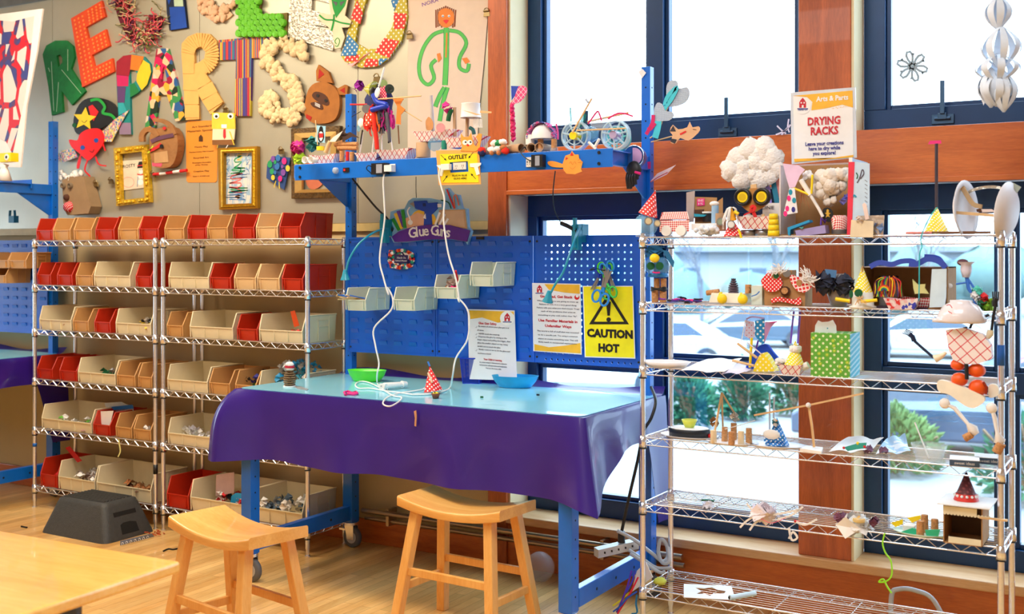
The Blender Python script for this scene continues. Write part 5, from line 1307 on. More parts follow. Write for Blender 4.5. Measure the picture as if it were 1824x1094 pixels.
def arrow(b,p,q,Y,wpx=.9,hd=4):
    (x0,y0),(x1,y1)=p,q;ink(b,[p,q],wpx,Y,BLACK,1);a=math.atan2(y1-y0,x1-x0)
    cut(b,[(x1+math.cos(a)*1,y1+math.sin(a)*1),(x1-hd*math.cos(a-.5),y1-hd*math.sin(a-.5)),(x1-hd*math.cos(a+.5),y1-hd*math.sin(a+.5))],Y-.0003,.0003,BLACK)
for p,q in ((cA((1380,812),(1430,862))),(cA((1682,788),(1640,840))),(cA((1402,1060),(1442,1006))),(cA((1706,1036),(1662,988)))): arrow(f,p,q,yk-.0006)
ct=MB();OC=M('cat_orange',(246,160,60),.6)
cut(ct,cA((1562,775),(1578,740),(1566,690),(1568,612),(1592,645),(1640,645),(1662,605),(1672,665),(1690,720),(1712,735),(1728,690),(1708,640),(1735,612),(1762,620),(1752,690),(1738,760),(1700,780)),YO-.007,.003,OC)
for x in (1605,1650): disc(ct,*cA((x,697))[0],4.6,YO-.0085,PAPER,.001);disc(ct,*cA((x+6,694))[0],1.6,YO-.0095,BLACK,.001)
disc(ct,*cA((1632,722))[0],2,YO-.0085,RED,.001)
g1=MB()
for P in (((1340,908),(1440,905),(1445,935),(1410,940),(1392,1010),(1362,1005),(1372,945)),((1755,885),(1650,892),(1652,925),(1690,928),(1712,1000),(1742,990),(1725,925),(1752,905))): cut(g1,cA(*P),YO-.009,.003,PAPER)
build('outlet_sign','yellow and orange OUTLET sign with an orange cat peeking over it','sign',[('orange_board',b),('yellow_board',b2),('lettering',f),('cat_cutout',ct),('paper_guns',g1)])
def outlet(lab,px0,px1,py0,py1,Y=4.7645):
    a=PY(px0,py1,Y);c_=PY(px1,py0,Y);b=MB();b.m(M('outlet_ivory',(226,224,220),.4)).box(a.x,Y-.006,a.z,c_.x,Y,c_.z);cx,cz=(a.x+c_.x)/2,(a.z+c_.z)/2;w_=(c_.x-a.x)
    f=MB().m(BLACK)
    for s_ in (-.25,.25):
        for q in (-.06,.06): f.box(cx+w_*(s_+q)-.0012,Y-.0066,cz-.004,cx+w_*(s_+q)+.0012,Y-.006,cz+.006)
        f.cyl((cx+w_*s_,Y-.0066,cz-.010),(cx+w_*s_,Y-.006,cz-.010),.0022,n=8)
    return build('power_outlet',lab,'outlet',[('plate',b),('slots',f)],'power outlets on the blue shelf',bev=.001)
outlet('white power outlet with a black adapter, on the left half of the blue shelf',687,705,292,307)
outlet('white power outlet in the window of the yellow OUTLET sign',808,831,289,303)
outlet('white power outlet near the small orange cat on the blue shelf',938,947,280,298)
def adapter(lab,px0,px1,py0,py1,cord):
    Y=4.762;a=PY(px0,py1,Y-.03);c_=PY(px1,py0,Y-.03);b=MB().m(BLACK).box(a.x,Y-.035,a.z,c_.x,Y,c_.z)
    f=MB().m(M('adapter_label',(150,156,170),.5)).box(a.x+(c_.x-a.x)*.35,Y-.0358,a.z+.006,a.x+(c_.x-a.x)*.75,Y-.035,c_.z-.006)
    w_=MB().m(BLACK).tube(smooth(cord,5),.0028,6)
    return build('power_adapter',lab,'adapter',[('block',b),('label',f),('cord',w_)],bev=0)
adapter('black power adapter plugged into the left half of the blue shelf',662,688,290,311,[PY(664,298,4.74),PY(656,295,4.72),PY(653,301,4.72),PY(660,308,4.76),PY(664,316,4.82)])
adapter('black power adapter beside the small orange cat',947,967,275,298,[PY(950,288,4.73),PY(938,283,4.72),PY(928,272,4.74),PY(934,262,4.78),PY(938,268,4.79)])
b=MB();b.m(M('clear_knob',(200,215,225),.1,alpha=.6)).lathe([(.018,0),(.017,.014),(.010,.018),(0,.018)],PY(599,304,4.764),14,M_=RX(PI/2));one_c=build('knob','clear round knob near the left end of the blue shelf','knob',b)
b=MB();a=PY(612,307,4.765);b.m(BLACK).box(a.x,4.759,a.z,a.x+.04,4.7648,a.z+.024);b.m(RED).box(a.x+.006,4.756,a.z+.006,a.x+.018,4.759,a.z+.018);build('switch','small black rocker switch with a red mark on the blue shelf','switch',b)
# f) tubes lying and small figures
for i,(x,lab) in enumerate(((929,'cardboard tube lying on the blue shelf, leftmost and longest of three'),(946,'cardboard tube lying on the blue shelf, middle of three'),(960,'cardboard tube lying on the blue shelf, nearest the white dome'))):
    r=8.6*kk(x,YS);L_=(.28,.20,.14)[i];e=PY(x,261,YS-.02);ax=Vector((-.93,.36,0)) if i == 0 else Vector((-.2,.95,0)) if i == 1 else Vector((-.1,.99,0))
    e.z=ZB+r+.004;b=MB().m(TUBE);u=Vector((-ax.y,ax.x,0));w_=Vector((0,0,1));N=20
    ring=lambda c_,rr_: [c_+u*rr_*math.cos(2*PI*q/N)+w_*rr_*math.sin(2*PI*q/N) for q in range(N)]
    vs=ring(e,r)+ring(e+ax*L_,r)+ring(e,r-.003)+ring(e+ax*L_,r-.003)
    b.add(vs,[(q,(q+1) % N,N+(q+1) % N,N+q) for q in range(N)]+[(2*N+q,3*N+q,3*N+(q+1) % N,2*N+(q+1) % N) for q in range(N)],True)
    b.add(vs,[(q,2*N+q,2*N+(q+1) % N,(q+1) % N) for q in range(N)])
    build('cardboard_tube',lab,'tube',b,'cardboard tubes on the blue shelf')
b=MB();h=MB()
for (x,y,m_) in ((200,668,CS[0]),(200,690,CS[5]),(290,660,PAPER),(350,650,PAPER),(350,600,M('felt_green',(20,140,80),.8)),(400,640,M('tan_felt',(190,120,70),.8)),(420,670,CS[0]),(320,600,PAPER),(390,590,PAPER)):
    b.m(m_).sph(PY(*cB((x,y))[0],YS-.04),(.022,.018,.016),9,6,.2)
for (x,y) in ((290,690),(355,690)): h.m(M('tan_felt',(190,120,70),.8)).sph(PY(*cB((x,y))[0],YS-.05),.012,9,6)
build('cloth_dolls','heap of tiny red, white and green cloth dolls beside the OUTLET sign','craft',[('bodies',b),('heads',h)])
# g) white dome on corks with a yarn wig
kz=kk(968,YS);dm=MB();c0=PY(968,248,YS+.02);r=23*kz
dm.m(WHITE).lathe([(r*math.cos(a),r*1.2*math.sin(a)) for a in [i*PI/2/8 for i in range(9)]],c0,24)
cr_=MB()
for x in (963,987): z0=PY(x,262,YS).z;p=PY(x,248,YS+.0);cork(cr_,Vector((p.x,p.y,ZB+.01)),p,.015);cr_.m(CLEAR).cyl(Vector((p.x,p.y,ZB)),Vector((p.x,p.y,ZB+.022)),.02,n=14)
wg=MB();WGC=[M('wig_blue',(70,80,150),.9),M('wig_pink',(226,90,160),.9),M('wig_lilac',(170,160,200),.9)]
for i in range(46):
    a0=random.uniform(-.2,PI+.2);pts=[]
    for q in range(5): a_=a0+q*.18;rr_=r*1.12;pts.append(c0+Vector((rr_*math.cos(a_),random.uniform(-.05,.02),rr_*1.12*abs(math.sin(a_)))))
    wg.m(random.choice(WGC)).tube(smooth(pts,2),.004,4)
wg.m(WGC[1]).tube(smooth(P3(cB((890,420),(905,500),(905,565)),YS),3),.005,5)
cp=MB();cp.m(WHITE).lathe([(.022,0),(.022,.045),(.018,.05),(0,.05)],PY(944,258,YS),16)
build('dome_creature','white plastic dome on two corks with a blue and pink yarn wig','craft creature',[('dome',dm),('cork_legs',cr_),('yarn_wig',wg),('cap',cp)])
# h) pompom flower
b=MB();PL=M_lines('pink_plaid',(238,70,130),(250,200,220),.02,.14);cut(b,sm2(cB((540,75),(590,70),(618,100),(600,160),(550,215),(480,238),(500,180)),3,True),4.86,.004,PL)
cut(b,cB((470,68),(550,70),(510,150),(475,200)),4.862,.004,M('blue_satin',(40,70,180),.4))
st=MB();st.m(M('pink_tinsel',(226,40,110),.7))
for i in range(40): st.sph(PY(*cB((480+random.uniform(-9,9)+i*.3,240+i*8.4))[0],4.87+random.uniform(-.01,.01)),.011,6,4,.4)
st.m(STICK).tube(P3(cB((480,200),(492,575)),4.875),.004,5)
build('tinsel_flower','pink plaid petal on a pink tinsel stem, before the wood post','craft',[('petal',b),('stem',st)])
# i) clear wheeled cart
def spoke_wheel(c,r,mat,hub):
    b=MB().m(mat);b.tube(arc(c,r,0,2*PI,40)[:-1],.005,6,closed=True);b.tube(arc(c+Vector((0,.03,0)),r,0,2*PI,40)[:-1],.005,6,closed=True);b.tube(arc(c,r*.62,0,2*PI,30)[:-1],.003,5,closed=True)
    N=40;ring=[c+Vector((r*math.cos(2*PI*i/N),0,r*math.sin(2*PI*i/N))) for i in range(N)];b.add(ring+[p+Vector((0,.03,0)) for p in ring],[(i,(i+1) % N,N+(i+1) % N,N+i) for i in range(N)],True)
    for i in range(7): a=2*PI*i/7+.2;b.tube([c,c+Vector((r*math.cos(a),0,r*math.sin(a)))],.005,5)
    b.m(hub).cyl(c+Vector((0,-.02,0)),c+Vector((0,.035,0)),r*.28,n=18);return b
kz=kk(1060,YS-.01);CL2=M('wheel_clear_plastic',(205,232,244),.08,alpha=.5)
wa=spoke_wheel(PY(1023.5,242,YS-.02),25.5*kz,CL2,YEL);wb=spoke_wheel(PY(1094.6,240.5,YS-.02),25*kz,CL2,M('lilac_cap',(176,160,200),.4))
wa2=spoke_wheel(PY(1023.5,242,YS-.02)+Vector((.12,.22,.0)),22*kz,M('teal_clear',(110,215,210),.1,alpha=.5),CL2)
s_=MB().m(STICK);s_.tube(P3(cB((1040,500),(1220,185)),YS-.05),.005,5);s_.tube(P3(cB((1080,482),(1535,462)),YS-.05),.004,5);s_.tube(P3(cB((1180,400),(1560,318)),YS),.005,5)
s_.m(STEEL).tube(P3(cB((1165,190),(1185,220)),YS-.055),.005,5)
rb=MB();RBP=M('raspberry_ribbon',(206,24,100),.5);ink(rb,cB((1185,420),(1265,310),(1285,320),(1310,390)),2.6,YS-.03,RBP,4,.002);ink(rb,cB((1370,375),(1430,335),(1500,320),(1600,350)),3,YS-.03,RBP,4,.002)
cl=MB();TG=M('teal_green_plastic',(20,150,140),.3,alpha=.7);cl.m(TG).tube(P3(cB((1020,270),(1028,400)),YS+.02),.005,5);cl.m(TG).tube(P3(cB((1155,330),(1130,420),(1100,440)),YS+.02),.012,6);cl.m(M('navy_tube',(10,60,90),.5)).tube(P3(cB((1166,300),(1162,420)),YS+.03),.012,8)
cl.m(WHITE);cl.tube(P3(cB((1290,560),(1240,650)),YS-.03),.007,6);cl.tube(P3(cB((1190,590),(1260,655)),YS-.03),.007,6);cl.m(CLEARB).sph(PY(*cB((1200,520))[0],YS+.03),(.05,.03,.04),12,8,.1);cl.m(CLEAR).lathe([(.04,0),(.055,.05),(.03,.09),(.0,.09)],PY(*cB((1300,480))[0],YS+.03),16)
build('wheeled_cart','cart with two clear spoked wheels, wooden sticks and raspberry ribbons','craft vehicle',[('wheel',wa),('wheel',wb),('wheel',wa2),('sticks',s_),('ribbons',rb),('cups',cl)])
# j) small orange cat on the beam face
b=MB();cut(b,cB((945,800),(965,740),(975,715),(1020,700),(1035,670),(1060,705),(1095,705),(1100,740),(1135,775),(1118,840),(1128,862),(1060,888),(985,882),(958,850)),4.760,.003,OC)
cut(b,sm2(cB((808,785),(825,766),(880,770),(960,800),(950,825),(850,818)),3,True),4.7595,.003,OC)
f=MB();cut(f,cB((1018,715),(1032,682),(1050,712)),4.7585,.001,RED);cut(f,cB((975,755),(980,730),(1000,738)),4.7585,.001,RED)
for P in (((1010,790),(1025,770),(1040,800),(1060,770),(1075,795)),((1015,820),(1040,840),(1070,815)),((1090,760),(1120,740)),((1090,780),(1130,775))): ink(f,cB(*P),.4,4.7588,M('rust_ink',(180,90,30),.7))
build('cat_cutout','small orange paper cat hanging on the blue shelf front','cutout',[('body',b),('face',f)])
# l) on the right upright
b=MB();c0=PY(*cB((1612,722))[0],4.98);b.m(M('blue_tin',(30,90,170),.3,.5)).cyl(c0,c0+Vector((-.02,.07,0)),.052,n=24);b.m(M('lilac_print',(200,160,210),.4)).cyl(c0+Vector((0,-.002,0)),c0,.042,n=24);b.m(CHROME).lathe([(.052,0),(.055,.004),(.052,.008)],c0,24,M_=RX(PI/2))
build('round_tin','round blue tin with a lilac face on the bracket of the right upright','tin',b)
b=MB();GL=M('black_rubber_hand',(26,28,34),.5);b.m(GL);c0=PY(*cB((1610,850))[0],4.95);b.sph(c0,(.04,.02,.045),12,8)
for i,(x,y) in enumerate(((1560,1020),(1580,1020),(1600,1000),(1625,980),(1640,930))): p=PY(x*.19198+820,y*.19198+140,4.95);s0=c0+Vector((-.028+i*.014,0,-.01));b.tube(smooth([s0,(s0+p)/2+Vector((0,-.015,.01)),p],3),.010,6)
b.m(PINK).tube(P3(cB((1620,868),(1672,882)),4.93),.007,6)
build('rubber_hand','black toy hand hanging below the round tin','toy hand',b)
b=MB();cut(b,cB((1735,772),(1762,770),(1764,835),(1740,838)),5.2,.004,M('magenta_tag',(206,40,120),.5));build('tag','small magenta tag on the right upright','tag',b)
b=MB();cut(b,cF((812,350),(832,335),(850,355),(830,382)),5.22,.002,PAPER);build('sticky_note','small white square stuck at the top of the right upright','note',b)
# m) heart butterfly
HS=M_lines('grey_striped_paper',(208,224,240),(120,140,170),.006,.28,0)
Yh=5.0;hb=MB()
cut(hb,sm2(cF((955,510),(948,430),(965,395),(1000,395),(1010,430),(1050,425),(1062,460),(1040,500),(985,520)),3,True),Yh,.003,HS);cut(hb,sm2(cF((890,600),(888,540),(905,500),(930,510),(945,540),(975,545),(985,565),(960,588),(920,590)),3,True),Yh-.01,.003,HS)
rb=MB();CY=M('cyan_ribbon',(70,200,220),.4);ink(rb,cF((940,515),(955,470),(1000,425),(975,480),(945,520),(925,560)),7,Yh-.008,CY,4,.002);ink(rb,cF((910,590),(905,630),(893,672)),11,Yh-.012,CY,3,.002);ink(rb,cF((885,560),(880,600),(850,655)),6,Yh-.014,RBP,4,.002);ink(rb,cF((893,600),(870,630),(862,620)),6,Yh-.016,RBP,4,.002)
rb.m(STICK).tube([PY(1158,246,Yh+.01),PY(1172,236,Yh),PY(1190,190,Yh)],.003,5)
build('heart_butterfly','striped paper hearts with cyan and raspberry ribbons, fixed to the right upright','craft',[('hearts',hb),('ribbons',rb)])
b=MB();cut(b,sm2(cF((968,695),(980,660),(965,640),(980,608),(1005,630),(1050,620),(1062,593),(1075,620),(1105,615),(1112,635),(1090,660),(1055,685),(1015,672),(995,698)),2,True),5.0,.004,M('gingerbread_card2',(222,176,136),.7));b.m(STICK).tube(P3(cF((875,692),(985,662)),5.01),.003,5)
f=MB();ink(f,cF((1015,655),(1045,640)),3,4.998,RED,1);cut(f,cF((968,690),(975,675),(1000,680),(990,700)),4.998,.001,M('dark_patch',(50,50,60),.7));cut(f,cF((965,640),(982,612),(995,640)),4.998,.001,M('dark_patch',(50,50,60),.7));ink(f,cF((1078,630),(1095,632)),.8,4.998,BLACK,1)
build('gingerbread_figure','gingerbread card figure on a stick, sticking out right of the upright','craft',[('body',b),('decoration',f)])
b=MB();cut(b,cF((862,893),(905,845),(995,803),(950,850)),5.235,.003,M('pale_pink_card',(240,215,225),.6));ink(b,cF((862,893),(910,862),(955,840)),1.2,5.233,RED,1);build('pointed_card','pointed pale card with a red edge, sticking out right of the upright','card',b)

# ---- cables
def cable(lab,pts,r,mat,name='cable',k_=5): b=MB().m(mat).tube(smooth(pts,k_),r,8);return b
yc=4.74
qa=[PY(x,y,yc) for x,y in ((693,299),(687,303))]+[PY(x,y,yc+.0) for x,y in cD((338,300),(345,450),(346,560),(315,800),(340,930),(372,1040))]
qa += [PY(x,y,4.76) for x,y in cE((320,360),(350,420),(340,490),(245,590),(252,690),(272,790),(262,850))]
tbl=lambda x,y: PZ(x,y,1.034)
qa += [tbl(672,681),tbl(679,690),tbl(690,693)]
b=cable('',qa,.0045,WHITE);g=MB();g.m(WHITE).box(PY(687,306,4.74).x,4.725,PY(687,306,4.74).z,PY(700,294,4.74).x,4.757,PY(700,294,4.74).z)
gg=MB();p0,p1=tbl(684,693),tbl(716,690);p0.z=p1.z=1.05;gg.m(WHITE).cyl(p0,p1,.017,.013,14);gg.cyl(p1,p1+(p1-p0).normalized()*.03,.019,.012,14);gg.hexa([p0+Vector(q) for q in ((-.02,-.015,-.02),(.01,-.015,-.02),(.01,.0,-.02),(-.02,0,-.02))],[p0+Vector(q) for q in ((-.02,-.015,.012),(.02,-.015,.012),(.02,.0,.012),(-.02,0,.012))])
gg.m(STEEL).cyl(p0,p0-(p1-p0).normalized()*.02,.006,.003,10)
build('glue_gun','white glue gun lying on the blue mat, its cable rising to the left outlet','glue gun',[('body',gg),('cable',b),('plug',g)])
qb=[PY(x,y,yc) for x,y in ((795,296),(786,298),(782,312))]+[PY(x,y,yc) for x,y in cD((715,340),(735,420),(730,560),(760,770),(810,940),(832,1080))]
qb += [PY(x,y,4.76) for x,y in cE((725,420),(782,500),(778,650),(712,760),(692,860))]+[tbl(802,690),tbl(790,697),tbl(765,702),tbl(735,703)]
b=cable('',qb,.0045,WHITE);g=MB();a=PY(786,303,4.735);g.m(WHITE).box(a.x,4.73,a.z,a.x+.05,4.755,a.z+.03)
qc=[tbl(x,y) for x,y in ((735,703),(715,700),(690,697),(660,692),(640,692),(633,686),(640,680),(655,681),(675,690),(700,705),(715,708),(710,716),(694,724),(682,719),(690,708),(710,701),(735,697),(752,694),(758,690))]
g2=cable('',qc,.004,WHITE)
build('glue_gun_cable','white cable hanging from the OUTLET sign and coiling on the blue mat','cable',[('cable',b),('plug',g),('coil',g2)])
b=MB().m(BLACK).tube(smooth([PY(x,y,Y) for x,y,Y in ((989,305,4.9),(985,345,5.0),(988,375,5.1),(1000,398,5.17),(1006,404,5.18))],4),.003,6);build('thin_cable','thin black cable hanging below the blue shelf to the right lamp','cable',b)
b=MB().m(BLACK).tube(smooth([PY(x,y,Y) for x,y,Y in ((628,318,5.0),(645,340,5.1),(670,370,5.15),(692,392,5.18),(698,412,5.18))],4),.006,6);build('thick_cable','black cable running from the left upright to the left lamp clip','cable',b)
b=MB().m(BLACK).tube(smooth([PY(x,y,Y) for x,y,Y in ((741,315,5.2),(741,340,5.2),(742,358,5.2))],4),.002,6);build('thin_cable','thin black cable hanging behind the glue gun sign','cable',b)
# ---- gooseneck lamps
TEAL=M('teal_enamel',(24,150,180),.35,coat=.3);GLOW=M('lamp_glow',(235,250,255),.4,emit=6)
def goose(lab,clip,neck,head,aim):
    cb_=MB().m(TEAL);a=PY(*clip,5.18);cb_.box(a.x-.018,5.12,a.z-.08,a.x+.022,5.16,a.z+.05);cb_.box(a.x-.018,5.165,a.z-.04,a.x+.022,5.235,a.z+.055);cb_.box(a.x-.006,5.11,a.z-.07,a.x+.010,5.13,a.z+.085);cb_.cyl((a.x-.02,5.165,a.z+.03),(a.x+.025,5.165,a.z+.03),.01,n=10)
    nk=MB().m(TEAL).tube(smooth(neck,5),.0062,8)
    h=Vector(head);d=Vector(aim).normalized();hd=MB().m(TEAL);hd.cyl(h-d*.045,h-d*.02,.010,.016,16);hd.cyl(h-d*.02,h+d*.012,.016,.028,18,cap=False);ln=MB().m(GLOW).cyl(h+d*.004,h+d*.009,.025,n=18)
    return build('gooseneck_lamp',lab,'lamp',[('clip',cb_),('neck',nk),('shade',hd),('lens',ln)],'clip-on gooseneck lamps')
goose('teal gooseneck lamp clipped at the left, its head hanging over the left bin',(692,408),[PY(x,y,Y) for x,y,Y in ((690,406,5.14),(675,410,5.05),(658,419,4.98),(640,434,4.93),(624,458,4.9),(617,480,4.9),(615.5,488,4.9))],PY(615,495,4.9),(0,.05,-1))
goose('teal gooseneck lamp clipped on the pegboard, bent down over the pages',(1033,418),[PY(x,y,Y) for x,y,Y in ((1030,408,5.12),(1024,425,5.02),(1014,455,4.95),(1003,485,4.93),(990,505,4.92),(981,522,4.92),(978,528,4.92))],PY(976,534,4.92),(-.25,.1,-1))
b=MB().m(BLACK);b.tube([PY(1000,398,5.15),PY(1012,403,5.13),PY(1028,412,5.12)],.012,8);build('lamp_adapter','short black plug block beside the right lamp clip','adapter',b)
# ---- Glue Guns sign
yg=5.185;b=MB();PB=M('pale_blue_board',(130,186,226),.5)
cut(b,cD((384,662),(408,610),(380,545),(385,500),(430,485),(475,480),(500,430),(530,410),(640,412),(700,425),(742,420),(738,350),(760,345),(790,385),(830,390),(850,475),(882,480),(890,600),(910,625),(884,715),(872,695),(780,680),(640,680),(480,700),(405,700)),yg,.02,PB)
f=MB();y1=yg-.003
cut(f,cD((700,488),(868,485),(882,610),(690,600)),y1,.003,M('tan_board',(196,160,120),.6));cut(f,cD((713,497),(858,494),(870,600),(705,595)),y1-.001,.001,M('tan_board_light',(206,174,138),.6))
disc(f,*cD((595,570))[0],24,y1-.0005,M('amber',(236,190,60),.5),.003);cut(f,cD((480,545),(560,505),(600,520),(610,600),(495,625)),y1-.0012,.002,M('pink_tan',(226,176,140),.6))
for i,((xa,ya),(xb,yb_),m_) in enumerate((((398,545),(440,620),M('stick_green',(40,150,50),.5)),((415,510),(458,610),M('stick_yellow',(240,196,50),.5)),((433,495),(470,600),M('stick_violet',(100,60,160),.5)),((463,488),(478,605),M('stick_green',(40,150,50),.5)))): ink(f,cD((xa,ya),(xb,yb_)),5.5,y1-.002-i*.0008,m_,1,.002)
GB=M('glue_gun_blue',(20,70,180),.4)
cut(f,cD((535,432),(620,428),(625,445),(688,440),(690,480),(650,520),(655,580),(645,600),(600,590),(605,500),(545,480)),y1-.004,.004,GB);cut(f,cD((508,448),(538,436),(540,470)),y1-.003,.003,STEEL);cut(f,cD((688,448),(715,450),(715,470),(688,472)),y1-.003,.003,PAPER)
for q in range(3): cut(f,cD((594+q*7,445),(598+q*7,445),(600+q*7,465),(596+q*7,465)),y1-.0046,.0006,BLACK)
ink(f,cD((510,470),(495,500),(512,550),(505,570)),2.2,y1-.002,PAPER,4,.001);disc(f,*cD((513,570))[0],4.5,y1-.0022,PAPER,.001)
for P in (((705,505),(675,585)),((738,515),(700,590)),((758,545),(730,590))): ink(f,cD(*P),3.6,y1-.004,PAPER,1,.002)
cut(f,cD((595,540),(612,510),(615,548)),y1-.005,.001,PAPER)
ink(f,cD((750,355),(775,420),(800,480)),2.6,y1-.002,RED,3,.001);ink(f,cD((803,480),(795,405),(812,395),(828,460)),1.8,y1-.002,M('sign_orange',(236,110,50),.5),3,.001);ink(f,cD((712,425),(760,440),(778,480)),1.8,y1-.002,GREEN,3,.001)
bn=MB();cut(bn,cD((392,662),(440,628),(530,598),(640,584),(770,587),(900,622),(880,695),(780,678),(640,680),(490,695),(412,697)),y1-.006,.006,M('sign_purple',(88,40,150),.4))
for i,ch in enumerate('Glue Guns'):
    if ch == ' ': continue
    u=i/8;x=528+u*232;y=640-14*math.sin(u*PI)+u*-4;c_=PY(*cD((x,y))[0],y1-.007);bn.m(PAPER);text(bn,ch,.083,c_,.001,.0012,RY(-.18+.30*u))
build('glue_guns_sign','purple and blue Glue Guns cut-out sign above the louvred panel','sign',[('board',b),('artwork',f),('banner',bn)])
# ---- puzzle plaque
b=MB();yz=5.2;P=cE((325,170),(330,145),(380,150),(400,138),(440,145),(470,165),(465,240),(430,255),(380,250),(335,248));cut(b,P,yz,.006,M_ramp('puzzle_pieces',[(220,50,50),(250,250,250),(20,150,130),(30,40,110),(230,120,60),(60,170,200),(40,36,60)],60,'voronoi',.5))
for i in range(34):
    a=2*PI*i/34;x,y=397+68*math.cos(a),197+50*math.sin(a);disc(b,*cE((x,y))[0],3.1,yz-.006,(RED,PAPER,M('puzzle_teal',(20,150,130),.5),M('puzzle_navy',(30,40,110),.5),ORANGE)[i % 5],.006,n=7)
f=MB();cut(f,cE((360,170),(436,176),(434,222),(358,220)),yz-.008,.003,M('plaque_navy',(40,30,90),.5));ptext(f,'Hands On',*[q[0] for q in cE((375,0),(425,0))],cE((0,190))[0][1],3.6,yz-.009,PAPER);ptext(f,"Children's Museum",*[q[0] for q in cE((364,0),(430,0))],cE((0,207))[0][1],2.8,yz-.009,PAPER)
build('puzzle_plaque','small plaque of colourful puzzle pieces on the louvred panel','plaque',[('pieces',b),('name_panel',f)])
# ---- small bins on the louvres
GB_=M('grey_ivory_bin',(206,214,196),.45,var=.03)
for i,(x0,x1,yb_,lab) in enumerate(((87,192,490,'grey-ivory bin full of craft sticks, leftmost on the louvred panel'),(362,470,490,'empty grey-ivory bin on the louvred panel, second from the left'),(595,712,422,'grey-ivory bin with paper scraps, crossed by the white cable'),(797,917,352,'grey-ivory bin hanging highest on the louvred panel'))):
    Yf=4.975;pxa,pxb=cE((x0,0),(x1,0));xa,xb_=X_(pxa[0],Yf),X_(pxb[0],Yf);z=PY(pxa[0],cE((0,yb_))[0][1],Yf).z
    b=bin_mesh(xb_-xa,.125,.225,.06);b.m(GB_);
    o=one('storage_bin',lab,'bin',b,GB_,((xa+xb_)/2,Yf,z),'hopper bins on the louvred panel')
    cx,w_=(xa+xb_)/2,xb_-xa
    if i == 0:
        b=MB()
        for q in range(16): y=random.uniform(-.4,.4)*w_;b.m((STICK,STICK,STICK,BLUE)[q % 4]).tube([(cx+y*.6-.0,Yf+.20,z+.03+random.random()*.03),(cx+y-.05,Yf-.05,z+.06+random.random()*.03)],.003,4)
        build('craft_sticks','bundle of craft sticks in the leftmost bin of the louvred panel','craft sticks',b)['kind']='stuff'
    if i == 2:
        b=MB()
        for q in range(16): b.m((PINK,PAPER,M('tan_felt',(190,120,70),.8))[q % 3]).sph((cx+random.uniform(-.35,.35)*w_,Yf+random.uniform(.03,.16),z+.05),.016,6,4,.5)
        b.m(RED).tube([(cx+.02,Yf+.1,z+.05),(cx+.05,Yf+.02,z+.15)],.006,6);tissue(b,(cx-.005,Yf+.06,z+.09),.04,M('taupe_paper',(170,150,140),.8),12)
        build('paper_scraps','pink and white paper scraps in the bin behind the white cable','scraps',b)['kind']='stuff'
    if i == 3:
        b=MB().m(BLACK).sph((cx+.01,Yf+.06,z+.04),(.03,.02,.015),8,5,.2);build('black_scrap','small black scrap in the highest bin of the louvred panel','scrap',b)
# ---- printed sheets
SY=M('sheet_yellow',(244,184,50),.5);SR=M('sheet_red_ink',(200,30,50),.5);SG=M('sheet_grey_ink',(80,70,90),.6);SB=M('sheet_blue_ink',(50,50,140),.5)
def icon(b,x,y,s_,Y):
    cut(b,[(x-.38*s_,y+.5*s_),(x-.38*s_,y-.1*s_),(x-.2*s_,y-.4*s_),(x,y-.62*s_),(x+.2*s_,y-.4*s_),(x+.38*s_,y-.1*s_),(x+.38*s_,y+.5*s_)],Y,.0005,SR)
    for dx in (-.16,.16): disc(b,x+dx*s_,y-.05*s_,.09*s_,Y-.0006,PAPER,.0005,n=8)
    cut(b,[(x-.1*s_,y+.5*s_),(x-.1*s_,y+.2*s_),(x+.1*s_,y+.2*s_),(x+.1*s_,y+.5*s_)],Y-.0006,.0005,PAPER);ink(b,[(x-.6*s_,y+.62*s_),(x+.6*s_,y+.62*s_)],.12*s_,Y,SB,1)
def page(b,P,Y): cut(b,P,Y,.002,M('laminated_sheet',(236,236,242),.25,var=.02,coat=.5))
# go ahead sheet
Ys=5.19;b=MB();page(b,cE((1145,333),(1421,338),(1428,742),(1152,722)),Ys);f=MB();y1=Ys-.0012
cut(f,cE((1215,340),(1415,344),(1416,395),(1330,388),(1240,372)),y1,.0008,SY);cut(f,cE((1158,682),(1240,700),(1340,690),(1420,676),(1422,735),(1158,718)),y1,.0008,SY);icon(f,*cE((1187,368))[0],12,y1)
for s_,y,h,x0,x1,m_ in (('Go Ahead, Get Stuck',412,4.6,1188,1374,SR),('When you try, you are going to mess up.',438,2.6,1172,1410,SG),('Believe or not, it is a very good thing.',458,2.6,1185,1398,SG),("Failure tells you what you don't know. Treat",478,2.6,1170,1412,SG),('each of the problems that arise as',498,2.6,1195,1390,SG),('something to play with rather than "fix".',520,2.6,1178,1402,SG),
    ('Use Familiar Materials in',551,4.6,1180,1402,SR),('Unfamiliar Ways',581,4.6,1218,1368,SR),('The world is full of stuff that was invented',612,2.6,1172,1410,SG),('to do a specific job. Try using a common',634,2.6,1178,1404,SG),('object to create something new. This will',656,2.6,1178,1404,SG),('likely result in unexpected explorations.',675,2.6,1180,1400,SG)):
    ptext(f,s_,*[q[0] for q in cE((x0,0),(x1,0))],cE((0,y))[0][1],h,y1-.0006,m_,.0005 if m_ is SR else 0,.01)
disc(f,*cE((1400,415))[0],4.5,y1-.0004,RED,.0008);disc(f,*cE((1402,408))[0],2.6,y1-.0014,PAPER,.0008)
build('printed_sheet','white and yellow sheet titled Go Ahead, Get Stuck, on the pegboard','sheet',[('sheet',b),('print',f)])
b=MB();cut(b,cE((1433,350),(1720,350),(1733,765),(1445,757)),Ys,.002,PAPER);cut(b,cE((1438,355),(1715,355),(1727,759),(1450,751)),Ys-.001,.0012,M('caution_yellow',(250,232,20),.35,coat=.5));f=MB();y1=Ys-.0022
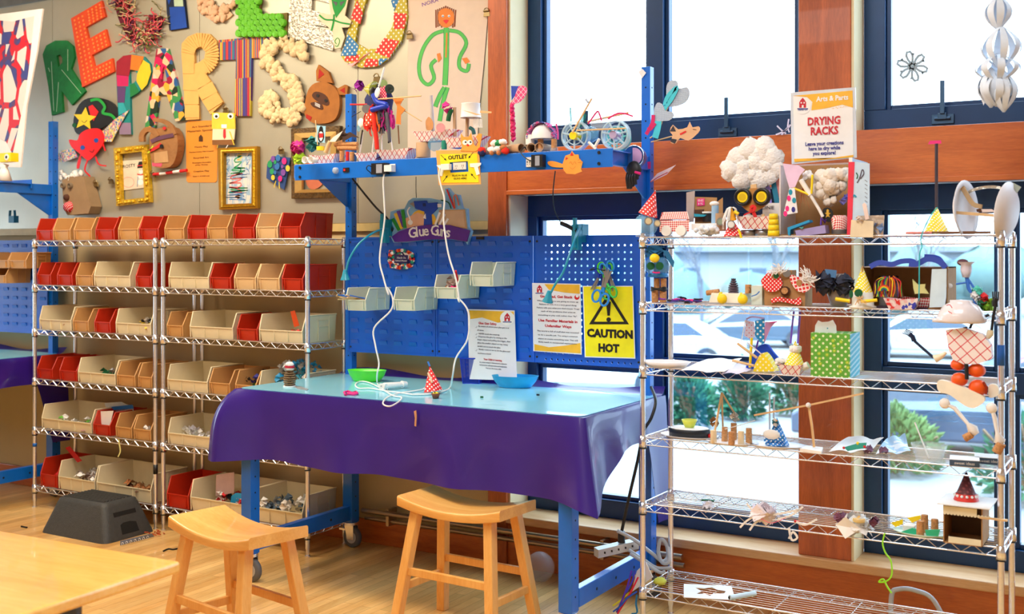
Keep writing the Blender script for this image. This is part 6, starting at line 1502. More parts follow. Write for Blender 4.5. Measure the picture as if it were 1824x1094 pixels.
def tri(b,c_,r0,r1,Y):
    o=[(c_[0]+r0*math.sin(a)*1.0,c_[1]-r0*math.cos(a)*.93) for a in (0,2*PI/3,4*PI/3)];i_=[(c_[0]+r1*math.sin(a)*1.0,c_[1]-r1*math.cos(a)*.93) for a in (0,2*PI/3,4*PI/3)]
    for k_ in range(3): j=(k_+1) % 3;cut(b,[o[k_],o[j],i_[j],i_[k_]],Y,.0008,BLACK)
tri(f,cE((1583,508))[0],41,31,y1)
cut(f,cE((1566,440),(1594,440),(1588,520),(1574,520)),y1,.0008,BLACK);disc(f,*cE((1581,542))[0],4,y1,BLACK,.0008)
ptext(f,'CAUTION',*[q[0] for q in cE((1457,0),(1718,0))],cE((0,625))[0][1],14,y1,BLACK,.003);ptext(f,'HOT',*[q[0] for q in cE((1521,0),(1640,0))],cE((0,707))[0][1],14,y1,BLACK,.003)
build('caution_sign','yellow CAUTION HOT sign with a warning triangle on the pegboard','sign',[('sheet',b),('print',f)])
b=MB();Yq=5.19;page(b,cE((778,482),(1045,490),(1058,890),(787,882)),Yq);f=MB();y1=Yq-.0012
cut(f,cE((785,490),(1040,497),(1042,545),(950,560),(860,530),(787,540)),y1,.0008,SY);disc(f,*cE((1003,535))[0],13,y1-.0006,PAPER,.0006);icon(f,*cE((1003,530))[0],13,y1-.0014)
for s_,y,h,x0,x1,m_ in (('Glue Gun Safety',565,4.2,838,942,SR),('Be aware of where your glue gun is at',585,2.6,838,1012,SG),('all times.',603,2.6,832,870,SG),('NEVER touch the metal tip.',626,2.6,840,960,SG),('Dispense the glue by aiming at the',644,2.6,838,1000,SG),('larger object and pulling the trigger, then',662,2.6,833,1020,SG),('place the smaller object on top, being',680,2.6,833,1005,SG),('careful not to touch the glue.',698,2.6,833,965,SG),('Slowly count to ten to let the glue cool',718,2.6,840,1018,SG),('and form a bond.',736,2.6,835,912,SG),('Your Child is Learning',772,3.2,868,972,SR),('to create unique 3-dimensional sculptures',790,2.4,845,1000,SG),('and practices self-expression and imagination',806,2.4,845,1000,SG),('Tool use, fine motor skills.',822,2.4,880,970,SG)):
    ptext(f,s_,*[q[0] for q in cE((x0,0),(x1,0))],cE((0,y))[0][1],h,y1-.0006,m_,.0003 if m_ is SR else 0,.02)
for y in (585,626,644,718): ink(f,cE((822,y),(826,y+4),(832,y-6)),.5,y1,SG,1)
build('printed_sheet','white Glue Gun Safety sheet standing at the back of the table','sheet',[('sheet',b),('print',f)])
# ---- scissors on the pegboard
def scissors(lab,px,py,ang,mat,Y,s_=1.0):
    c_=PY(px,py,Y);R_=RY(ang);hd=MB().m(mat);bl_=MB().m(STEEL)
    for q in (-1,1):
        ring=[c_+R_ @ Vector((q*.017*s_+.015*s_*math.cos(a),q*.002,.038*s_+.021*s_*math.sin(a))) for a in [2*PI*i/18 for i in range(18)]];hd.tube(ring,.004*s_,6,closed=True)
        hd.tube([c_+R_ @ Vector((q*.006*s_,q*.002,.018*s_)),c_+R_ @ Vector((-q*.002*s_,q*.002,0))],.005*s_,6)
        P=[c_+R_ @ Vector(v_)*1 for v_ in ((-q*.004*s_,q*.002,.004*s_),(q*.005*s_,q*.002,0),(q*.010*s_,q*.002,-.065*s_),(q*.002*s_,q*.002,-.058*s_))];bl_.slab(P,(0,.0015,0))
    bl_.cyl(c_+Vector((0,-.004,0)),c_+Vector((0,.004,0)),.003,n=8)
    return build('scissors',lab,'scissors',[('handles',hd),('blades',bl_)],'children\'s scissors on the pegboard')
scissors('lime green scissors hanging highest on the pegboard',1076,494,.1,M('lime_handle',(90,220,60),.35),5.165,1.25)
scissors('royal blue scissors hanging at the left of the bunch',1066,495,.5,M('royal_handle',(20,60,200),.35),5.175,1.2)
scissors('sky blue scissors in the middle of the bunch on the pegboard',1086,492,-.35,M('sky_handle',(40,150,220),.35),5.155,1.25)
scissors('green scissors hanging handles down over the warning sign',1082,505,2.9,M('green_handle',(60,200,90),.35),5.145,1.3)
scissors('blue scissors hanging lowest, handles over the warning triangle',1076,512,3.5,M('blue_handle',(40,140,230),.35),5.14,1.5)
b=MB().m(BLACK);c_=PY(1066,478,5.19);b.tube(smooth([c_,c_+Vector((-.02,-.06,-.01)),c_+Vector((.02,-.09,.005))],4),.003,6);b.tube(smooth([c_+Vector((.05,0,0)),c_+Vector((.06,-.06,-.01)),c_+Vector((.03,-.08,.0))],4),.003,6);build('wire_hook','black wire hook holding the scissors on the pegboard','hook',b)
# ---- on the table
ZM=1.0285
def oval_bowl(name,lab,px0,px1,py,mat,h_=.062,asp=.62):
    c_=PZ((px0+px1)/2,py,ZM);k_=(c_-CAM).dot(Fv)/FPX;rx=(px1-px0)/2*k_/ .93;b=MB().m(mat)
    pr=[(.0,0),(.62,0),(.70,.003),(.92,h_*.6),(1.0,h_),(1.02,h_+.001),(.985,h_+.0005),(.90,h_*.6),(.66,.006),(0,.005)]
    b.lathe([(r*rx,z) for r,z in pr],(0,0,0),32,1,asp);return one(name,lab,'bowl',b,mat,(c_.x,c_.y,ZM),'oval plastic bowls on the table',rz=TH*.5)
oval_bowl('plastic_bowl','lime green oval bowl on the blue mat',620,687,679,M('lime_bowl',(90,225,50),.4,coat=.2))
oval_bowl('plastic_bowl','turquoise oval bowl near the back of the blue mat',878,957,690,M('turquoise_bowl',(20,160,215),.4,coat=.2))
m,n,l,p=newmat('blue_wire_mesh');u,v=uvw(n,l,PI/4)
fu=math_(n,l,'FRACT',math_(n,l,'ADD',math_(n,l,'DIVIDE',u,.0035),500));fv=math_(n,l,'FRACT',math_(n,l,'ADD',math_(n,l,'DIVIDE',v,.0035),500))
f=math_(n,l,'MAXIMUM',math_(n,l,'LESS_THAN',fu,.35),math_(n,l,'LESS_THAN',fv,.35));p.inputs['Base Color'].default_value=lin((16,56,180));p.inputs['Metallic'].default_value=.3;l.new(f,p.inputs['Alpha'])
c_=PZ(842,682,ZM);a,h_=.058,.14
b=MB().m(m);bo=[(-a*.78,-a*.78,0),(a*.78,-a*.78,0),(a*.78,a*.78,0),(-a*.78,a*.78,0)];to=[(-a,-a,h_),(a,-a,h_),(a,a,h_),(-a,a,h_)]
b.add(bo+to,[(i,(i+1) % 4,4+(i+1) % 4,4+i) for i in range(4)]+[(3,2,1,0)])
r_=MB().m(M('blue_wire',(16,56,190),.35)).tube(to,.004,6,closed=True);r_.tube(bo,.003,6,closed=True)
for i in range(4): r_.tube([bo[i],to[i]],.0025,6)
t=thing('pencil_cup','square blue wire mesh cup on the blue mat before the safety sheet','cup',(c_.x,c_.y,ZM),rz=.35);obj('mesh_body',b,t);obj('wire_rim',r_,t)
# red dotted cone creature
c_=PZ(772,702,ZM);k_=(c_-CAM).dot(Fv)/FPX;b=MB();cone(b,c_+Vector((-8*k_,0,50*k_)),c_+Vector((0,0,5*k_)),17*k_,M_dots('red_dotted_big',(222,30,36),(250,236,232),.019,.3));b2=MB().m(BLUEDOT if False else M('blue_straw',(60,120,200),.5)).tube([c_+Vector((-8*k_,0,49*k_)),c_+Vector((-12*k_,0,57*k_))],.005,6)
b3=MB().m(M('truffle_cup',(110,60,40),.7)).lathe([(0,0),(.014,0),(.022,.026),(.018,.026),(.012,.004)],PZ(776,710,ZM),14);b3.m(YEL).sph(PZ(776,710,ZM)+Vector((0,0,.026)),(.015,.015,.007),10,6);b3.m(BLACK).sph(PZ(776,710,ZM)+Vector((.003,-.012,.032)),.004,6,4)
b4=MB().m(CLEAR).lathe([(.0,0),(.012,0),(.016,.03),(.0,.034)],PZ(761,700,ZM),12);b4.m(M('tan_ribbon',(226,190,160),.6)).tube(smooth([c_+Vector((-6*k_,-8*k_,38*k_)),c_+Vector((2*k_,-11*k_,28*k_)),c_+Vector((6*k_,-13*k_,22*k_))],3),.006,6)
build('cone_creature','red dotted paper cone with a candy cup, standing on the blue mat','craft creature',[('cone',b),('straw',b2),('candy_cup',b3),('trim',b4)])
def pinecone(b,c_,r,h_,mat,mat2=None,rows=9):
    c_=Vector(c_);b.m(mat);b.cyl(c_,c_+Vector((0,0,h_*.9)),r*.3,r*.1,8)
    for j in range(rows):
        z=h_*(j+.3)/rows;rr_=r*(math.sin(PI*min(1,.28+.72*(j/rows)))**.7)*(1-.25*j/rows);n_=max(5,int(10*rr_/r))
        for i in range(n_):
            a=2*PI*(i+.5*(j % 2))/n_;d=Vector((math.cos(a),math.sin(a),0));u=Vector((-d.y,d.x,0));w_=r*.34;p=c_+Vector((0,0,z))
            q=[p+d*rr_*.3-u*w_*.3,p+d*rr_*.3+u*w_*.3,p+d*rr_*.9+u*w_+Vector((0,0,h_*.05)),p+d*rr_*1.02+Vector((0,0,h_*.06)),p+d*rr_*.9-u*w_+Vector((0,0,h_*.05))]
            b.m(mat);b.slab(q,(0,0,-.004));b.m(mat2 or mat);b.slab([q[4]+Vector((0,0,.001)),q[3]+Vector((0,0,.001)),q[2]+Vector((0,0,.001)),q[3]-d*rr_*.10+Vector((0,0,.001))],(0,0,.0015))
    return b
c_=PZ(516,689,ZM);b=MB();pinecone(b,c_+Vector((0,0,.006)),.036,.095,M('pinecone_brown',(110,74,46),.8),M('pinecone_tip',(206,176,130),.8),8)
h=MB().m(COTTON).sph(c_+Vector((0,0,.118)),(.024,.024,.016),10,6,.1);h.m(M('knit_red',(200,30,60),.8)).lathe([(.025,0),(.026,.006),(.025,.012)],c_+Vector((0,0,.102)),16);h.m(COTTON).sph(c_+Vector((0,0,.096)),(.024,.024,.009),10,6,.1)
f2=MB().m(PAPER).cyl(c_,c_+Vector((0,0,.006)),.034,n=14)
build('pinecone_figure','pinecone with a white and red knitted hat at the left end of the blue mat','craft creature',[('pinecone',b),('hat',h),('base',f2)])
b=MB();a=PZ(528,692,ZM)
b.m(M('silver_net',(176,190,200),.4,.6,var=.4,scale=300));b.slab([PZ(x,y,ZM) for x,y in ((519,688),(536,689),(550,694),(546,696),(532,694))],(0,0,.002));build('net_scrap','flat scrap of silver netting beside the pinecone figure','scrap',b)
b=MB().m(PINK);q=[PZ(x,y,ZM+.008) for x,y in ((613,699),(620,697),(627,700),(634,698),(637,701),(630,703),(622,702),(615,703),(613,699))];b.tube(q,.006,6);b.tube([PZ(618,701,ZM+.008),PZ(633,701,ZM+.008)],.008,6);build('hair_clip','hot pink plastic clip lying on the blue mat','clip',b)
for i,(x,y,lab,m_) in enumerate(((989,690,'tiny black scrap standing near the back of the blue mat',BLACK),(958,705,'tiny black scrap right of the turquoise bowl',BLACK),(858,709,'tiny green scrap in the middle of the blue mat',GREEN))):
    c_=PZ(x,y,ZM);b=MB().m(m_);b.slab([c_+Vector(q) for q in ((-.008,0,0),(.008,.003,0),(.006,.006,0),(-.006,.004,0))],(0,0,.008));build('scrap',lab,'scrap',b)
b=MB();cut(b,[(737,733),(741,731),(742,741),(741,760),(738,759),(739,745)],4.372,.003,M('bare_wood_sliver',(206,150,110),.8));build('wood_sliver','thin wood sliver stuck to the front of the purple cloth','sliver',b)
# ---- power strip, cords and ribbons at the right
b=MB();a,c_=PY(1062,985,4.86),PY(1134,968,5.02);d=(c_-a).normalized();u=Vector((-d.y,d.x,0))*.028;w_=Vector((0,0,.02))
b.m(M('pale_grey_plastic',(210,212,210),.4)).hexa([a-u-w_,a+u-w_,a+u+w_,a-u+w_],[c_-u-w_,c_+u-w_,c_+u+w_,c_-u+w_]);f=MB().m(BLACK)
for i in range(5): q=a+(c_-a)*(.15+.17*i)-u*1.01;f.box(q.x-.006,q.y-.002,q.z-.004,q.x+.006,q.y,q.z+.006)
GC=M('grey_cable',(186,192,200),.45);w1=MB().m(GC)
w1.tube(smooth([PY(1100,946,4.9),PY(1130,962,4.95),PY(1160,985,5.0),PY(1180,1000,5.02),PY(1190,990,5.04),PY(1186,968,5.04),PY(1176,962,5.03),PY(1173,985,5.02),PY(1180,1003,5.0),PY(1192,1000,5.0),PY(1190,975,5.03)],5),.009,7)
w1.tube(smooth([PY(1120,980,4.95),PY(1150,1000,4.97),PY(1170,1012,4.98),PY(1196,1012,5.0)],5),.009,7);w1.tube(smooth([PY(1122,986,4.93),PY(1150,1004,4.95),PY(1175,1020,4.96),PY(1184,1018,4.98)],5),.009,7)
build('power_strip','pale grey power strip with looped grey cords, beside the drying rack post','power strip',[('strip',b),('sockets',f),('cord',w1)])
b=MB().m(BLACK).tube(smooth([PY(x,y,Y) for x,y,Y in ((1160,690,5.2),(1168,715,5.1),(1160,745,5.05),(1146,770,5.0),(1136,820,4.98),(1122,880,4.97),(1110,935,4.96),(1107,950,4.96))],5),.008,7);b.cyl(PY(1107,946,4.96),PY(1107,966,4.96),.016,.018,12);build('power_cable','thick black cord hanging down the right end of the workbench','cord',b)
b=MB()
for i,(m_,P) in enumerate(((M('ribbon_yellow',(236,224,50),.5),((720,900),(640,970),(570,1020))),(M('ribbon_violet',(90,50,190),.5),((740,700),(700,850),(640,1000),(605,1080))),(M('ribbon_red',(230,30,60),.5),((800,760),(720,920),(650,1030),(612,1094))),(M('ribbon_blue',(20,90,210),.5),((790,890),(700,950),(640,1020),(572,1074))),(M('ribbon_navy',(50,60,200),.5),((770,700),(745,800),(690,900))),(M('ribbon_teal',(20,120,170),.5),((790,920),(780,1000),(790,1080),(740,1094))))):
    ink(b,kpt(980,880,.1956,P),3,4.80-i*.006,m_,4,.003)
cut(b,kpt(980,880,.1956,((790,700),(870,620),(935,760),(740,895))),4.86,.004,PAPER)
build('ribbon_bundle','bundle of coloured ribbons hanging by the drying rack post near the floor','ribbons',b)
# ================================================================ drying rack: the craft projects
q1=lambda *p: kpt(1120,320,.15351,p)      # crops of the photograph
q2=lambda *p: kpt(1280,240,.18282,p)
q3=lambda *p: kpt(1130,430,.19189,p)
q4=lambda *p: kpt(1440,430,.21053,p)
q5=lambda *p: kpt(1560,320,.21945,p)
q6=lambda *p: kpt(1560,540,.29236,p)
q7=lambda *p: kpt(1130,560,.14803,p)
q8=lambda *p: kpt(1440,330,.33833,p)
q9=lambda *p: kpt(1130,720,.19189,p)
qa_=lambda *p: kpt(1440,690,.36923,p)
qb_=lambda *p: kpt(1160,860,.2139,p)
YF=4.79
zs=[z+.0025 for z in ZR]
def up(px,py,Y,z=None):
    v=PY(px,py,Y)
    if z is not None: v.z=z
    return v
def on(px,Y,z): return Vector((X_(px,Y),Y,z))
GRN='projects on the drying rack'
# ---- top shelf
z=zs[0]
k=kk(1150,YF);c_=on(1150,YF,z+21*k);b=MB().m(CLEARB);b.sph(c_,(22*k,22*k,21*k),18,12);b.m(CLEAR).sph(c_+Vector((.0,0,.0)),(18*k,18*k,17*k),14,10,.06);b.m(CLEAR).lathe([(17*k,0),(18*k,.006),(16*k,.012)],on(1150,YF,z),18)
h=MB();cone(h,up(1168,338,YF),up(1154,383,YF),17.5*k,M_dots('dotted_coral',(226,54,44),(250,238,236),.017,.3))
e=MB()
for (x,y,r) in ((1155,394,7.4),(1171,398,6.5)): e.m(STEEL).cyl(up(x,y,YF-.085),up(x,y,YF-.098),r*k,n=18);e.m(M('cap_cream',(214,200,160),.5)).cyl(up(x,y,YF-.098),up(x,y,YF-.100),r*k*.72,n=16)
build('jar_creature','clear round jar creature with a red dotted cone hat, top rack shelf','craft creature',[('jar',b),('cone_hat',h),('bottle_cap_eyes',e)],GRN)
b=MB();P0=[on(1175,YF-.05,z+.022),on(1228,YF-.05,z+.022),on(1228,YF+.05,z+.022),on(1175,YF+.05,z+.022)];P1=[v+Vector((0,0,.052)) for v in P0];b.m(GING).hexa(P0,P1)
r_=MB().m(GING);P2=[v+Vector((0,0,.004)) for v in P1];cx=sum((v.x for v in P2))/4;P3_=[Vector((cx+(v.x-cx)*.78,YF+(v.y-YF)*.5,v.z+.035)) for v in P2];r_.hexa(P2,P3_);w_=MB().m(WHITE)
for x in (1188,1214): p=on(x,YF-.055,z+.026);w_.cyl(p,p+Vector((0,-.012,0)),.024,n=20);p=on(x,YF+.055,z+.026);w_.cyl(p,p+Vector((0,.012,0)),.024,n=20)
d=MB();tissue(d,up(1192,397,YF-.03),.012,M('teal_tissue',(70,160,160),.8),8)
build('paper_bus','red and white checked paper bus with white disc wheels on the top rack shelf','craft vehicle',[('body',b),('roof',r_),('wheels',w_),('bow',d)],GRN)
b=MB();cut(b,q1((668,150),(765,130),(752,490),(668,500)),YF+.04,.004,M('grey_cardboard',(172,160,158),.8));cut(b,q1((765,200),(1022,208),(1020,260),(1090,208),(1090,560),(765,560)),YF+.08,.004,CARD)
s_=MB();cut(s_,q1((792,222),(878,218),(880,300),(792,308)),YF+.076,.002,PINK);ptext(s_,'BE',*[t_[0] for t_ in q1((802,0),(866,0))],q1((0,244))[0][1],4,YF+.0745,M('pale_pink_card',(240,215,225),.6));ptext(s_,'IS',*[t_[0] for t_ in q1((806,0),(862,0))],q1((0,282))[0][1],4,YF+.0745,M('pale_pink_card',(240,215,225),.6))
t1=MB();c_=on(1273,YF-.01,z+.02);t1.m(M('pale_blue_tube',(150,190,226),.6)).cyl(c_,up(1274,366,YF-.01),.016,n=14);t1.m(PAPER).sph(up(1272.5,363,YF-.01),(.022,.022,.012),12,6)
t2=MB().m(BLACK).cyl(up(1260,395,YF+.03),up(1260,380,YF+.03),.02,n=14);t2.m(WHITE).cyl(up(1260,380,YF+.03),up(1260,377,YF+.03),.024,n=14);t2.m(DFUR).slab(P3(q1((760,350),(860,345),(840,400),(765,400)),YF+.02),(0,.02,0));t2.m(TEAL).slab(P3(q1((755,395),(900,408),(870,430),(760,430)),YF+.0),(0,.03,0));t2.m(DFUR).slab(P3(q1((770,430),(870,430),(890,490),(770,490)),YF+.03),(0,.02,0))
bs=MB();bs.m(PAPER).hexa([on(1231,YF-.04,z+.03),on(1290,YF-.04,z+.03),on(1290,YF+.06,z+.03),on(1231,YF+.06,z+.03)],[on(1231,YF-.04,z+.058),on(1290,YF-.04,z+.058),on(1290,YF+.06,z+.058),on(1231,YF+.06,z+.058)])
ct=MB();fluff(ct,on(1260,YF-.05,z+.026),.085,.024,36,M('blue_white_fluff',(226,234,246),.95,var=.1,bump=.6),.05,.5)
cp=MB().m(STEEL).cyl(up(1283,395,YF-.05),up(1283,395,YF-.06),.018,n=16);cp.m(TUBE).cyl(up(1284,412,YF-.02),up(1284,380,YF-.02),.024,n=14);cp.m(M('grey_green_cap',(140,160,140),.5)).cyl(up(1283,395,YF-.06),up(1283,395,YF-.062),.013,n=16)
build('cardboard_castle','cardboard castle with a pink stamp and fluffy base, top rack shelf','craft',[('flap',b),('stamp',s_),('blue_tube',t1),('furniture',t2),('base',bs),('fluff',ct),('can',cp)],GRN)
b=MB();cone(b,up(1304,388,YF-.06),on(1306,YF-.06,z),.044,M_dots('red_dotted_small',(222,32,34),(250,240,240),.014,.3));cone(b,up(1303,368,YF-.06),up(1303,393,YF-.06),.024,M('doll_yellow',(244,170,30),.6))
h=MB().m(COTTON)
for i in range(26):
    a=random.uniform(0,2*PI);p=up(1303,370,YF-.06);h.tube(smooth([p,p+Vector((math.cos(a)*.02,math.sin(a)*.02,-.005)),p+Vector((math.cos(a)*.036,math.sin(a)*.03-.01,-.045-random.random()*.04))],2),.0022,4)
e=MB().m(STEEL).cyl(up(1302,400,YF-.10),up(1302,400,YF-.11),.018,n=16);e.m(WHITE).cyl(up(1302,400,YF-.11),up(1302,400,YF-.112),.014,n=16);e.m(YEL).tube(P3(q1((1275,575),(1308,680)),YF-.11),.005,6);e.m(YEL).tube(P3(q1((1225,370),(1272,400)),YF-.08),.008,6)
build('paper_doll','little doll with a red dotted skirt and white string hair on the top rack shelf','craft creature',[('dress',b),('hair',h),('shield',e)],GRN)
# owl
kr=M('kraft_brown',(190,130,62),.7);Y0=YF-.02
b=MB();cut(b,sm2(q1((1390,130),(1400,105),(1480,100),(1560,120),(1640,180),(1620,260),(1540,330),(1450,380),(1380,365),(1300,300),(1250,240),(1290,160)),3,True),Y0,.012,kr);r_=MB()
for x,y in ((1330,205),(1550,200)):
    c0=up(*q1((x,y))[0],Y0-.002);R=15*k;r_.m(M('black_ring',(24,24,28),.35)).lathe([(R*.60,-.004),(R*.66,.016),(R*.85,.022),(R,.012),(R,-.004)],c0,26,M_=RX(PI/2));r_.m(M('owl_yellow',(246,214,16),.35)).cyl(c0,c0+Vector((0,-.014,0)),R*.6,n=22);r_.m(M('owl_yellow_dark',(214,180,10),.4)).cyl(c0+Vector((0,-.014,0)),c0+Vector((0,-.0145,0)),R*.42,n=22)
rb=MB();ink(rb,q1((1440,310),(1430,350),(1455,400),(1490,490)),6,Y0-.03,RED,3,.003);ink(rb,q1((1410,330),(1440,305),(1465,330),(1430,365),(1410,340)),5,Y0-.034,RED,3,.003);ink(rb,q1((1430,375),(1380,390),(1335,412)),2.5,Y0-.03,RED,3,.003)
nb=MB();nb.m(STICK).slab(P3(q1((1412,60),(1480,50),(1482,100),(1412,104)),Y0+.01),(0,.006,0));nb.slab(P3(q1((1520,480),(1545,400),(1575,400),(1570,490)),Y0-.02),(0,.004,0));nb.m(WHITE).tube(P3(q1((1640,490),(1675,405)),Y0),.004,6)
nb.m(PAPER).slab(P3(q1((1325,420),(1400,380),(1530,400),(1520,510),(1340,510)),Y0+.02),(0,.03,0));nb.m(M('navy_felt',(12,30,60),.8)).slab(P3(q1((1400,390),(1540,360),(1530,410),(1420,410)),Y0-.01),(0,.003,0))
tr=food_tray(1311,1378,YF-.06,z+.03,.058,.11);mt=MB().m(STEEL)
for x in (1333,1358): mt.lathe([(0,0),(.034,0),(.034,.028),(0,.028)],on(x,YF-.0,z),20)
build('owl_creature','kraft paper owl with black rings and yellow eyes, standing in a plaid tray','craft creature',[('face',b),('eyes',r_),('bow_tie',rb),('sticks',nb),('food_tray',tr),('tin_feet',mt)],GRN)
b=MB().m(YEL)
for i in range(4): b.lathe([(0,0),(.026-.002*i,0),(.024-.002*i,.022),(0,.024)],on(1378,YF-.06,z+i*.024),18)
build('yellow_stack','stack of yellow caps beside the cardboard diorama box','caps',b)
b=MB();fluff(b,up(*q2((330,290))[0],YF+.10),.135,.085,60,COTTON,.05,.42,.14)
for (x,y,r) in ((120,330,.05),(95,380,.035),(190,230,.05),(300,150,.055),(440,130,.05),(520,230,.055),(400,430,.05),(230,420,.05),(550,330,.045),(480,400,.045)): b.m(COTTON).sph(up(*q2((x,y))[0],YF+.08),(r,r*.6,r),10,7,.15)
st=MB()
for (x0,y0,x1,y1,w_,m_) in ((200,430,250,560,9,M('lilac_strip',(200,170,220),.6)),(290,470,300,700,12,M('pale_teal_strip',(150,200,205),.6)),(430,470,440,640,6,M('salmon_strip',(240,150,140),.6)),(470,460,500,700,8,M('violet_strip',(150,130,210),.6)),(530,450,575,690,9,M('deep_teal_strip',(30,120,150),.6)),(565,420,590,620,6,M('salmon_strip',(240,150,140),.6)),(350,460,360,1000,8,M('white_paper',(242,240,238),.8))): ink(st,q2((x0,y0),(x1,y1)),w_,YF+.09+random.random()*.02,m_,1,.002)
build('cotton_cloud','big white cotton cloud with coloured paper strips hanging like rain','craft',[('cloud',b),('paper_strips',st)],GRN)
b=MB();cut(b,q2((430,665),(595,665),(600,850),(425,850)),YF+.06,.003,PAPER);b.m(PAPER).box(on(1362,YF+.06,0).x,YF+.06,z,on(1385,YF+.06,0).x,YF+.09,z+.03);f=MB();ptext(f,'LINE',*[t_[0] for t_ in q2((420,0),(538,0))],q2((0,712))[0][1],6,YF+.058,SG)
cut(b,q2((425,850),(600,850),(600,1000),(425,1000)),YF+.063,.003,PAPER)
build('lettered_card','white card with handwritten capitals between the owl and the diorama box','card',[('card',b),('lettering',f)])
# diorama box
Yf,Yb_=YF-.05,YF+.17;bx=MB();xl,xr_=X_(1388,Yf),X_(1513,Yf);zt=up(1450,292,Yf).z
bx.m(M('white_corrugated',(214,206,208),.7)).hexa([(xl,Yf,z),(xl+.006,Yf,z),(xl+.006,Yb_,z),(xl,Yb_,z)],[(xl,Yf,zt),(xl+.006,Yf,zt),(xl+.006,Yb_,zt),(xl,Yb_,zt)])
bx.m(CARD).box(xl,Yb_,z,xr_,Yb_+.005,zt+.01);bx.box(xl,Yf,z,xr_,Yb_,z+.005)
sd=MB();sd.m(M('printed_box_side',(196,220,240),.5)).box(xr_,Yf,z,xr_+.005,Yf+.30,zt+.02)
sd.m(PAPER).add([(xr_-.002,Yf,z),(xr_+.012,Yf-.002,z),(xr_+.012,Yf-.002,zt+.02),(xr_-.002,Yf,zt+.02)],[(0,1,2,3)])
P=q2((1265,265),(1325,265),(1295,998),(1250,998));pr=MB();cut(pr,P,Yf-.006,.004,M('box_red_edge',(226,50,76),.5));cut(pr,q2((1325,262),(1470,280),(1470,1000),(1296,998)),Yf-.004,.004,M('printed_box_side',(196,220,240),.5))
ink(pr,q2((1350,470),(1375,420),(1400,340),(1415,380),(1380,430)),2,Yf-.006,SG);ink(pr,q2((1340,370),(1355,400),(1345,430)),2,Yf-.006,GREEN);ink(pr,q2((1300,620),(1320,590),(1340,610)),3,Yf-.006,TEAL)
for y in range(440,700,40): ink(pr,q2((1425,y),(1450,y+20)),.7,Yf-.006,SG,1)
fb=MB();cut(fb,q2((625,280),(780,300),(840,340),(790,400),(745,510),(690,520),(660,420)),Yf-.01,.004,M('pink_lilac_felt',(226,196,226),.8));cut(fb,q2((690,520),(740,520),(770,760),(630,785)),Yf-.012,.003,M('white_dotted_cloth',(236,238,244),.7))
for (x,y,m_) in ((684,620,PINK),(668,720,PINK),(728,730,SB),(700,560,TEAL),(735,640,TEAL),(650,770,PINK)): disc(fb,*q2((x,y))[0],3.4,Yf-.014,m_,.001,ry=5)
ct=MB();fluff(ct,up(*q2((1060,480))[0],Yf+.06),.075,.065,34,M('cream_cotton',(232,222,210),.95,bump=.7),.05,.45,.14);fluff(ct,up(*q2((1190,430))[0],Yf+.06),.045,.05,14,M('cream_cotton',(232,222,210),.95,bump=.7),.05,.5,.14);fluff(ct,up(*q2((1085,640))[0],Yf+.06),.03,.03,8,None or M('cream_cotton',(232,222,210),.95,bump=.7),.03,.5);fluff(ct,up(*q2((870,400))[0],Yf+.03),.025,.02,8,COTTON,.02,.6)
sp=MB();sp.m(M('white_spoon',(240,236,232),.4)).tube(P3(q2((895,590),(980,730),(1015,800)),Yf+.0),.007,7);sp.tube(P3(q2((800,440),(850,520),(895,590)),Yf+.0),.011,7);sp.m(YEL).tube(P3(q2((725,518),(885,585)),Yf-.005),.005,6);sp.tube(P3(q2((915,390),(905,575)),Yf-.005),.005,6)
sp.m(M('copper_hair',(190,110,70),.5))
for i in range(24): a=up(*q2((820,520))[0],Yf+.02);sp.tube([a,a+Vector((random.uniform(-.03,.05),random.uniform(-.02,.02),random.uniform(-.10,-.01)))],.001,3)
gb=MB();cut(gb,sm2(q2((1010,760),(1030,715),(1080,715),(1110,750),(1112,820),(1075,850),(1025,830)),3,True),Yf+.02,.004,BLACK);cut(gb,sm2(q2((1050,740),(1062,725),(1075,740),(1072,760),(1092,765),(1072,780),(1085,805),(1062,795),(1042,808),(1052,778),(1035,765),(1052,758)),2,True),Yf+.017,.003,M('gold_card',(216,170,50),.6))
bo=MB();bo.m(M('lilac_card',(160,150,205),.6)).slab(P3(q2((745,935),(1035,880),(1045,960),(760,995)),Yf-.01),(0,.06,0));bo.m(M('cyan_board',(30,150,205),.5)).slab(P3(q2((670,905),(880,830),(890,850),(700,925),(695,985),(675,975)),Yf-.014),(0,.05,0));bo.m(M('teal_tissue',(70,160,160),.8)).slab(P3(q2((780,900),(830,900),(810,920)),Yf-.02),(0,.004,0));bo.m(M('deep_violet',(80,40,160),.6)).tube(P3(q2((995,880),(1000,810),(1040,860),(1045,820)),Yf+.0),.005,5)
gc=MB();gc.m(GING).lathe([(.030,0),(.036,.045),(.026,.06),(0,.06)],Vector((up(*q2((1180,940))[0],Yf+.03).x,Yf+.03,z+.024)),14);gc.m(M('grey_tin',(110,108,110),.4,.5)).cyl(on(1495.7,Yf+.03,z+.005),on(1495.7,Yf+.03,z+.024),.033,n=16)
pv=MB();tissue(pv,up(*q2((1225,625))[0],Yf+.04),.03,M('periwinkle_paper',(110,110,200),.7),12)
build('diorama_box','open cardboard box scene with cotton clouds, a spoon figure and a printed white side','craft',[('box',bx),('printed_side',sd),('print',pr),('fabric',fb),('cotton',ct),('spoon_figure',sp),('gingerbread_disc',gb),('boats',bo),('checked_cup',gc),('flower',pv)],GRN)
b=MB();cut(b,q2((1292,830),(1510,840),(1505,1000),(1280,998)),Yf-.03,.004,M('cream_card',(232,216,184),.8));b.m(CARD).box(X_(1520,Yf),Yf-.026,z,X_(1550,Yf),Yf+.02,z+.01)
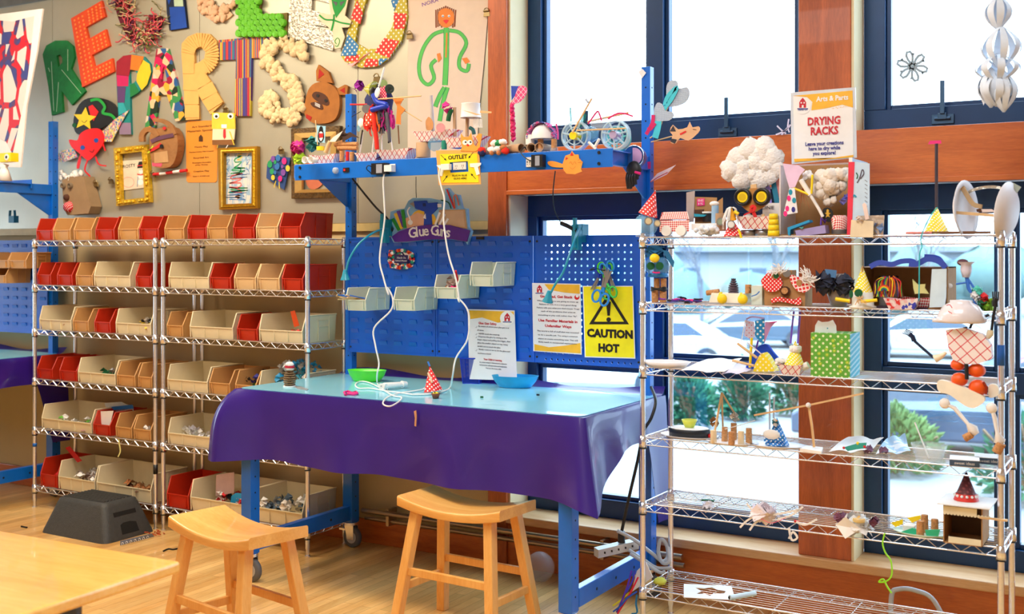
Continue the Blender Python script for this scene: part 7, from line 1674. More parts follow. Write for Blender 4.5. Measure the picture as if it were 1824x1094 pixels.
f=MB();cut(f,q2((1350,790),(1615,785),(1600,1005),(1500,1010),(1505,835),(1400,835)),Yf-.01,.004,M('foil_bag',(196,176,156),.4,.3,bump=.5));tissue(f,up(*q2((1555,900))[0],Yf-.02),.03,M('blue_white_print',(120,150,200),.5),12)
cl=MB();cut(cl,q2((1400,680),(1420,662),(1440,680),(1465,820),(1430,830)),Yf-.035,.006,M('pale_peg',(240,216,206),.6));tissue(cl,up(*q2((1375,825))[0],Yf-.03),.022,M('cream_ribbon',(216,196,180),.7),10)
build('card_and_bag','cream blank card and foil bag leaning before the printed box side','craft',[('card',b),('bag',f),('clothes_peg',cl)],GRN)
# DRYING RACKS sign
Yq=YF+.20;b=MB();k4=lambda *p: kpt(1280,0,.39306,p);cut(b,k4((325,420),(620,395),(626,715),(331,745)),Yq,.004,M('acrylic_sheet',(214,222,232),.15,coat=.6));cut(b,k4((338,434),(607,410),(611,712),(344,735)),Yq-.002,.002,PAPER)
b.m(CLEAR).box(X_(1412,Yq),Yq,z,X_(1526,Yq),Yq+.004,up(1450,292,Yq).z);f=MB();y1=Yq-.0032
cut(f,k4((338,434),(607,410),(609,488),(560,474),(480,492),(420,500),(425,462),(400,440)),y1,.0008,SY);cut(f,k4((342,720),(440,727),(611,702),(611,712),(344,735)),y1,.0008,SY);disc(f,*k4((380,478))[0],15.5,y1-.0007,PAPER,.0006);icon(f,*k4((381,468))[0],16,y1-.0014)
Wt=PAPER
for s_,y,h_,x0,x1,m_,bd_ in (('Arts & Parts',446,9,442,588,PAPER,.001),('Hands On',497,4,360,402,SB,0),('DRYING',549,14,403,551,SR,.0015),('RACKS',594,14,416,541,SR,.0015),('Leave your creations',650,6.5,392,565,SB,.0006),('here to dry while',672,6.5,407,550,SB,.0006),('you explore!',694,6.5,427,531,SB,.0006)):
    ptext(f,s_,*[t_[0] for t_ in k4((x0,0),(x1,0))],k4((0,y))[0][1],h_,y1-.0016,m_,bd_,-.0)
for i in range(26): x=430+i*6.8;disc(f,*k4((x,490-abs(i-13)*.9+random.uniform(-3,3)))[0],random.uniform(.4,.9),y1-.0008,SY,.0004,n=6)
build('rack_sign','white DRYING RACKS sign in a clear holder behind the diorama box','sign',[('holder',b),('print',f)])
b=MB();cone(b,up(1668,366,YF),on(1668,YF,z+.004),.050,YELDOT);s_=MB().m(M('black_stick',(60,50,60),.6)).tube([up(1668,370,YF),up(1668,256,YF)],.0065,8);s_.m(PINK).hexa([up(1653,257,YF),up(1677,256,YF),up(1676,256,YF+.02),up(1656,257,YF+.02)],[up(1656,251,YF),up(1676,250,YF),up(1676,250,YF+.02),up(1656,251,YF+.02)])
r_=MB();ink(r_,q5((500,225),(440,300),(375,440),(365,500),(375,545),(355,610),(352,800),(350,985)),2,YF-.075,M('teal_ribbon',(40,180,190),.5),4,.002)
build('yellow_cone','yellow dotted paper cone with a long black stick, top rack shelf','craft',[('cone',b),('stick',s_),('ribbon',r_)],GRN)
Yp=YF;pl=M('foam_plate',(240,238,242),.5,var=.03)
def plate(c0,ax,rx,t=.02):
    ax=Vector(ax).normalized();R_=Vector((0,0,1)).rotation_difference(ax).to_matrix();b=MB().m(pl);b.lathe([(0,0),(rx*.68,0),(rx*.78,t*.6),(rx,t),(rx,t+.002),(rx*.77,t*.75),(rx*.66,.003),(0,.003)],c0,32,M_=R_);return b
pa=plate(up(1712,374,Yp)+Vector((0,0,0)),(1,-.25,.05),.118);pb=plate(up(1802,378,Yp-.02),(-1,.25,.12),.118)
s_=MB().m(STICK).slab([up(1700,376,Yp-.05),up(1785,382,Yp-.05),up(1785,388,Yp-.05),up(1700,381,Yp-.05)],(0,.01,0));fo=MB();ink(fo,q5((740,110),(800,80),(900,60),(1000,65),(1080,100)),5,Yp+.02,FOIL,4,.01);ink(fo,q5((700,60),(740,130),(790,200),(860,220)),8,Yp-.02,M('foil_box',(190,160,120),.4,.3),3,.02);cut(fo,q5((1060,90),(1115,25),(1180,60),(1080,200),(1010,270)),Yp+.02,.006,M('grey_green_card',(170,180,168),.7))
fo.m(DFUR).slab(P3(q5((815,240),(850,235),(860,262),(820,262)),Yp-.04),(0,.01,0));fo.m(M('pale_peg',(240,216,206),.6)).slab(P3(q5((850,240),(940,240),(970,262),(860,265)),Yp-.02),(0,.02,0))
build('plate_glider','two white foam plates joined like wheels, right end of the top rack shelf','craft vehicle',[('plate',pa),('plate',pb),('stick',s_),('foil',fo)],GRN)
for i,(x0,x1,dy,m_,lab) in enumerate(((1613,1672,-.06,M('salmon_strip',(240,150,140),.6),'salmon pink pencil lying on the top rack shelf'),(1626,1700,-.03,M('mixed_pencil',(150,120,180),.6),'violet pencil lying on the top rack shelf'),(1660,1765,-.045,M('brown_stick',(130,90,60),.8),'long brown stick lying on the top rack shelf'))):
    b=MB().m(m_).tube([on(x0,YF+dy,z+.007),on(x1,YF+dy+.02,z+.007)],.006,6);build('pencil' if i < 2 else 'stick',lab,'stick',b)
# ---- second shelf
z=zs[1];Y0=YF
c_=up(1171,474,Y0);k=kk(1171,Y0);b=MB().m(CLEARB).sph(c_,(23*k,22*k,18*k),18,10);b.m(M('blue_tray',(40,140,220),.3)).lathe([(15*k,0),(19*k,.004),(18*k,.018),(0,.018)],up(1172,494,Y0),18)
h=MB();tissue(h,up(1168,449,Y0),.062,M('denim_blue',(24,100,150),.8),34,.55);cut(h,q3((260,80),(310,90),(365,190),(355,240),(300,160)),Y0-.05,.008,M('denim_blue',(24,100,150),.8))
e=MB().m(YEL).sph(up(1166,460,Y0-.075),(9*k,8*k,8*k),12,8)
for x in (1159,1175): e.m(GREEN).cyl(up(x,474,Y0-.06),up(x,474,Y0-.072),7*k,n=16)
ink(e,q3((168,285),(200,292),(235,288)),2.5,Y0-.062,PINK,2,.004)
l_=MB()
for x in (1170,1182): cork(l_,up(x,496,Y0),up(x,516,Y0),.014)
for x in (1167,1181): cork(l_,up(x,517,Y0),Vector((up(x,517,Y0).x,Y0,z)),.017)
co=MB();co.m(BLACK)
for i in range(4): co.tube([up(1174,516.5,Y0)+Vector((.036*math.cos(a),.03*math.sin(a),.004*math.sin(3*a+i)+i*.003)) for a in [2*PI*j/14 for j in range(14)]],.004,5,closed=True)
build('jar_creature','clear jar creature with a denim hat on cork legs, second rack shelf','craft creature',[('jar',b),('hat',h),('face',e),('cork_legs',l_),('coil',co)],GRN)
b=MB();scribbles(b,on(1214,Y0-.05,z+.014),.09,.010,26,[BLACK,M('violet_yarn',(120,40,160),.8),PINK,SB],.0035,.02);build('pipe_cleaner_lizard','black, purple and pink pipe cleaner lying on the second rack shelf','craft',b)
b=MB().m(M('cream_carton',(240,238,224),.7));x0,x1=X_(1270,Y0),X_(1334,Y0)
b.hexa([(x0,Y0-.05,z+.008),(x1,Y0-.05,z+.008),(x1,Y0+.06,z+.008),(x0,Y0+.06,z+.008)],[(x0+.01,Y0-.045,z+.05),(x1-.01,Y0-.045,z+.05),(x1-.01,Y0+.055,z+.05),(x0+.01,Y0+.055,z+.05)]);w_=MB()
for x in (1286,1322.5):
    for s_ in (-.052,.07): w_.m(YEL).lathe([(0,.012),(.016,.012),(.0225,0),(.0225,-.006),(0,-.006)],on(x,Y0+s_,z+.0245),18,M_=RX(PI/2))
pc=MB();pinecone(pc,up(1306.5,527,Y0),.025,.078,M('mauve_cone',(96,80,96),.8),None,8);ck=MB();cork(ck,up(1259,522,Y0-.02),up(1281,519,Y0-.02),.012);cork(ck,Vector((up(1333,526,Y0).x,Y0,z+.05)),up(1333,507,Y0),.015);ink(ck,[(1334,511),(1337,516),(1334,522)],.8,Y0-.0165,BLACK,3,.001)
cb=MB();cut(cb,q3((770,410),(1040,378),(990,505),(880,512),(800,480)),Y0+.03,.003,CLEAR);cb.m(M('yellow_bits',(240,220,60),.5)).sph(up(1284,524,Y0-.04),.010,8,5,.3);cb.sph(up(1320,525,Y0-.04),.009,8,5,.3)
bx=MB().m(M('pale_green_box',(214,228,220),.6)).box(X_(1341,Y0),Y0-.02,z,X_(1360,Y0),Y0+.10,z+.085);ink(bx,q3((1085,510),(1130,495),(1160,465)),1.8,Y0-.04,M('blue_straw',(60,120,200),.5),3,.003)
build('carton_car','white carton car with yellow wheels, a pinecone and two corks, second rack shelf','craft vehicle',[('body',b),('wheels',w_),('pinecone',pc),('corks',ck),('windscreen',cb),('box',bx)],GRN)
b=MB().m(CARD);x0,x1=X_(1361.5,Y0-.04),X_(1434,Y0-.04);zt=up(1400,497,Y0-.04).z;b.box(x0,Y0-.04,z,x1,Y0+.07,zt);b.box(X_(1390,Y0),Y0-.035,zt,X_(1415,Y0),Y0+.03,up(1400,481,Y0).z)
k=kk(1400,Y0);e1=MB();cut(e1,sm2(q3((1175,370),(1200,330),(1240,290),(1300,300),(1350,330),(1372,400),(1340,450),(1270,470),(1205,440)),3,True),Y0-.055,.012,REDDOT);disc(e1,*q3((1305,318))[0],6,Y0-.058,CARD,.003);disc(e1,*q3((1315,320))[0],4.6,Y0-.061,GREEN,.003)
e2=MB();cut(e2,sm2(q3((1445,360),(1455,310),(1510,330),(1600,340),(1650,390),(1630,440),(1570,475),(1500,450)),3,True),Y0-.055,.012,M_lines('red_striped_paper',(222,32,44),(250,236,236),.016,.3,.2));disc(e2,*q3((1528,385))[0],5,Y0-.058,CARD,.003,ry=6)
n_=MB().m(DFUR).cyl(up(1399,519,Y0-.04),up(1399,519,Y0-.055),.022,n=10);n_.m(CORK).cyl(up(1397.5,518,Y0-.055),up(1397.5,518,Y0-.075),.014,n=14);n_.m(STEEL).cyl(up(1401.5,487,Y0-.04),up(1401.5,487,Y0-.05),.017,n=16)
mo=MB();ink(mo,q3((1270,555),(1330,538),(1400,545),(1470,560),(1540,565)),8,Y0-.05,REDDOT,4,.006);cut(mo,q3((1490,540),(1535,515),(1552,560),(1540,590),(1500,590)),Y0-.058,.006,REDDOT)
ft=MB()
for (cx_,cy_,n2) in ((1330,265,26),(1590,330,44)):
    for i in range(n2):
        a=random.uniform(-.6,3.6) if n2 == 26 else random.uniform(-1.2,2.5);L_=random.uniform(50,110);p=(cx_+random.uniform(-40,40),cy_+random.uniform(-10,40));ink(ft,q3(p,(p[0]+L_*.5*math.cos(a),p[1]-L_*.5*math.sin(a)),(p[0]+L_*math.cos(a+.3),p[1]-L_*math.sin(a+.3))),1.6,Y0-.06-random.random()*.02,COTTON,2,.001)
build('cardboard_creature','brown cardboard box creature with red dotted eyes and mouth and white feathers','craft head',[('box',b),('eye',e1),('eye',e2),('nose',n_),('mouth',mo),('feathers',ft)],GRN)
b=MB();tissue(b,up(*q4((150,350))[0],Y0-.01),.062,M('midnight_tissue',(34,40,62),.75),44);tissue(b,up(*q4((300,370))[0],Y0-.01),.056,M('midnight_tissue',(34,40,62),.75),36);cut(b,q4((60,240),(140,330),(120,430),(65,400)),Y0-.03,.004,M('midnight_tissue',(34,40,62),.75));cut(b,q4((140,235),(238,245),(230,310),(150,300)),Y0-.03,.004,M('blue_grey_tissue',(70,120,170),.6))
cu=MB().m(M('smoky_cup',(150,140,136),.3,alpha=.8)).lathe([(0,0),(.032,0),(.048,.05),(.046,.12),(.03,.14)],Vector((up(1494,500,Y0+.03).x,Y0+.03,z)),18);ar=MB().m(YEL).tube(P3(q4((230,488),(350,506)),Y0-.05),.008,8)
build('tissue_cup','dark blue tissue paper bursting over a smoky cup, second rack shelf','craft',[('tissue',b),('cup',cu),('straw',ar)],GRN)
k=kk(1538,Y0);b=MB();cone(b,up(1536,473,Y0-.03),up(1537,521,Y0-.03),17*k,YELDOT);cu=MB().m(M('cream_cup',(236,234,226),.5)).lathe([(0,0),(.055,0),(.055,.006),(.045,.01),(.040,.065),(0,.066)],Vector((up(1537,521,Y0-.03).x,Y0-.03,z)),20)
f=MB()
disc(f,1529,522,7.4,Y0-.09,GREEN,.004,ry=7.2);disc(f,1516,524,3.4,Y0-.085,GREEN,.004,ry=7.4);f.m(YEL).tube(P3(q4((445,510),(582,497)),Y0-.09),.007,8)
for i in range(9): ink(f,q4((440+random.uniform(-30,30),470+random.uniform(-10,30)),(440+random.uniform(-50,60),500+random.uniform(-30,40))),1.6,Y0-.094-i*.0006,STICK,1,.001)
build('cone_clown','yellow dotted cone on a cream cup with a green eye, second rack shelf','craft creature',[('cone',b),('cup',cu),('face',f)],GRN)
# cardboard theatre with blue curtain
x0,x1=X_(1541,Y0+.02),X_(1690,Y0-.02);zt=up(1600,475,Y0).z;b=MB().m(CARD);b.box(x0,Y0+.15,z,x1,Y0+.155,zt);b.box(x1-.005,Y0-.04,z,x1,Y0+.15,zt);b.box(x0,Y0-.04,z,x0+.005,Y0+.15,zt);b.box(x0,Y0-.02,z,x1,Y0+.15,z+.004);b.m(M('grey_cardboard',(172,160,158),.8)).box(x0,Y0-.02,zt-.004,x1,Y0+.15,zt)
fl=MB();cut(fl,q4((1045,235),(1168,232),(1165,475),(1150,555),(1022,560)),Y0-.06,.004,M('pale_blue_white_card',(206,228,240),.6))
cv=MB();CB=M('cobalt_felt',(50,76,180),.7)
ink(cv,q4((520,215),(600,180),(700,195),(780,170),(860,165),(900,180)),9,Y0-.05,CB,5,.012);ink(cv,q4((850,190),(920,190),(1000,150),(1080,160),(1130,190),(1160,225)),10,Y0-.055,CB,5,.012);ink(cv,q4((980,125),(1060,130),(1110,150),(1150,210)),7,Y0-.04,CB,5,.012)
ins=MB();c_=Vector((up(*q4((680,400))[0],Y0+.03).x,Y0+.03,z+.005));ins.m(CLEAR).lathe([(0,0),(.04,0),(.042,.09),(.03,.11),(.034,.125)],c_,18);ins.m(BLACK).lathe([(.036,.10),(.04,.128),(0,.13)],c_,16)
for i in range(30):
    m_=(RED,M('ribbon_green',(90,190,70),.6),M('maroon_ribbon',(110,20,40),.6),M('ribbon_orange',(246,130,40),.6),YEL,SB)[i % 6];x=random.uniform(560,790);ink(ins,q4((680+(x-680)*.5,300+random.uniform(-8,12)),(x,340),(x+random.uniform(-14,14),410),(x+random.uniform(-20,20),470)),1.6,Y0-.01-random.random()*.02,m_,3,.001)
for i,c in enumerate(((214,40,40),(240,140,40),(240,220,60),(60,170,80),(60,80,180))): ins.m(M('rainbow_%s' % 'rogbv'[i],c,.6)).tube(arc(up(*q4((640,420))[0],Y0-.035),.024-i*.004,0,PI,10),.002,4)
g2=food_tray(1602,1660,Y0-.0,z+.006,.04,.08,GING);g2.m(M('dark_base',(60,44,66),.6)).box(x0+.05,Y0-.03,z,x1-.08,Y0+.08,z+.006)
stt=MB();cut(stt,q4((880,320),(925,365),(990,360),(985,395),(1020,445),(960,440),(900,445),(888,400)),Y0-.005,.008,M('pale_yellow_star',(232,228,150),.7))
build('cardboard_theatre','open cardboard theatre with blue felt on top, second rack shelf','craft',[('box',b),('white_flap',fl),('blue_felt',cv),('ribbon_jar',ins),('checked_tray',g2),('star',stt)],GRN)
build('food_tray','small plaid tray streaked red and blue before the cardboard theatre','tray',food_tray(1573,1636,Y0-.09,z,.045,.07,M_ramp('streaked_tray',[(240,220,226),(226,60,60),(240,200,210),(244,236,240),(60,70,200)],26,'noise')))
b=MB();Yg=Y0-.02
b.m(M('blue_stem',(60,120,220),.5));b.tube(P3(q4((1340,300),(1355,400),(1385,440)),Yg),.008,6);b.tube(P3(q4((1345,310),(1405,400)),Yg),.005,6);b.tube(P3(q4((1340,348),(1250,362)),Yg),.004,6);b.m(M('pale_lilac_cup',(226,220,236),.4)).lathe([(0,0),(.014,0),(.022,.03),(.020,.05),(.034,.062)],up(*q4((1335,305))[0],Yg),12);b.m(M('plum_felt',(100,60,70),.8)).sph(up(*q4((1305,178))[0],Yg),(.022,.014,.014),10,6)
b.m(WHITE).sph(up(*q4((1190,376))[0],Yg),(.014,.005,.010),10,6)
p=up(*q4((1385,440))[0],Yg);b.m(M('blue_stem',(60,120,220),.5)).tube([p,Vector((p.x+.02,Yg,z))],.006,6)
w_=MB();
for i,(x,y,m_) in enumerate(((1430,420,M('mint_wrap',(90,210,190),.4)),(1410,450,COTTON),(1440,470,COTTON),(1490,480,RED),(1500,540,M('lime_wrap',(150,210,50),.4)),(1470,530,GREEN))): tissue(w_,up(*q4((x,y))[0],Yg-.01),.028,m_,14)
w_.m(M('lime_wrap',(150,210,50),.4)).slab(P3(q4((1465,505),(1560,478),(1565,585),(1490,590)),Yg),(0,.02,0));w_.m(BLACK)
for i in range(4): ink(w_,q4((1480+i*22,505-i*6),(1490+i*20,585)),1,Yg-.001,BLACK,1)
build('cup_flower','pale cup flower on blue stems with candy wrappers, second rack shelf','craft',[('flower',b),('wrappers',w_)],GRN)
# ---- hanging utensil figure in front of the rack
Yh=4.655;hd=MB().m(M('white_glossy_bowl',(238,232,236),.2,coat=.5));k=kk(1710,Yh)
hd.lathe([(0,0),(40*k,0),(43*k,4*k),(38*k,18*k),(30*k,30*k),(19*k,36*k),(19*k,40*k),(0,41*k)],up(1712,575,Yh),28,1,.8);hd.lathe([(0,0),(17*k,1*k),(16*k,8*k),(0,9*k)],up(1678,575,Yh-.03),18,1,.7)
f=MB();ink(f,q6((430,15),(450,10),(465,30)),1.3,Yh-.125,RED,3,.001);ink(f,q6((440,50),(465,64)),1.3,Yh-.15,RED,1,.001)
bd=MB();cut(bd,q6((425,165),(530,152),(650,190),(700,260),(706,340),(620,372),(540,375),(470,345),(445,290)),Yh-.03,.05,M_lines('plaid_bold',(246,236,236),(214,54,70),.034,.10,.75))
am=MB().m(M('navy_fork',(14,34,70),.35));am.tube(P3(q6((350,330),(280,270),(235,230)),Yh),.006,6);am.tube(P3(q6((235,232),(225,205),(205,190)),Yh),.010,6)
for q in range(4): am.tube(P3(q6((212+q*6,200-q*7),(160+q*8,182-q*7)),Yh),.0028,5)
am.m(BLACK);am.tube(P3(q6((706,165),(715,90),(728,20)),Yh),.006,6);am.tube(P3(q6((728,20),(725,-10),(735,-30)),Yh),.012,6)
for q in range(4): am.tube(P3(q6((715+q*10,-20),(712+q*12,-70)),Yh),.003,5)
am.tube(smooth(P3(q6((575,155),(590,120),(640,95),(690,70)),Yh+.02),3),.006,6);am.tube(P3(q6((545,145),(548,170)),Yh),.008,6)
am.m(M('cream_glove',(240,230,200),.5));am.tube(P3(q6((430,300),(395,325),(360,340)),Yh),.010,8,rad=[.006,.011,.017]);am.tube(P3(q6((680,215),(695,190),(700,165)),Yh),.010,8,rad=[.008,.014,.012])
og=MB().m(ORANGE)
for (x,y,rx,ry) in ((500,375,44,36),(615,410,52,42),(510,465,50,42),(622,515,54,50)):
    c0=up(*q6((x,y))[0],Yh);og.sph(c0,(rx*.292*k,.03,ry*.292*k),14,9)
og.m(M('orange_split',(150,40,8),.5)).tube(P3(q6((655,480),(676,515),(672,555)),Yh-.022),.005,5);og.m(BLACK).tube(P3(q6((552,370),(555,465)),Yh-.03),.008,6)
pd=MB();cut(pd,sm2(q6((372,490),(400,470),(500,500),(640,560),(660,600),(600,640),(540,625),(450,560),(385,540)),3,True),Yh-.03,.03,M('cream_foam',(246,240,222),.7));cut(pd,sm2(q6((690,500),(740,505),(745,560),(690,575)),3,True),Yh+.01,.03,M('cream_foam',(246,240,222),.7))
lg=MB().m(M('white_spoon',(240,236,232),.4));
for P in (((420,612),(480,640),(560,735),(590,770),(615,800)),((705,640),(725,700),(740,790),(755,840),(765,860))):
    q=P3(q6(*P),Yh-.02);lg.tube(q,.01,8,rad=[.006,.009,.007,.022,.012]);lg.sph(q[0],(.021,.012,.021),12,8)
cork(lg,up(*q6((540,825))[0],Yh-.03),up(*q6((585,800))[0],Yh-.03),.015);cork(lg,up(*q6((735,910))[0],Yh-.03),up(*q6((765,855))[0],Yh-.03),.018)
lg.m(CLEAR).tube(P3(q6((440,560),(430,610)),Yh-.01),.006,6);lg.tube(P3(q6((640,600),(700,640)),Yh-.01),.006,6);lg.m(BLACK).tube([up(*q6((700,540))[0],Yh+.03),up(*q6((700,540))[0],YR-.01)],.003,5)
build('utensil_figure','large figure with a white bowl head, plaid body and orange eggs on the rack front','craft creature',[('bowl_head',hd),('face',f),('plaid_body',bd),('fork_arms',am),('orange_eggs',og),('foam_seat',pd),('spoon_legs',lg)],GRN)
# ---- third shelf
z=zs[2];Y0=YF
b=MB().m(pl).lathe([(0,.004),(.085,.004),(.115,.024),(.117,.024),(.088,0),(0,0)],(0,0,0),30,1,.75);f=MB()
for (x,y,m_,r) in ((-.0,0,RED,.022),(.03,-.01,M('paint_teal',(60,180,170),.4),.024),(-.02,-.02,PINK,.014),(.045,.02,GREEN,.016)): f.m(m_).sph((x,y,.006),(r,r*.7,.003),10,5)
t=thing('paint_plate','white plate with dabs of red and teal paint, third rack shelf','plate',(X_(1187,Y0-.0),Y0,z));obj('plate',b,t);obj('paint',f,t)
def sheet_on(lab,pts,z,col=PAPER,curl=.012,name='paper_sheet'):
    q=[Vector((PZ(x,y,z).x,PZ(x,y,z).y,z)) for x,y in pts]
    b=MB().m(col).sheet(lambda u,v: (q[0]*(1-u)*(1-v)+q[1]*u*(1-v)+q[2]*u*v+q[3]*(1-u)*v)+Vector((0,0,.002+curl*abs(math.sin(u*5+v*3))*(.4+.6*u))),10,8)
    return build(name,lab,'paper',b)
sheet_on('white drawing paper lying on the third rack shelf, the left larger sheet',((1212,661),(1290,668),(1322,643),(1262,640)),z)
sheet_on('lilac-edged paper lying on the third rack shelf, under the wooden sticks',((1285,668),(1330,668),(1345,652),(1300,650)),z,M('lilac_white_paper',(220,214,240),.8))
b=MB();cut(b,sm2(q7((1340,640),(1400,520),(1480,400),(1540,362),(1600,370),(1660,450),(1760,570),(1700,580),(1560,640),(1440,660)),2,True),Y0+.05,.02,M('royal_blue_felt',(16,70,200),.75));y_=MB();cut(y_,sm2(q7((1430,690),(1450,600),(1500,500),(1545,465),(1600,520),(1660,620),(1690,690)),2,False),Y0-.03,.06,M_dots('yellow_dotted_big',(246,222,44),(255,250,220),.018,.26))
fg=MB();cut(fg,q7((1340,70),(1440,90),(1450,270),(1400,300),(1320,260)),Y0+.03,.003,M_dots('lilac_speckled',(206,200,226),(190,40,70),.016,.18));cut(fg,q7((1450,80),(1566,50),(1560,350),(1525,365),(1450,250)),Y0+.025,.003,M_dots('blue_dotted_big',(24,140,206),(240,250,255),.019,.28));cut(fg,q7((1570,90),(1700,95),(1640,160),(1590,280),(1560,360)),Y0+.028,.003,M('mauve_paper',(200,150,206),.7));ink(fg,q7((1345,60),(1420,30),(1560,50)),3,Y0+.02,M('lilac_card',(160,150,205),.6),3,.003)
ink(fg,q7((1335,70),(1310,200),(1285,330)),1.5,Y0+.03,PAPER,2,.002);ink(fg,q7((1630,100),(1715,90)),2,Y0+.02,PINK,1,.002)
sk=MB().m(YEL).tube(P3(q7((1412,285),(1390,640)),Y0+.02),.006,6);sk.m(STICK).tube(P3(q7((1240,350),(1475,525)),Y0-.04),.006,6);sk.tube(P3(q7((1180,555),(1440,620)),Y0-.06),.006,6);sk.m(M('deep_violet',(80,40,160),.6)).slab(P3(q7((1480,310),(1500,320),(1470,420),(1455,410)),Y0+.03),(0,.003,0));sk.m(M('pale_lilac_cup',(226,220,236),.4)).tube(P3(q7((1360,340),(1530,480)),Y0-.035),.003,5)
build('blue_hill','blue felt hill with a yellow dotted dome and dotted paper flags, third rack shelf','craft',[('hill',b),('dome',y_),('flags',fg),('sticks',sk)],GRN)
tr=food_tray(1386,1428,Y0-.07,z,.046,.08);cn=MB();cone(cn,up(1417,606,Y0-.03),up(1415,650,Y0-.03),.042,YELDOT);cn.m(COTTON).lathe([(.020,0),(.026,.006),(.026,.026),(.018,.03)],up(1417,628,Y0-.03),14);fluff(cn,on(1398,Y0-.03,z+.05),.05,.02,14,COTTON,.03,.5);cn.m(COTTON).cyl(up(1430,655,Y0-.03),up(1440,650,Y0-.03),.016,n=12)
ps=MB();ink(ps,[(1408,612),(1411,580),(1414,555)],3.4,Y0+.04,M('violet_strip2',(120,90,214),.6),2,.003);ink(ps,[(1421,612),(1423,580),(1425,556)],3.4,Y0+.04,M('violet_strip2',(120,90,214),.6),2,.003)
build('party_tray','plaid tray with a yellow dotted cone and cotton, violet strips rising behind','craft',[('food_tray',tr),('cone',cn),('violet_strips',ps)],GRN)
x0,x1=X_(1444,Y0-.06),X_(1514,Y0-.06);zt=up(1480,594,Y0-.06).z;b=MB()
b.m(M_dots('green_dotted_wrap',(96,172,60),(226,240,190),.022,.27)).box(x0,Y0-.06,z,x1,Y0+.10,zt)
f=MB().m(M_dots('aqua_dotted_wrap',(60,175,200),(220,244,246),.016,.3)).box(x1,Y0-.06,z,x1+.002,Y0+.10,zt);g_=MB()
for i in range(14): disc(g_,1449+((i*37) % 62),602+((i*23) % 62),3.6,Y0-.0615,M('wrap_lime',(150,200,60),.5),.001,n=8);disc(g_,1449+((i*37) % 62),602+((i*23) % 62),1.5,Y0-.0625,M('wrap_yellow',(214,220,90),.5),.001,n=8)
ct=MB();cut(ct,[(1451,594),(1452,580),(1457,571),(1464,574),(1476,573),(1483,570),(1489,580),(1490,594)],Y0-.03,.004,M('pale_grey_card',(226,232,236),.6));disc(ct,1474,585,1.2,Y0-.031,TEAL,.001);ct.m(TUBE).box(X_(1452,Y0-.03),Y0-.026,zt-.02,X_(1488,Y0-.03),Y0-.02,zt)
build('patterned_box','green and aqua patterned box with a pale paper cat looking over it, third rack shelf','box',[('box',b),('aqua_side',f),('flower_print',g_),('paper_cat',ct)],GRN)
# ---- fourth shelf
z=zs[3]
b=MB().m(pl).lathe([(0,.003),(.10,.003),(.135,.014),(.137,.014),(.10,0),(0,0)],(0,0,0),30,1,.7);c_=on(1228,Y0+.03,z)
bb=MB().m(M('black_tin',(20,30,40),.4)).lathe([(0,.006),(.095,.006),(.097,.04),(.092,.044)],(0,0,0),30,1,.75);bb.m(M('white_lid',(230,236,240),.3)).lathe([(.092,.042),(.088,.046),(0,.047)],(0,0,0),30,1,.75);yc=MB().m(M('pale_yellow_cup',(226,240,90),.4)).lathe([(0,.048),(.022,.048),(.036,.082),(.034,.082),(.02,.052),(0,.052)],(-.0,0,0),18);yc.m(RED).sph((.10,.0,.016),(.02,.012,.010),8,5)
t=thing('tin_cake','round black tin with a white lid and yellow cup on a plate, fourth rack shelf','craft',c_,GRN);obj('plate',b,t);obj('tin',bb,t);obj('yellow_cup',yc,t)
b=MB().m(pl).lathe([(0,.003),(.10,.003),(.12,.010),(.10,0),(0,0)],on(1304,Y0-.02,z),28,1,.6)
ck=MB();PALEC=M('pale_cork',(226,206,170),.9,var=.15)
for (x,dy,h_,m_) in ((1271,-.07,.055,PALEC),(1291,.0,.062,CORK),(1307,.05,.075,CORK),(1303,-.085,.058,CORK),(1320,-.05,.058,PALEC),(1334,.0,.066,CORK)): p=on(x,Y0+dy-.0,z+.004);cork(ck,p,p+Vector((0,0,h_)),.0145,m_)
sk=MB().m(STICK);a=up(1286,700,Y0);sk.tube([on(1269,Y0-.085,z+.003),a],.005,6);sk.tube([on(1316,Y0+.08,z+.09),a],.004,6);sk.tube([on(1288,Y0+.10,z+.003),a],.004,6);sk.m(FOIL);tissue(sk,up(1308,742,Y0+.04),.028,FOIL,14);tissue(sk,up(1272,752,Y0+.06),.028,CARD,14);sk.m(WHITE).tube([up(1290,765,Y0-.01),up(1320,757,Y0-.04),up(1345,749,Y0)],.002,5)
build('cork_village','village of upright corks on a plate with a wooden stick tripod, fourth rack shelf','craft',[('plate',b),('corks',ck),('tripod',sk)],GRN)
b=MB().m(pl).lathe([(0,.003),(.11,.003),(.14,.012),(.11,0),(0,0)],on(1380,Y0,z),28,1,.6);f=MB();cone(f,up(1384,744,Y0),Vector((up(1384,760,Y0).x,Y0,z+.01)),.052,M_dots('blue_dotted_mid',(24,120,200),(235,245,255),.014,.3));cut(f,q9((1205,310),(1300,290),(1390,290),(1395,350),(1200,345)),Y0-.05,.01,M_dots('blue_dotted_mid',(24,120,200),(235,245,255),.014,.3));f.m(WHITE).sph(up(1374,774,Y0-.05),(.038,.01,.022),14,8)
g=MB();tissue(g,up(1381,752,Y0-.02),.022,M_ramp('mixed_bits',[(230,60,60),(240,160,50),(40,70,120),(240,230,220),(30,120,130)],60),14);g.m(M('grey_straw',(190,196,204),.4)).tube([up(1371,770,Y0+.03),up(1371,700,Y0+.03)],.004,6);g.tube([up(1378,745,Y0+.05),up(1379,708,Y0+.05)],.004,6)
build('dotted_figure','blue dotted paper figure with straws on a white plate, fourth rack shelf','craft creature',[('plate',b),('body',f),('head',g)],GRN)
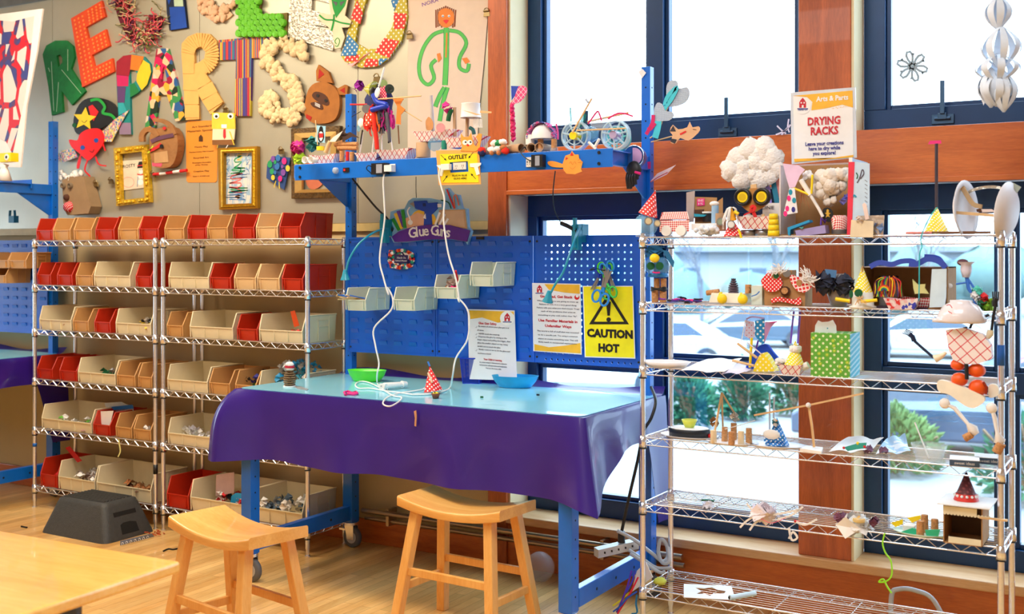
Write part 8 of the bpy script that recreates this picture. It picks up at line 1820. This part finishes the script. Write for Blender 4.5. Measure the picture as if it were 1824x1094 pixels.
b=MB().m(PAPER).slab([on(1425,Y0-.06,z),on(1463,Y0-.09,z),on(1466,Y0+.02,z),on(1437,Y0+.03,z)],(0,0,.012));s_=MB();ink(s_,[(1450,797),(1446,760),(1440,722)],4,Y0-.06,STICK,1,.005);bm=MB();ink(bm,[(1343,740),(1440,722),(1538,701)],3.2,Y0-.066,STICK,1,.005);bm.m(COTTON).sph(up(1440,722,Y0-.068),.011,8,6,.1)
build('stick_seesaw','long wooden seesaw balanced on an upright stick, fourth rack shelf','craft',[('base',b),('post',s_),('beam',bm)],GRN)
sheet_on('crumpled white paper under a green paper dinosaur, fourth rack shelf',((1476,806),(1540,811),(1575,788),(1512,779)),z,PAPER,.02)
b=MB();cut(b,qa_((170,290),(240,270),(280,268),(275,295),(230,300),(190,308)),Y0-.045,.006,M('dino_teal',(50,170,160),.6));b.m(RED).sph(up(1503,798,Y0-.05),.006,6,4);b.sph(up(1540,796,Y0-.05),.006,6,4);b.m(YEL).sph(up(1528,790,Y0-.04),.008,6,4);build('paper_dinosaur','small teal paper dinosaur with red feet, fourth rack shelf','craft creature',b)
sheet_on('white paper with a blue patch, right of the teal dinosaur',((1560,810),(1622,812),(1612,780),(1580,782)),z,M_ramp('blue_patch_paper',[(240,242,246),(170,205,236),(236,240,246)],8,'noise'),.02)
b=MB();tissue(b,on(1574,Y0+.03,z+.02),.03,M('mauve_liner',(130,90,120),.7),16,.5);tissue(b,on(1545,Y0+.05,z+.015),.03,M('mauve_liner',(130,90,120),.7),14,.4);build('cupcake_liners','mauve paper liners behind the teal dinosaur','liners',b)
b=MB().m(CLEAR).lathe([(0,0),(.05,0),(.072,.07),(.070,.07),(.048,.004)],(0,0,0),26,1,.8);s_=MB().m(WHITE).tube([(.0,0,.01),(-.06,.02,.15)],.003,5);t=thing('clear_cup','clear plastic cup with a thin straw on the fourth rack shelf','cup',on(1655,Y0-.02,z),GRN);obj('cup',b,t);obj('straw',s_,t)
NB=M('slate_box_side',(60,84,110),.5)
for i,(x,dy,lab) in enumerate(((1718,-.02,'slate-sided white box before the rack post, nearer the cup'),(1762,.08,'slate-sided white box half hidden by the right rack post'))):
    b=MB().m(NB).box(-.055,-.05,0,.055,.05,.024);b.m(PAPER).box(-.055,-.05,.024,.055,.05,.026);f=MB();f.m(PAPER);text(f,'sweet ideas',.016,(-.0,-.0508,.012),.0004);t=thing('small_box',lab,'box',on(x,Y0+dy,z),'small slate and white boxes',rz=.15);obj('box',b,t);obj('lettering',f,t)
# ---- fifth shelf
z=zs[4]
b=MB();tissue(b,on(1262,Y0,z+.014),.035,M('grey_white_scrap',(220,220,232),.6),20,.35);b.m(GREEN).tube(smooth([on(1250,Y0+.04,z+.022),on(1262,Y0+.03,z+.028),on(1272,Y0+.04,z+.024)],3),.004,6);build('crumpled_scrap','crumpled pale scrap with a green edge at the left of the fifth rack shelf','scrap',b)
b=MB();tissue(b,on(1362,Y0-.04,z+.018),.075,M('pinkish_tissue',(244,232,236),.8),46,.22)
for P in (((1330,897),(1345,915),(1358,925)),((1318,940),(1330,928),(1345,920)),((1335,945),(1345,932),(1360,925)),((1430,903),(1410,918),(1385,925)),((1455,925),(1435,935),(1418,930)),((1405,960),(1412,948),(1420,958),(1410,962),(1405,940)),((1350,922),(1390,915),(1425,908))): ink(b,P,3.6,Y0-.07,PAPER,4,.003)
b.m(RED).tube([up(1415,928,Y0-.06),up(1424,931,Y0-.06)],.006,6);ink(b,((1355,924),(1375,932),(1400,922)),1,Y0-.1,M('pink_marker',(244,110,140),.6),4,.001)
build('tissue_jellyfish','white tissue craft with trailing strips over the edge of the fifth rack shelf','craft',b)
b=MB();tissue(b,on(1520,Y0-.03,z+.012),.09,PAPER,40,.15);f=MB()
for (x,dy,m_,r) in ((1497,-.02,M('plum_liner',(120,66,90),.7),.04),(1556,-.02,M('plum_liner',(120,66,90),.7),.032),(1515,.03,M('pink_liner',(240,130,170),.7),.022),(1530,-.03,M('orange_yellow_liner',(246,190,30),.6),.03)): tissue(f,on(x,Y0+dy,z+.032),r,m_,18,.5)
g=MB().m(CLEAR).lathe([(0,0),(.035,0),(.04,.02),(.0,.022)],on(1530,Y0-.06,z+.03),16);g.m(M('orange_yellow_liner',(246,190,30),.6)).cyl(on(1530,Y0-.06,z+.034),on(1530,Y0-.06,z+.046),.025,n=14)
build('paper_flower','plum, pink and yellow paper flower on white napkin, fifth rack shelf','craft',[('napkin',b),('petals',f),('dish',g)],GRN)
b=MB().m(M('mint_plate',(210,236,226),.5)).lathe([(0,.003),(.085,.003),(.11,.012),(.085,0),(0,0)],on(1640,Y0-.01,z),26,1,.6);f=MB();JG=M('jade_card',(40,176,130),.6)
cut(f,qa_((445,700),(500,680),(535,690),(530,715),(480,712)),Y0-.05,.01,JG);cut(f,qa_((562,690),(635,688),(625,720),(570,720)),Y0-.06,.01,JG);yl=MB();cut(yl,qa_((398,655),(455,638),(455,660),(420,675)),Y0,.008,YEL);cut(yl,qa_((478,630),(540,618),(542,635),(500,655)),Y0+.02,.008,YEL);yl.m(PAPER).box(X_(1610,Y0),Y0-.02,z+.004,X_(1630,Y0),Y0+.04,z+.03)
ck=MB()
for (x,dy,h_) in ((1639,-.05,.058),(1647,.02,.07),(1665,.0,.062)): p=on(x,Y0+dy,z+.005);cork(ck,p,p+Vector((0,0,h_)),.015)
build('cork_garden','three corks with green and yellow card petals on a mint plate, fifth rack shelf','craft',[('plate',b),('green_card',f),('yellow_card',yl),('corks',ck)],GRN)
x0,x1=X_(1680,Y0-.10),X_(1750,Y0-.10);zt=up(1700,900,Y0-.10).z;b=MB().m(CARD);ya,yb2=Y0-.10,Y0+.08
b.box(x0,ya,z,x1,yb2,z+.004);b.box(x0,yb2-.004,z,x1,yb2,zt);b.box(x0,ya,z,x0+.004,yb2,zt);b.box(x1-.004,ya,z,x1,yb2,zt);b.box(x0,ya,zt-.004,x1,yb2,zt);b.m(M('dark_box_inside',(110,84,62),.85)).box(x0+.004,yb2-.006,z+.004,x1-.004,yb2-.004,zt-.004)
rf=MB().m(PAPER).slab([(x0-.02,ya-.02,zt),(x1+.03,ya-.02,zt),(x1+.03,yb2+.02,zt),(x0-.02,yb2+.02,zt)],(0,0,.004));tm=MB().m(M('cream_trim',(236,228,200),.7)).box(x0,ya-.003,zt-.034,x1-.02,ya,zt-.006);tm.box(x0+.02,ya-.003,z+.004,x1-.005,ya,z+.028);tm.m(STICK).box(x1-.01,ya-.01,zt-.04,x1+.09,ya+.01,zt-.034)
for i in range(14): tm.m(M('cream_trim',(236,228,200),.7)).cyl((x0+.006+i*.0125,ya-.0025,zt-.034),(x0+.006+i*.0125,ya-.0005,zt-.034),.006,n=8)
ht=MB();k=kk(1720,Y0);c_=Vector((X_(1721,Y0-.0),Y0-.0,zt+.005));cone(ht,c_+Vector((0,0,53*k)),c_,21*k,M_dots('dotted_maroon',(96,36,40),(140,66,66),.02,.3),26);ht.m(M('hat_red_band',(216,50,40),.5)).lathe([(21.4*k,0),(17.3*k,12*k)],c_,26);ht.m(PAPER)
for i in range(14): a=2*PI*i/14;ht.sph(c_+Vector((19.4*k*math.cos(a),19.4*k*math.sin(a),8.5*k)),.006,6,4)
build('cardboard_house','open cardboard house topped by a maroon cone hat, fifth rack shelf','craft',[('box',b),('roof',rf),('trim',tm),('cone_hat',ht)],GRN)
b=MB();ink(b,[(1576,950),(1572,968),(1577,985),(1587,1000),(1588,1025),(1578,1036),(1565,1037),(1573,1032),(1580,1045),(1588,1057)],2.6,4.70,M('neon_green_ribbon',(150,236,40),.5),4,.003);build('green_ribbon','neon green ribbon curling down from the fifth rack shelf','ribbon',b)
# ---- bottom shelf
z=zs[5]
q=[Vector((PZ(x,y,z).x,PZ(x,y,z).y,z+.003)) for x,y in ((1218,1066),(1310,1071),(1303,1046),(1218,1042))];ho=[Vector((PZ(x,y,z).x,PZ(x,y,z).y,z+.003)) for x,y in ((1238,1049),(1255,1050),(1268,1048),(1276,1052),(1293,1055),(1290,1059),(1272,1060),(1266,1064),(1256,1060),(1240,1060),(1250,1055))]
b=MB().m(PAPER).slabh(q,ho,(0,0,.002));build('paper_stencil','white sheet with a gingerbread shape cut out, on the bottom rack shelf','paper',b)
b=MB().m(M('pale_blue_white_card',(206,228,240),.6)).cyl(on(1300,Y0-.04,z+.014),on(1345,Y0+.08,z+.014),.012,n=14);b.m(BLACK).cyl(on(1300,Y0-.04,z+.014)+Vector((0,-.0008,0)),on(1300,Y0-.04,z+.014),.008,n=12);build('paper_roll','rolled white paper tube on the bottom rack shelf','paper roll',b)
b=MB().m(M('yellow_green_foam',(200,206,80),.8)).sph(on(1176,Y0+.02,z+.018),(.032,.028,.018),10,6,.12);build('foam_lump','yellow-green foam lump at the left end of the bottom rack shelf','scrap',b)
b=MB().m(GC).tube(smooth([up(1587,1094,5.25,.03),up(1588,1062,5.25),up(1600,1050,5.25),up(1630,1052,5.25),up(1665,1072,5.25),up(1700,1110,5.25,.02)],6),.011,8);build('grey_cable','thick grey cable looping up behind the bottom rack shelf','cable',b)
# ---- in the windows
b=MB().m(M('paper_snowflake',(176,200,216),.7));Y1=YFRM+.045;cx_,cy_,R=1625,118,26
for i in range(6):
    a=i*PI/3+.26;P=lambda r,t_: (cx_+R*r*math.cos(a+t_),cy_+R*.98*r*math.sin(a+t_))
    pts=[P(.12,0),P(.55,.32),P(.82,.26),P(1.05,.1),P(1.0,0),P(1.05,-.1),P(.82,-.26),P(.55,-.32),P(.12,0)];ink(b,pts,4.4,Y1,None,1,.002);ink(b,[P(.80,.26),P(.9,.42)],3.5,Y1,None,1,.002)
disc(b,cx_,cy_,3,Y1,None,.001)
build('paper_snowflake','cut paper snowflake stuck on the upper right window','snowflake',b)
# chain of curled paper strips hanging at the right
b=MB().m(M('paper_snow_white',(226,236,248),.75));Yc=4.9
def loopstrip(x,y0,y1,bul,yaw,w_=.022):
    a,c_=PY(x,y0,Yc),PY(x,y1,Yc);dirv=Vector((math.cos(yaw),math.sin(yaw),0));side=Vector((-dirv.y,dirv.x,0))*w_*.5;vs=[]
    N=12
    for i in range(N+1):
        t_=i/N;p=a.lerp(c_,t_)+dirv*bul*math.sin(PI*t_);ww=side*(.35+.65*math.sin(PI*t_));vs += [p-ww,p+ww]
    b.add(vs,[(2*i,2*i+1,2*i+3,2*i+2) for i in range(N)],True);b.add([v+dirv*.001 for v in vs],[(2*i,2*i+2,2*i+3,2*i+1) for i in range(N)],True)
for (x,y0,y1,R_) in ((1778,-10,55,.05),(1783,45,125,.075),(1777,95,150,.085),(1775,130,190,.07),(1765,120,192,.05),(1788,125,200,.05)):
    for j in range(8): loopstrip(x,y0,y1,R_,j*PI/4+.3,.03)
for (x,y) in ((1752,188),(1788,200)): b.slab([PY(x-12,y-30,Yc),PY(x+12,y-30,Yc),PY(x,y,Yc)],(0,.001,0))
s_=MB().m(WHITE).tube([PY(1778,-10,Yc),Vector((PY(1778,-10,Yc).x,Yc,4.1))],.0012,4)
build('paper_strip_snowflake','hanging three-dimensional snowflake of curled white paper strips','snowflake',[('strips',b),('thread',s_)])
b=MB();
for P in (((1382,240),(1400,232),(1408,222)),((1384,224),(1392,232),(1400,238)),((1405,212),(1403,226),(1406,236)),((1392,240),(1402,228))): ink(b,P,2.6,5.36,M('lilac_white_paper',(220,214,240),.8),2,.002)
build('paper_scrap','folded white paper strip standing on the wood rail beside the sign','scrap',b)

# ================================================================ what the bins hold, floor bits
def inb(r,c,u,v,w=0): x,y,z,w_,h_,d_=BINPOS[r,c];return Vector((x+(u-.5)*w_,y+v*d_,z+w))
def heap(lab,r,c,mats,n,s_=.02,u0=.15,u1=.85,v0=.1,v1=.7,h0=.03,name='scraps',stuff=True):
    b=MB()
    for i in range(n): tissue(b,inb(r,c,random.uniform(u0,u1),random.uniform(v0,v1),random.uniform(h0*.4,h0)),s_*random.uniform(.7,1.3),random.choice(mats),7)
    o=build(name,lab,'scraps',b)
    if stuff: o['kind']='stuff'
    return o
TNc=M('tan_felt',(190,120,70),.8);GY=M('grey_felt',(150,146,140),.9)
heap('tan and brown balls in the first ivory bin of the third rack row',2,0,[TNc,BAG],7,.022,.6,.9,.05,.4,.05)
heap('brown lumps in the red-brown bin of the third rack row',2,2,[TNc,BAG],5,.02,.3,.8,.1,.4,.05)
heap('grey and black plastic lids in the wide ivory bin of the third rack row',2,3,[GY,PAPER,BLACK,M('mustard_card',(232,200,60),.6)],16,.035,.1,.9,.1,.7,.08)
heap('red scrap in the tan bin of the third rack row',2,4,[RED],3,.022,.5,.8,.1,.4,.05)
heap('wood, red and yellow bits in the last ivory bin of the third rack row',2,7,[STICK,RED,YEL,TNc],12,.026,.35,.9,.1,.6,.05)
heap('black and green cassettes in the ivory bin of the fourth rack row',3,2,[BLACK,GREEN,STEEL],12,.034,.4,.95,.1,.6,.06)
heap('red bead and scraps in the tan bin of the fourth rack row',3,6,[RED,SB],3,.016,.6,.8,.1,.4,.05)
heap('leaves and wrappers in the tan bin left of the pinecone figure',3,7,[M('leaf_lime',(110,180,60),.6),PAPER,SB,BLACK],18,.03,.2,.9,.1,.8,.12)
heap('blue cartons heaped in the last ivory bin of the fourth rack row',3,8,[TEAL,M('pale_grey_card',(226,232,236),.6),M('cyan_board',(30,150,205),.5),GY],26,.04,.1,.9,.3,.9,.19)
heap('white papers in the ivory bin of the fifth rack row',4,0,[PAPER,M('orchid_film',(190,110,180),.4),PAPER,M('leaf_lime',(110,180,60),.6)],16,.04,.2,.95,.1,.7,.07)
heap('clear film scraps in the second ivory bin of the fifth rack row',4,4,[CLEAR,PAPER,M('grey_white_scrap',(220,220,232),.6)],14,.04,.1,.9,.1,.7,.07)
heap('yellow ribbon ends and white scraps in the tan bin of the fifth rack row',4,3,[PAPER],3,.03,.2,.8,.05,.2,.08)
heap('red scraps in the first bin of the bottom rack row',5,0,[RED,TNc,PINK],8,.026,.2,.9,.1,.5,.08)
heap('grey fabric tangle in the ivory bin of the bottom rack row',5,1,[M('taupe_paper',(170,150,140),.8),PAPER,GY,DFUR],30,.04,.45,.95,.1,.7,.13)
heap('dark wood strips in the widest ivory bin of the bottom rack row',5,2,[DFUR,TNc,BAG],26,.04,.3,.95,.1,.5,.07)
heap('pink and white cards in the ivory bin of the bottom rack row',5,4,[M('taupe_pink_card',(190,160,156),.7),PAPER,BLACK,RED],20,.045,.3,.95,.1,.7,.1)
heap('white and grey cloth scraps in the last bin of the bottom rack row',5,5,[PAPER,M('cream_cotton',(232,222,210),.95,bump=.7),M('slate_cloth',(90,110,130),.8)],26,.045,.1,.9,.1,.8,.12)
def card(lab,P,Y,m_,t=.002): b=MB();cut(b,P,Y,t,m_);return build('card',lab,'card',b)
card('tall white envelope in the red-brown bin of the fifth rack row',[(176,733),(202,732),(196,758),(181,756)],5.02,PAPER)
card('white and blue leaflet leaning at the back of the fifth rack row',[(186,718),(216,716),(237,726),(238,734),(200,735),(190,730)],5.14,M('blue_white_leaflet',(206,216,226),.6))
card('blue stripe card behind the white envelope, fifth rack row',[(195,725),(236,721),(238,728),(198,731)],5.12,M('leaflet_blue',(20,110,190),.5))
card('grey-pink card standing in the bottom ivory bin behind the table leg',[(385,846),(417,841),(417,878),(384,884)],5.06,M('taupe_pink_card',(190,160,156),.7))
card('red card stick leaning out of the first bottom row bin',[(116,798),(124,795),(146,821),(138,824)],5.06,M('crimson_card',(190,24,30),.6))
card('bright cyan sheet in the bottom rack row behind the table leg',[(412,884),(420,878),(440,880),(440,906),(410,900)],5.02,M('cyan_board',(30,150,205),.5))
card('orange strip sticking up from the last ivory bin of the third rack row',[(517,555),(525,553),(533,580),(524,583)],5.05,M('orange_strip',(226,84,30),.6))
b=MB();b.m(BLACK).tube(smooth([PZ(x,y,.004) for x,y in ((291,982),(300,978),(308,979),(318,977))],3),.005,6);build('black_twig','short black pipe cleaner on the floor left of the near stool','scrap',b)
b=MB();b.m(BLACK).tube([PZ(38,938,.004),PZ(48,940,.004)],.006,5);build('black_scrap','tiny black scrap on the floor left of the step stool','scrap',b)
b=MB();scribbles(b,PZ(279,949,.015),.05,.014,14,[M('rust_yarn',(170,70,30),.9)],.003);build('rust_yarn','tangle of rust yarn on the floor by the middle rack posts','yarn',b)
b=MB();t=thing('patterned_strip','grey patterned strip with white swirls lying at the foot of the step stool','strip',PZ(240,966,0));b.m(M('slate_strip',(110,120,140),.6)).slab([v-PZ(240,966,0) for v in (PZ(214,972,.004),PZ(272,957,.004),PZ(268,951,.03),PZ(214,964,.03))],(0,.012,0));obj('strip',b,t)
b=MB()
for i in range(7): a=PZ(219+i*7.5,969-i*1.9,.016)-PZ(240,966,0);b.m(PAPER).tube(arc(a+Vector((0,-.003,0)),.009,0,PI*1.4,8),.0012,4)
obj('swirls',b,t)
b=MB();ink(b,[(211,783),(213,795),(214,805),(210,814)],2,4.93,M('cream_yellow_ribbon',(230,226,150),.6),3,.002);build('cream_ribbon','cream ribbon end hanging from the fifth shelf of the left rack','ribbon',b)
b=MB().m(M('teal_clip_plastic',(20,120,160),.4));c_=PY(22,392,5.15);b.box(c_.x-.03,5.14,c_.z-.02,c_.x+.03,5.18,c_.z+.03);b.tube([c_+Vector((-.03,0,.03)),c_+Vector((-.025,0,.07))],.01,6);b.tube([c_+Vector((.03,0,.03)),c_+Vector((.025,0,.07))],.01,6);build('lamp_clip','teal plastic clip on the louvred panel at the left edge','clip',b)
x0,x1=X_(2,4.99),X_(52,4.99)
for (a,c_,yb_,lab) in ((-30,12,478,'tan bin on the louvred panel at the left edge, half cut off'),(14,44,478,'tan bin on the louvred panel at the left edge, beside the cut off one'),(-25,8,505,'ivory bin at the left edge below the tan bins')):
    xa,xb_=X_(a,4.98),X_(c_,4.98);one('storage_bin',lab,'bin',bin_mesh(xb_-xa-.01,.11,.2,.055),BINC['t'][1],((xa+xb_)/2,4.99,Z_(10,yb_,4.98)),'hopper bins on the left louvred panel')
b=MB();c_=PY(8,302,4.85);b.m(WHITE).lathe([(0,0),(.05,0),(.03,.07),(.02,.09),(.03,.11),(0,.12)],Vector((c_.x,c_.y,2.242)),16);b.m(YEL).box(c_.x-.03,c_.y-.03,2.37,c_.x+.11,c_.y+.03,2.43);f=MB().m(PAPER).cyl((c_.x+.07,c_.y-.03,2.40),(c_.x+.07,c_.y-.035,2.40),.022,n=14);f.m(BLACK).cyl((c_.x+.07,c_.y-.035,2.40),(c_.x+.07,c_.y-.037,2.40),.01,n=10)
build('yellow_head_figure','small white figure with a yellow head on the shelf at the left edge','craft creature',[('body',b),('eye',f)])
b=MB().m(CLEAR).sph(PZ(962,1010,.08),(.08,.07,.08),16,10,.03);build('clear_ball','clumped clear plastic ball on the floor behind the right stool','ball',b)
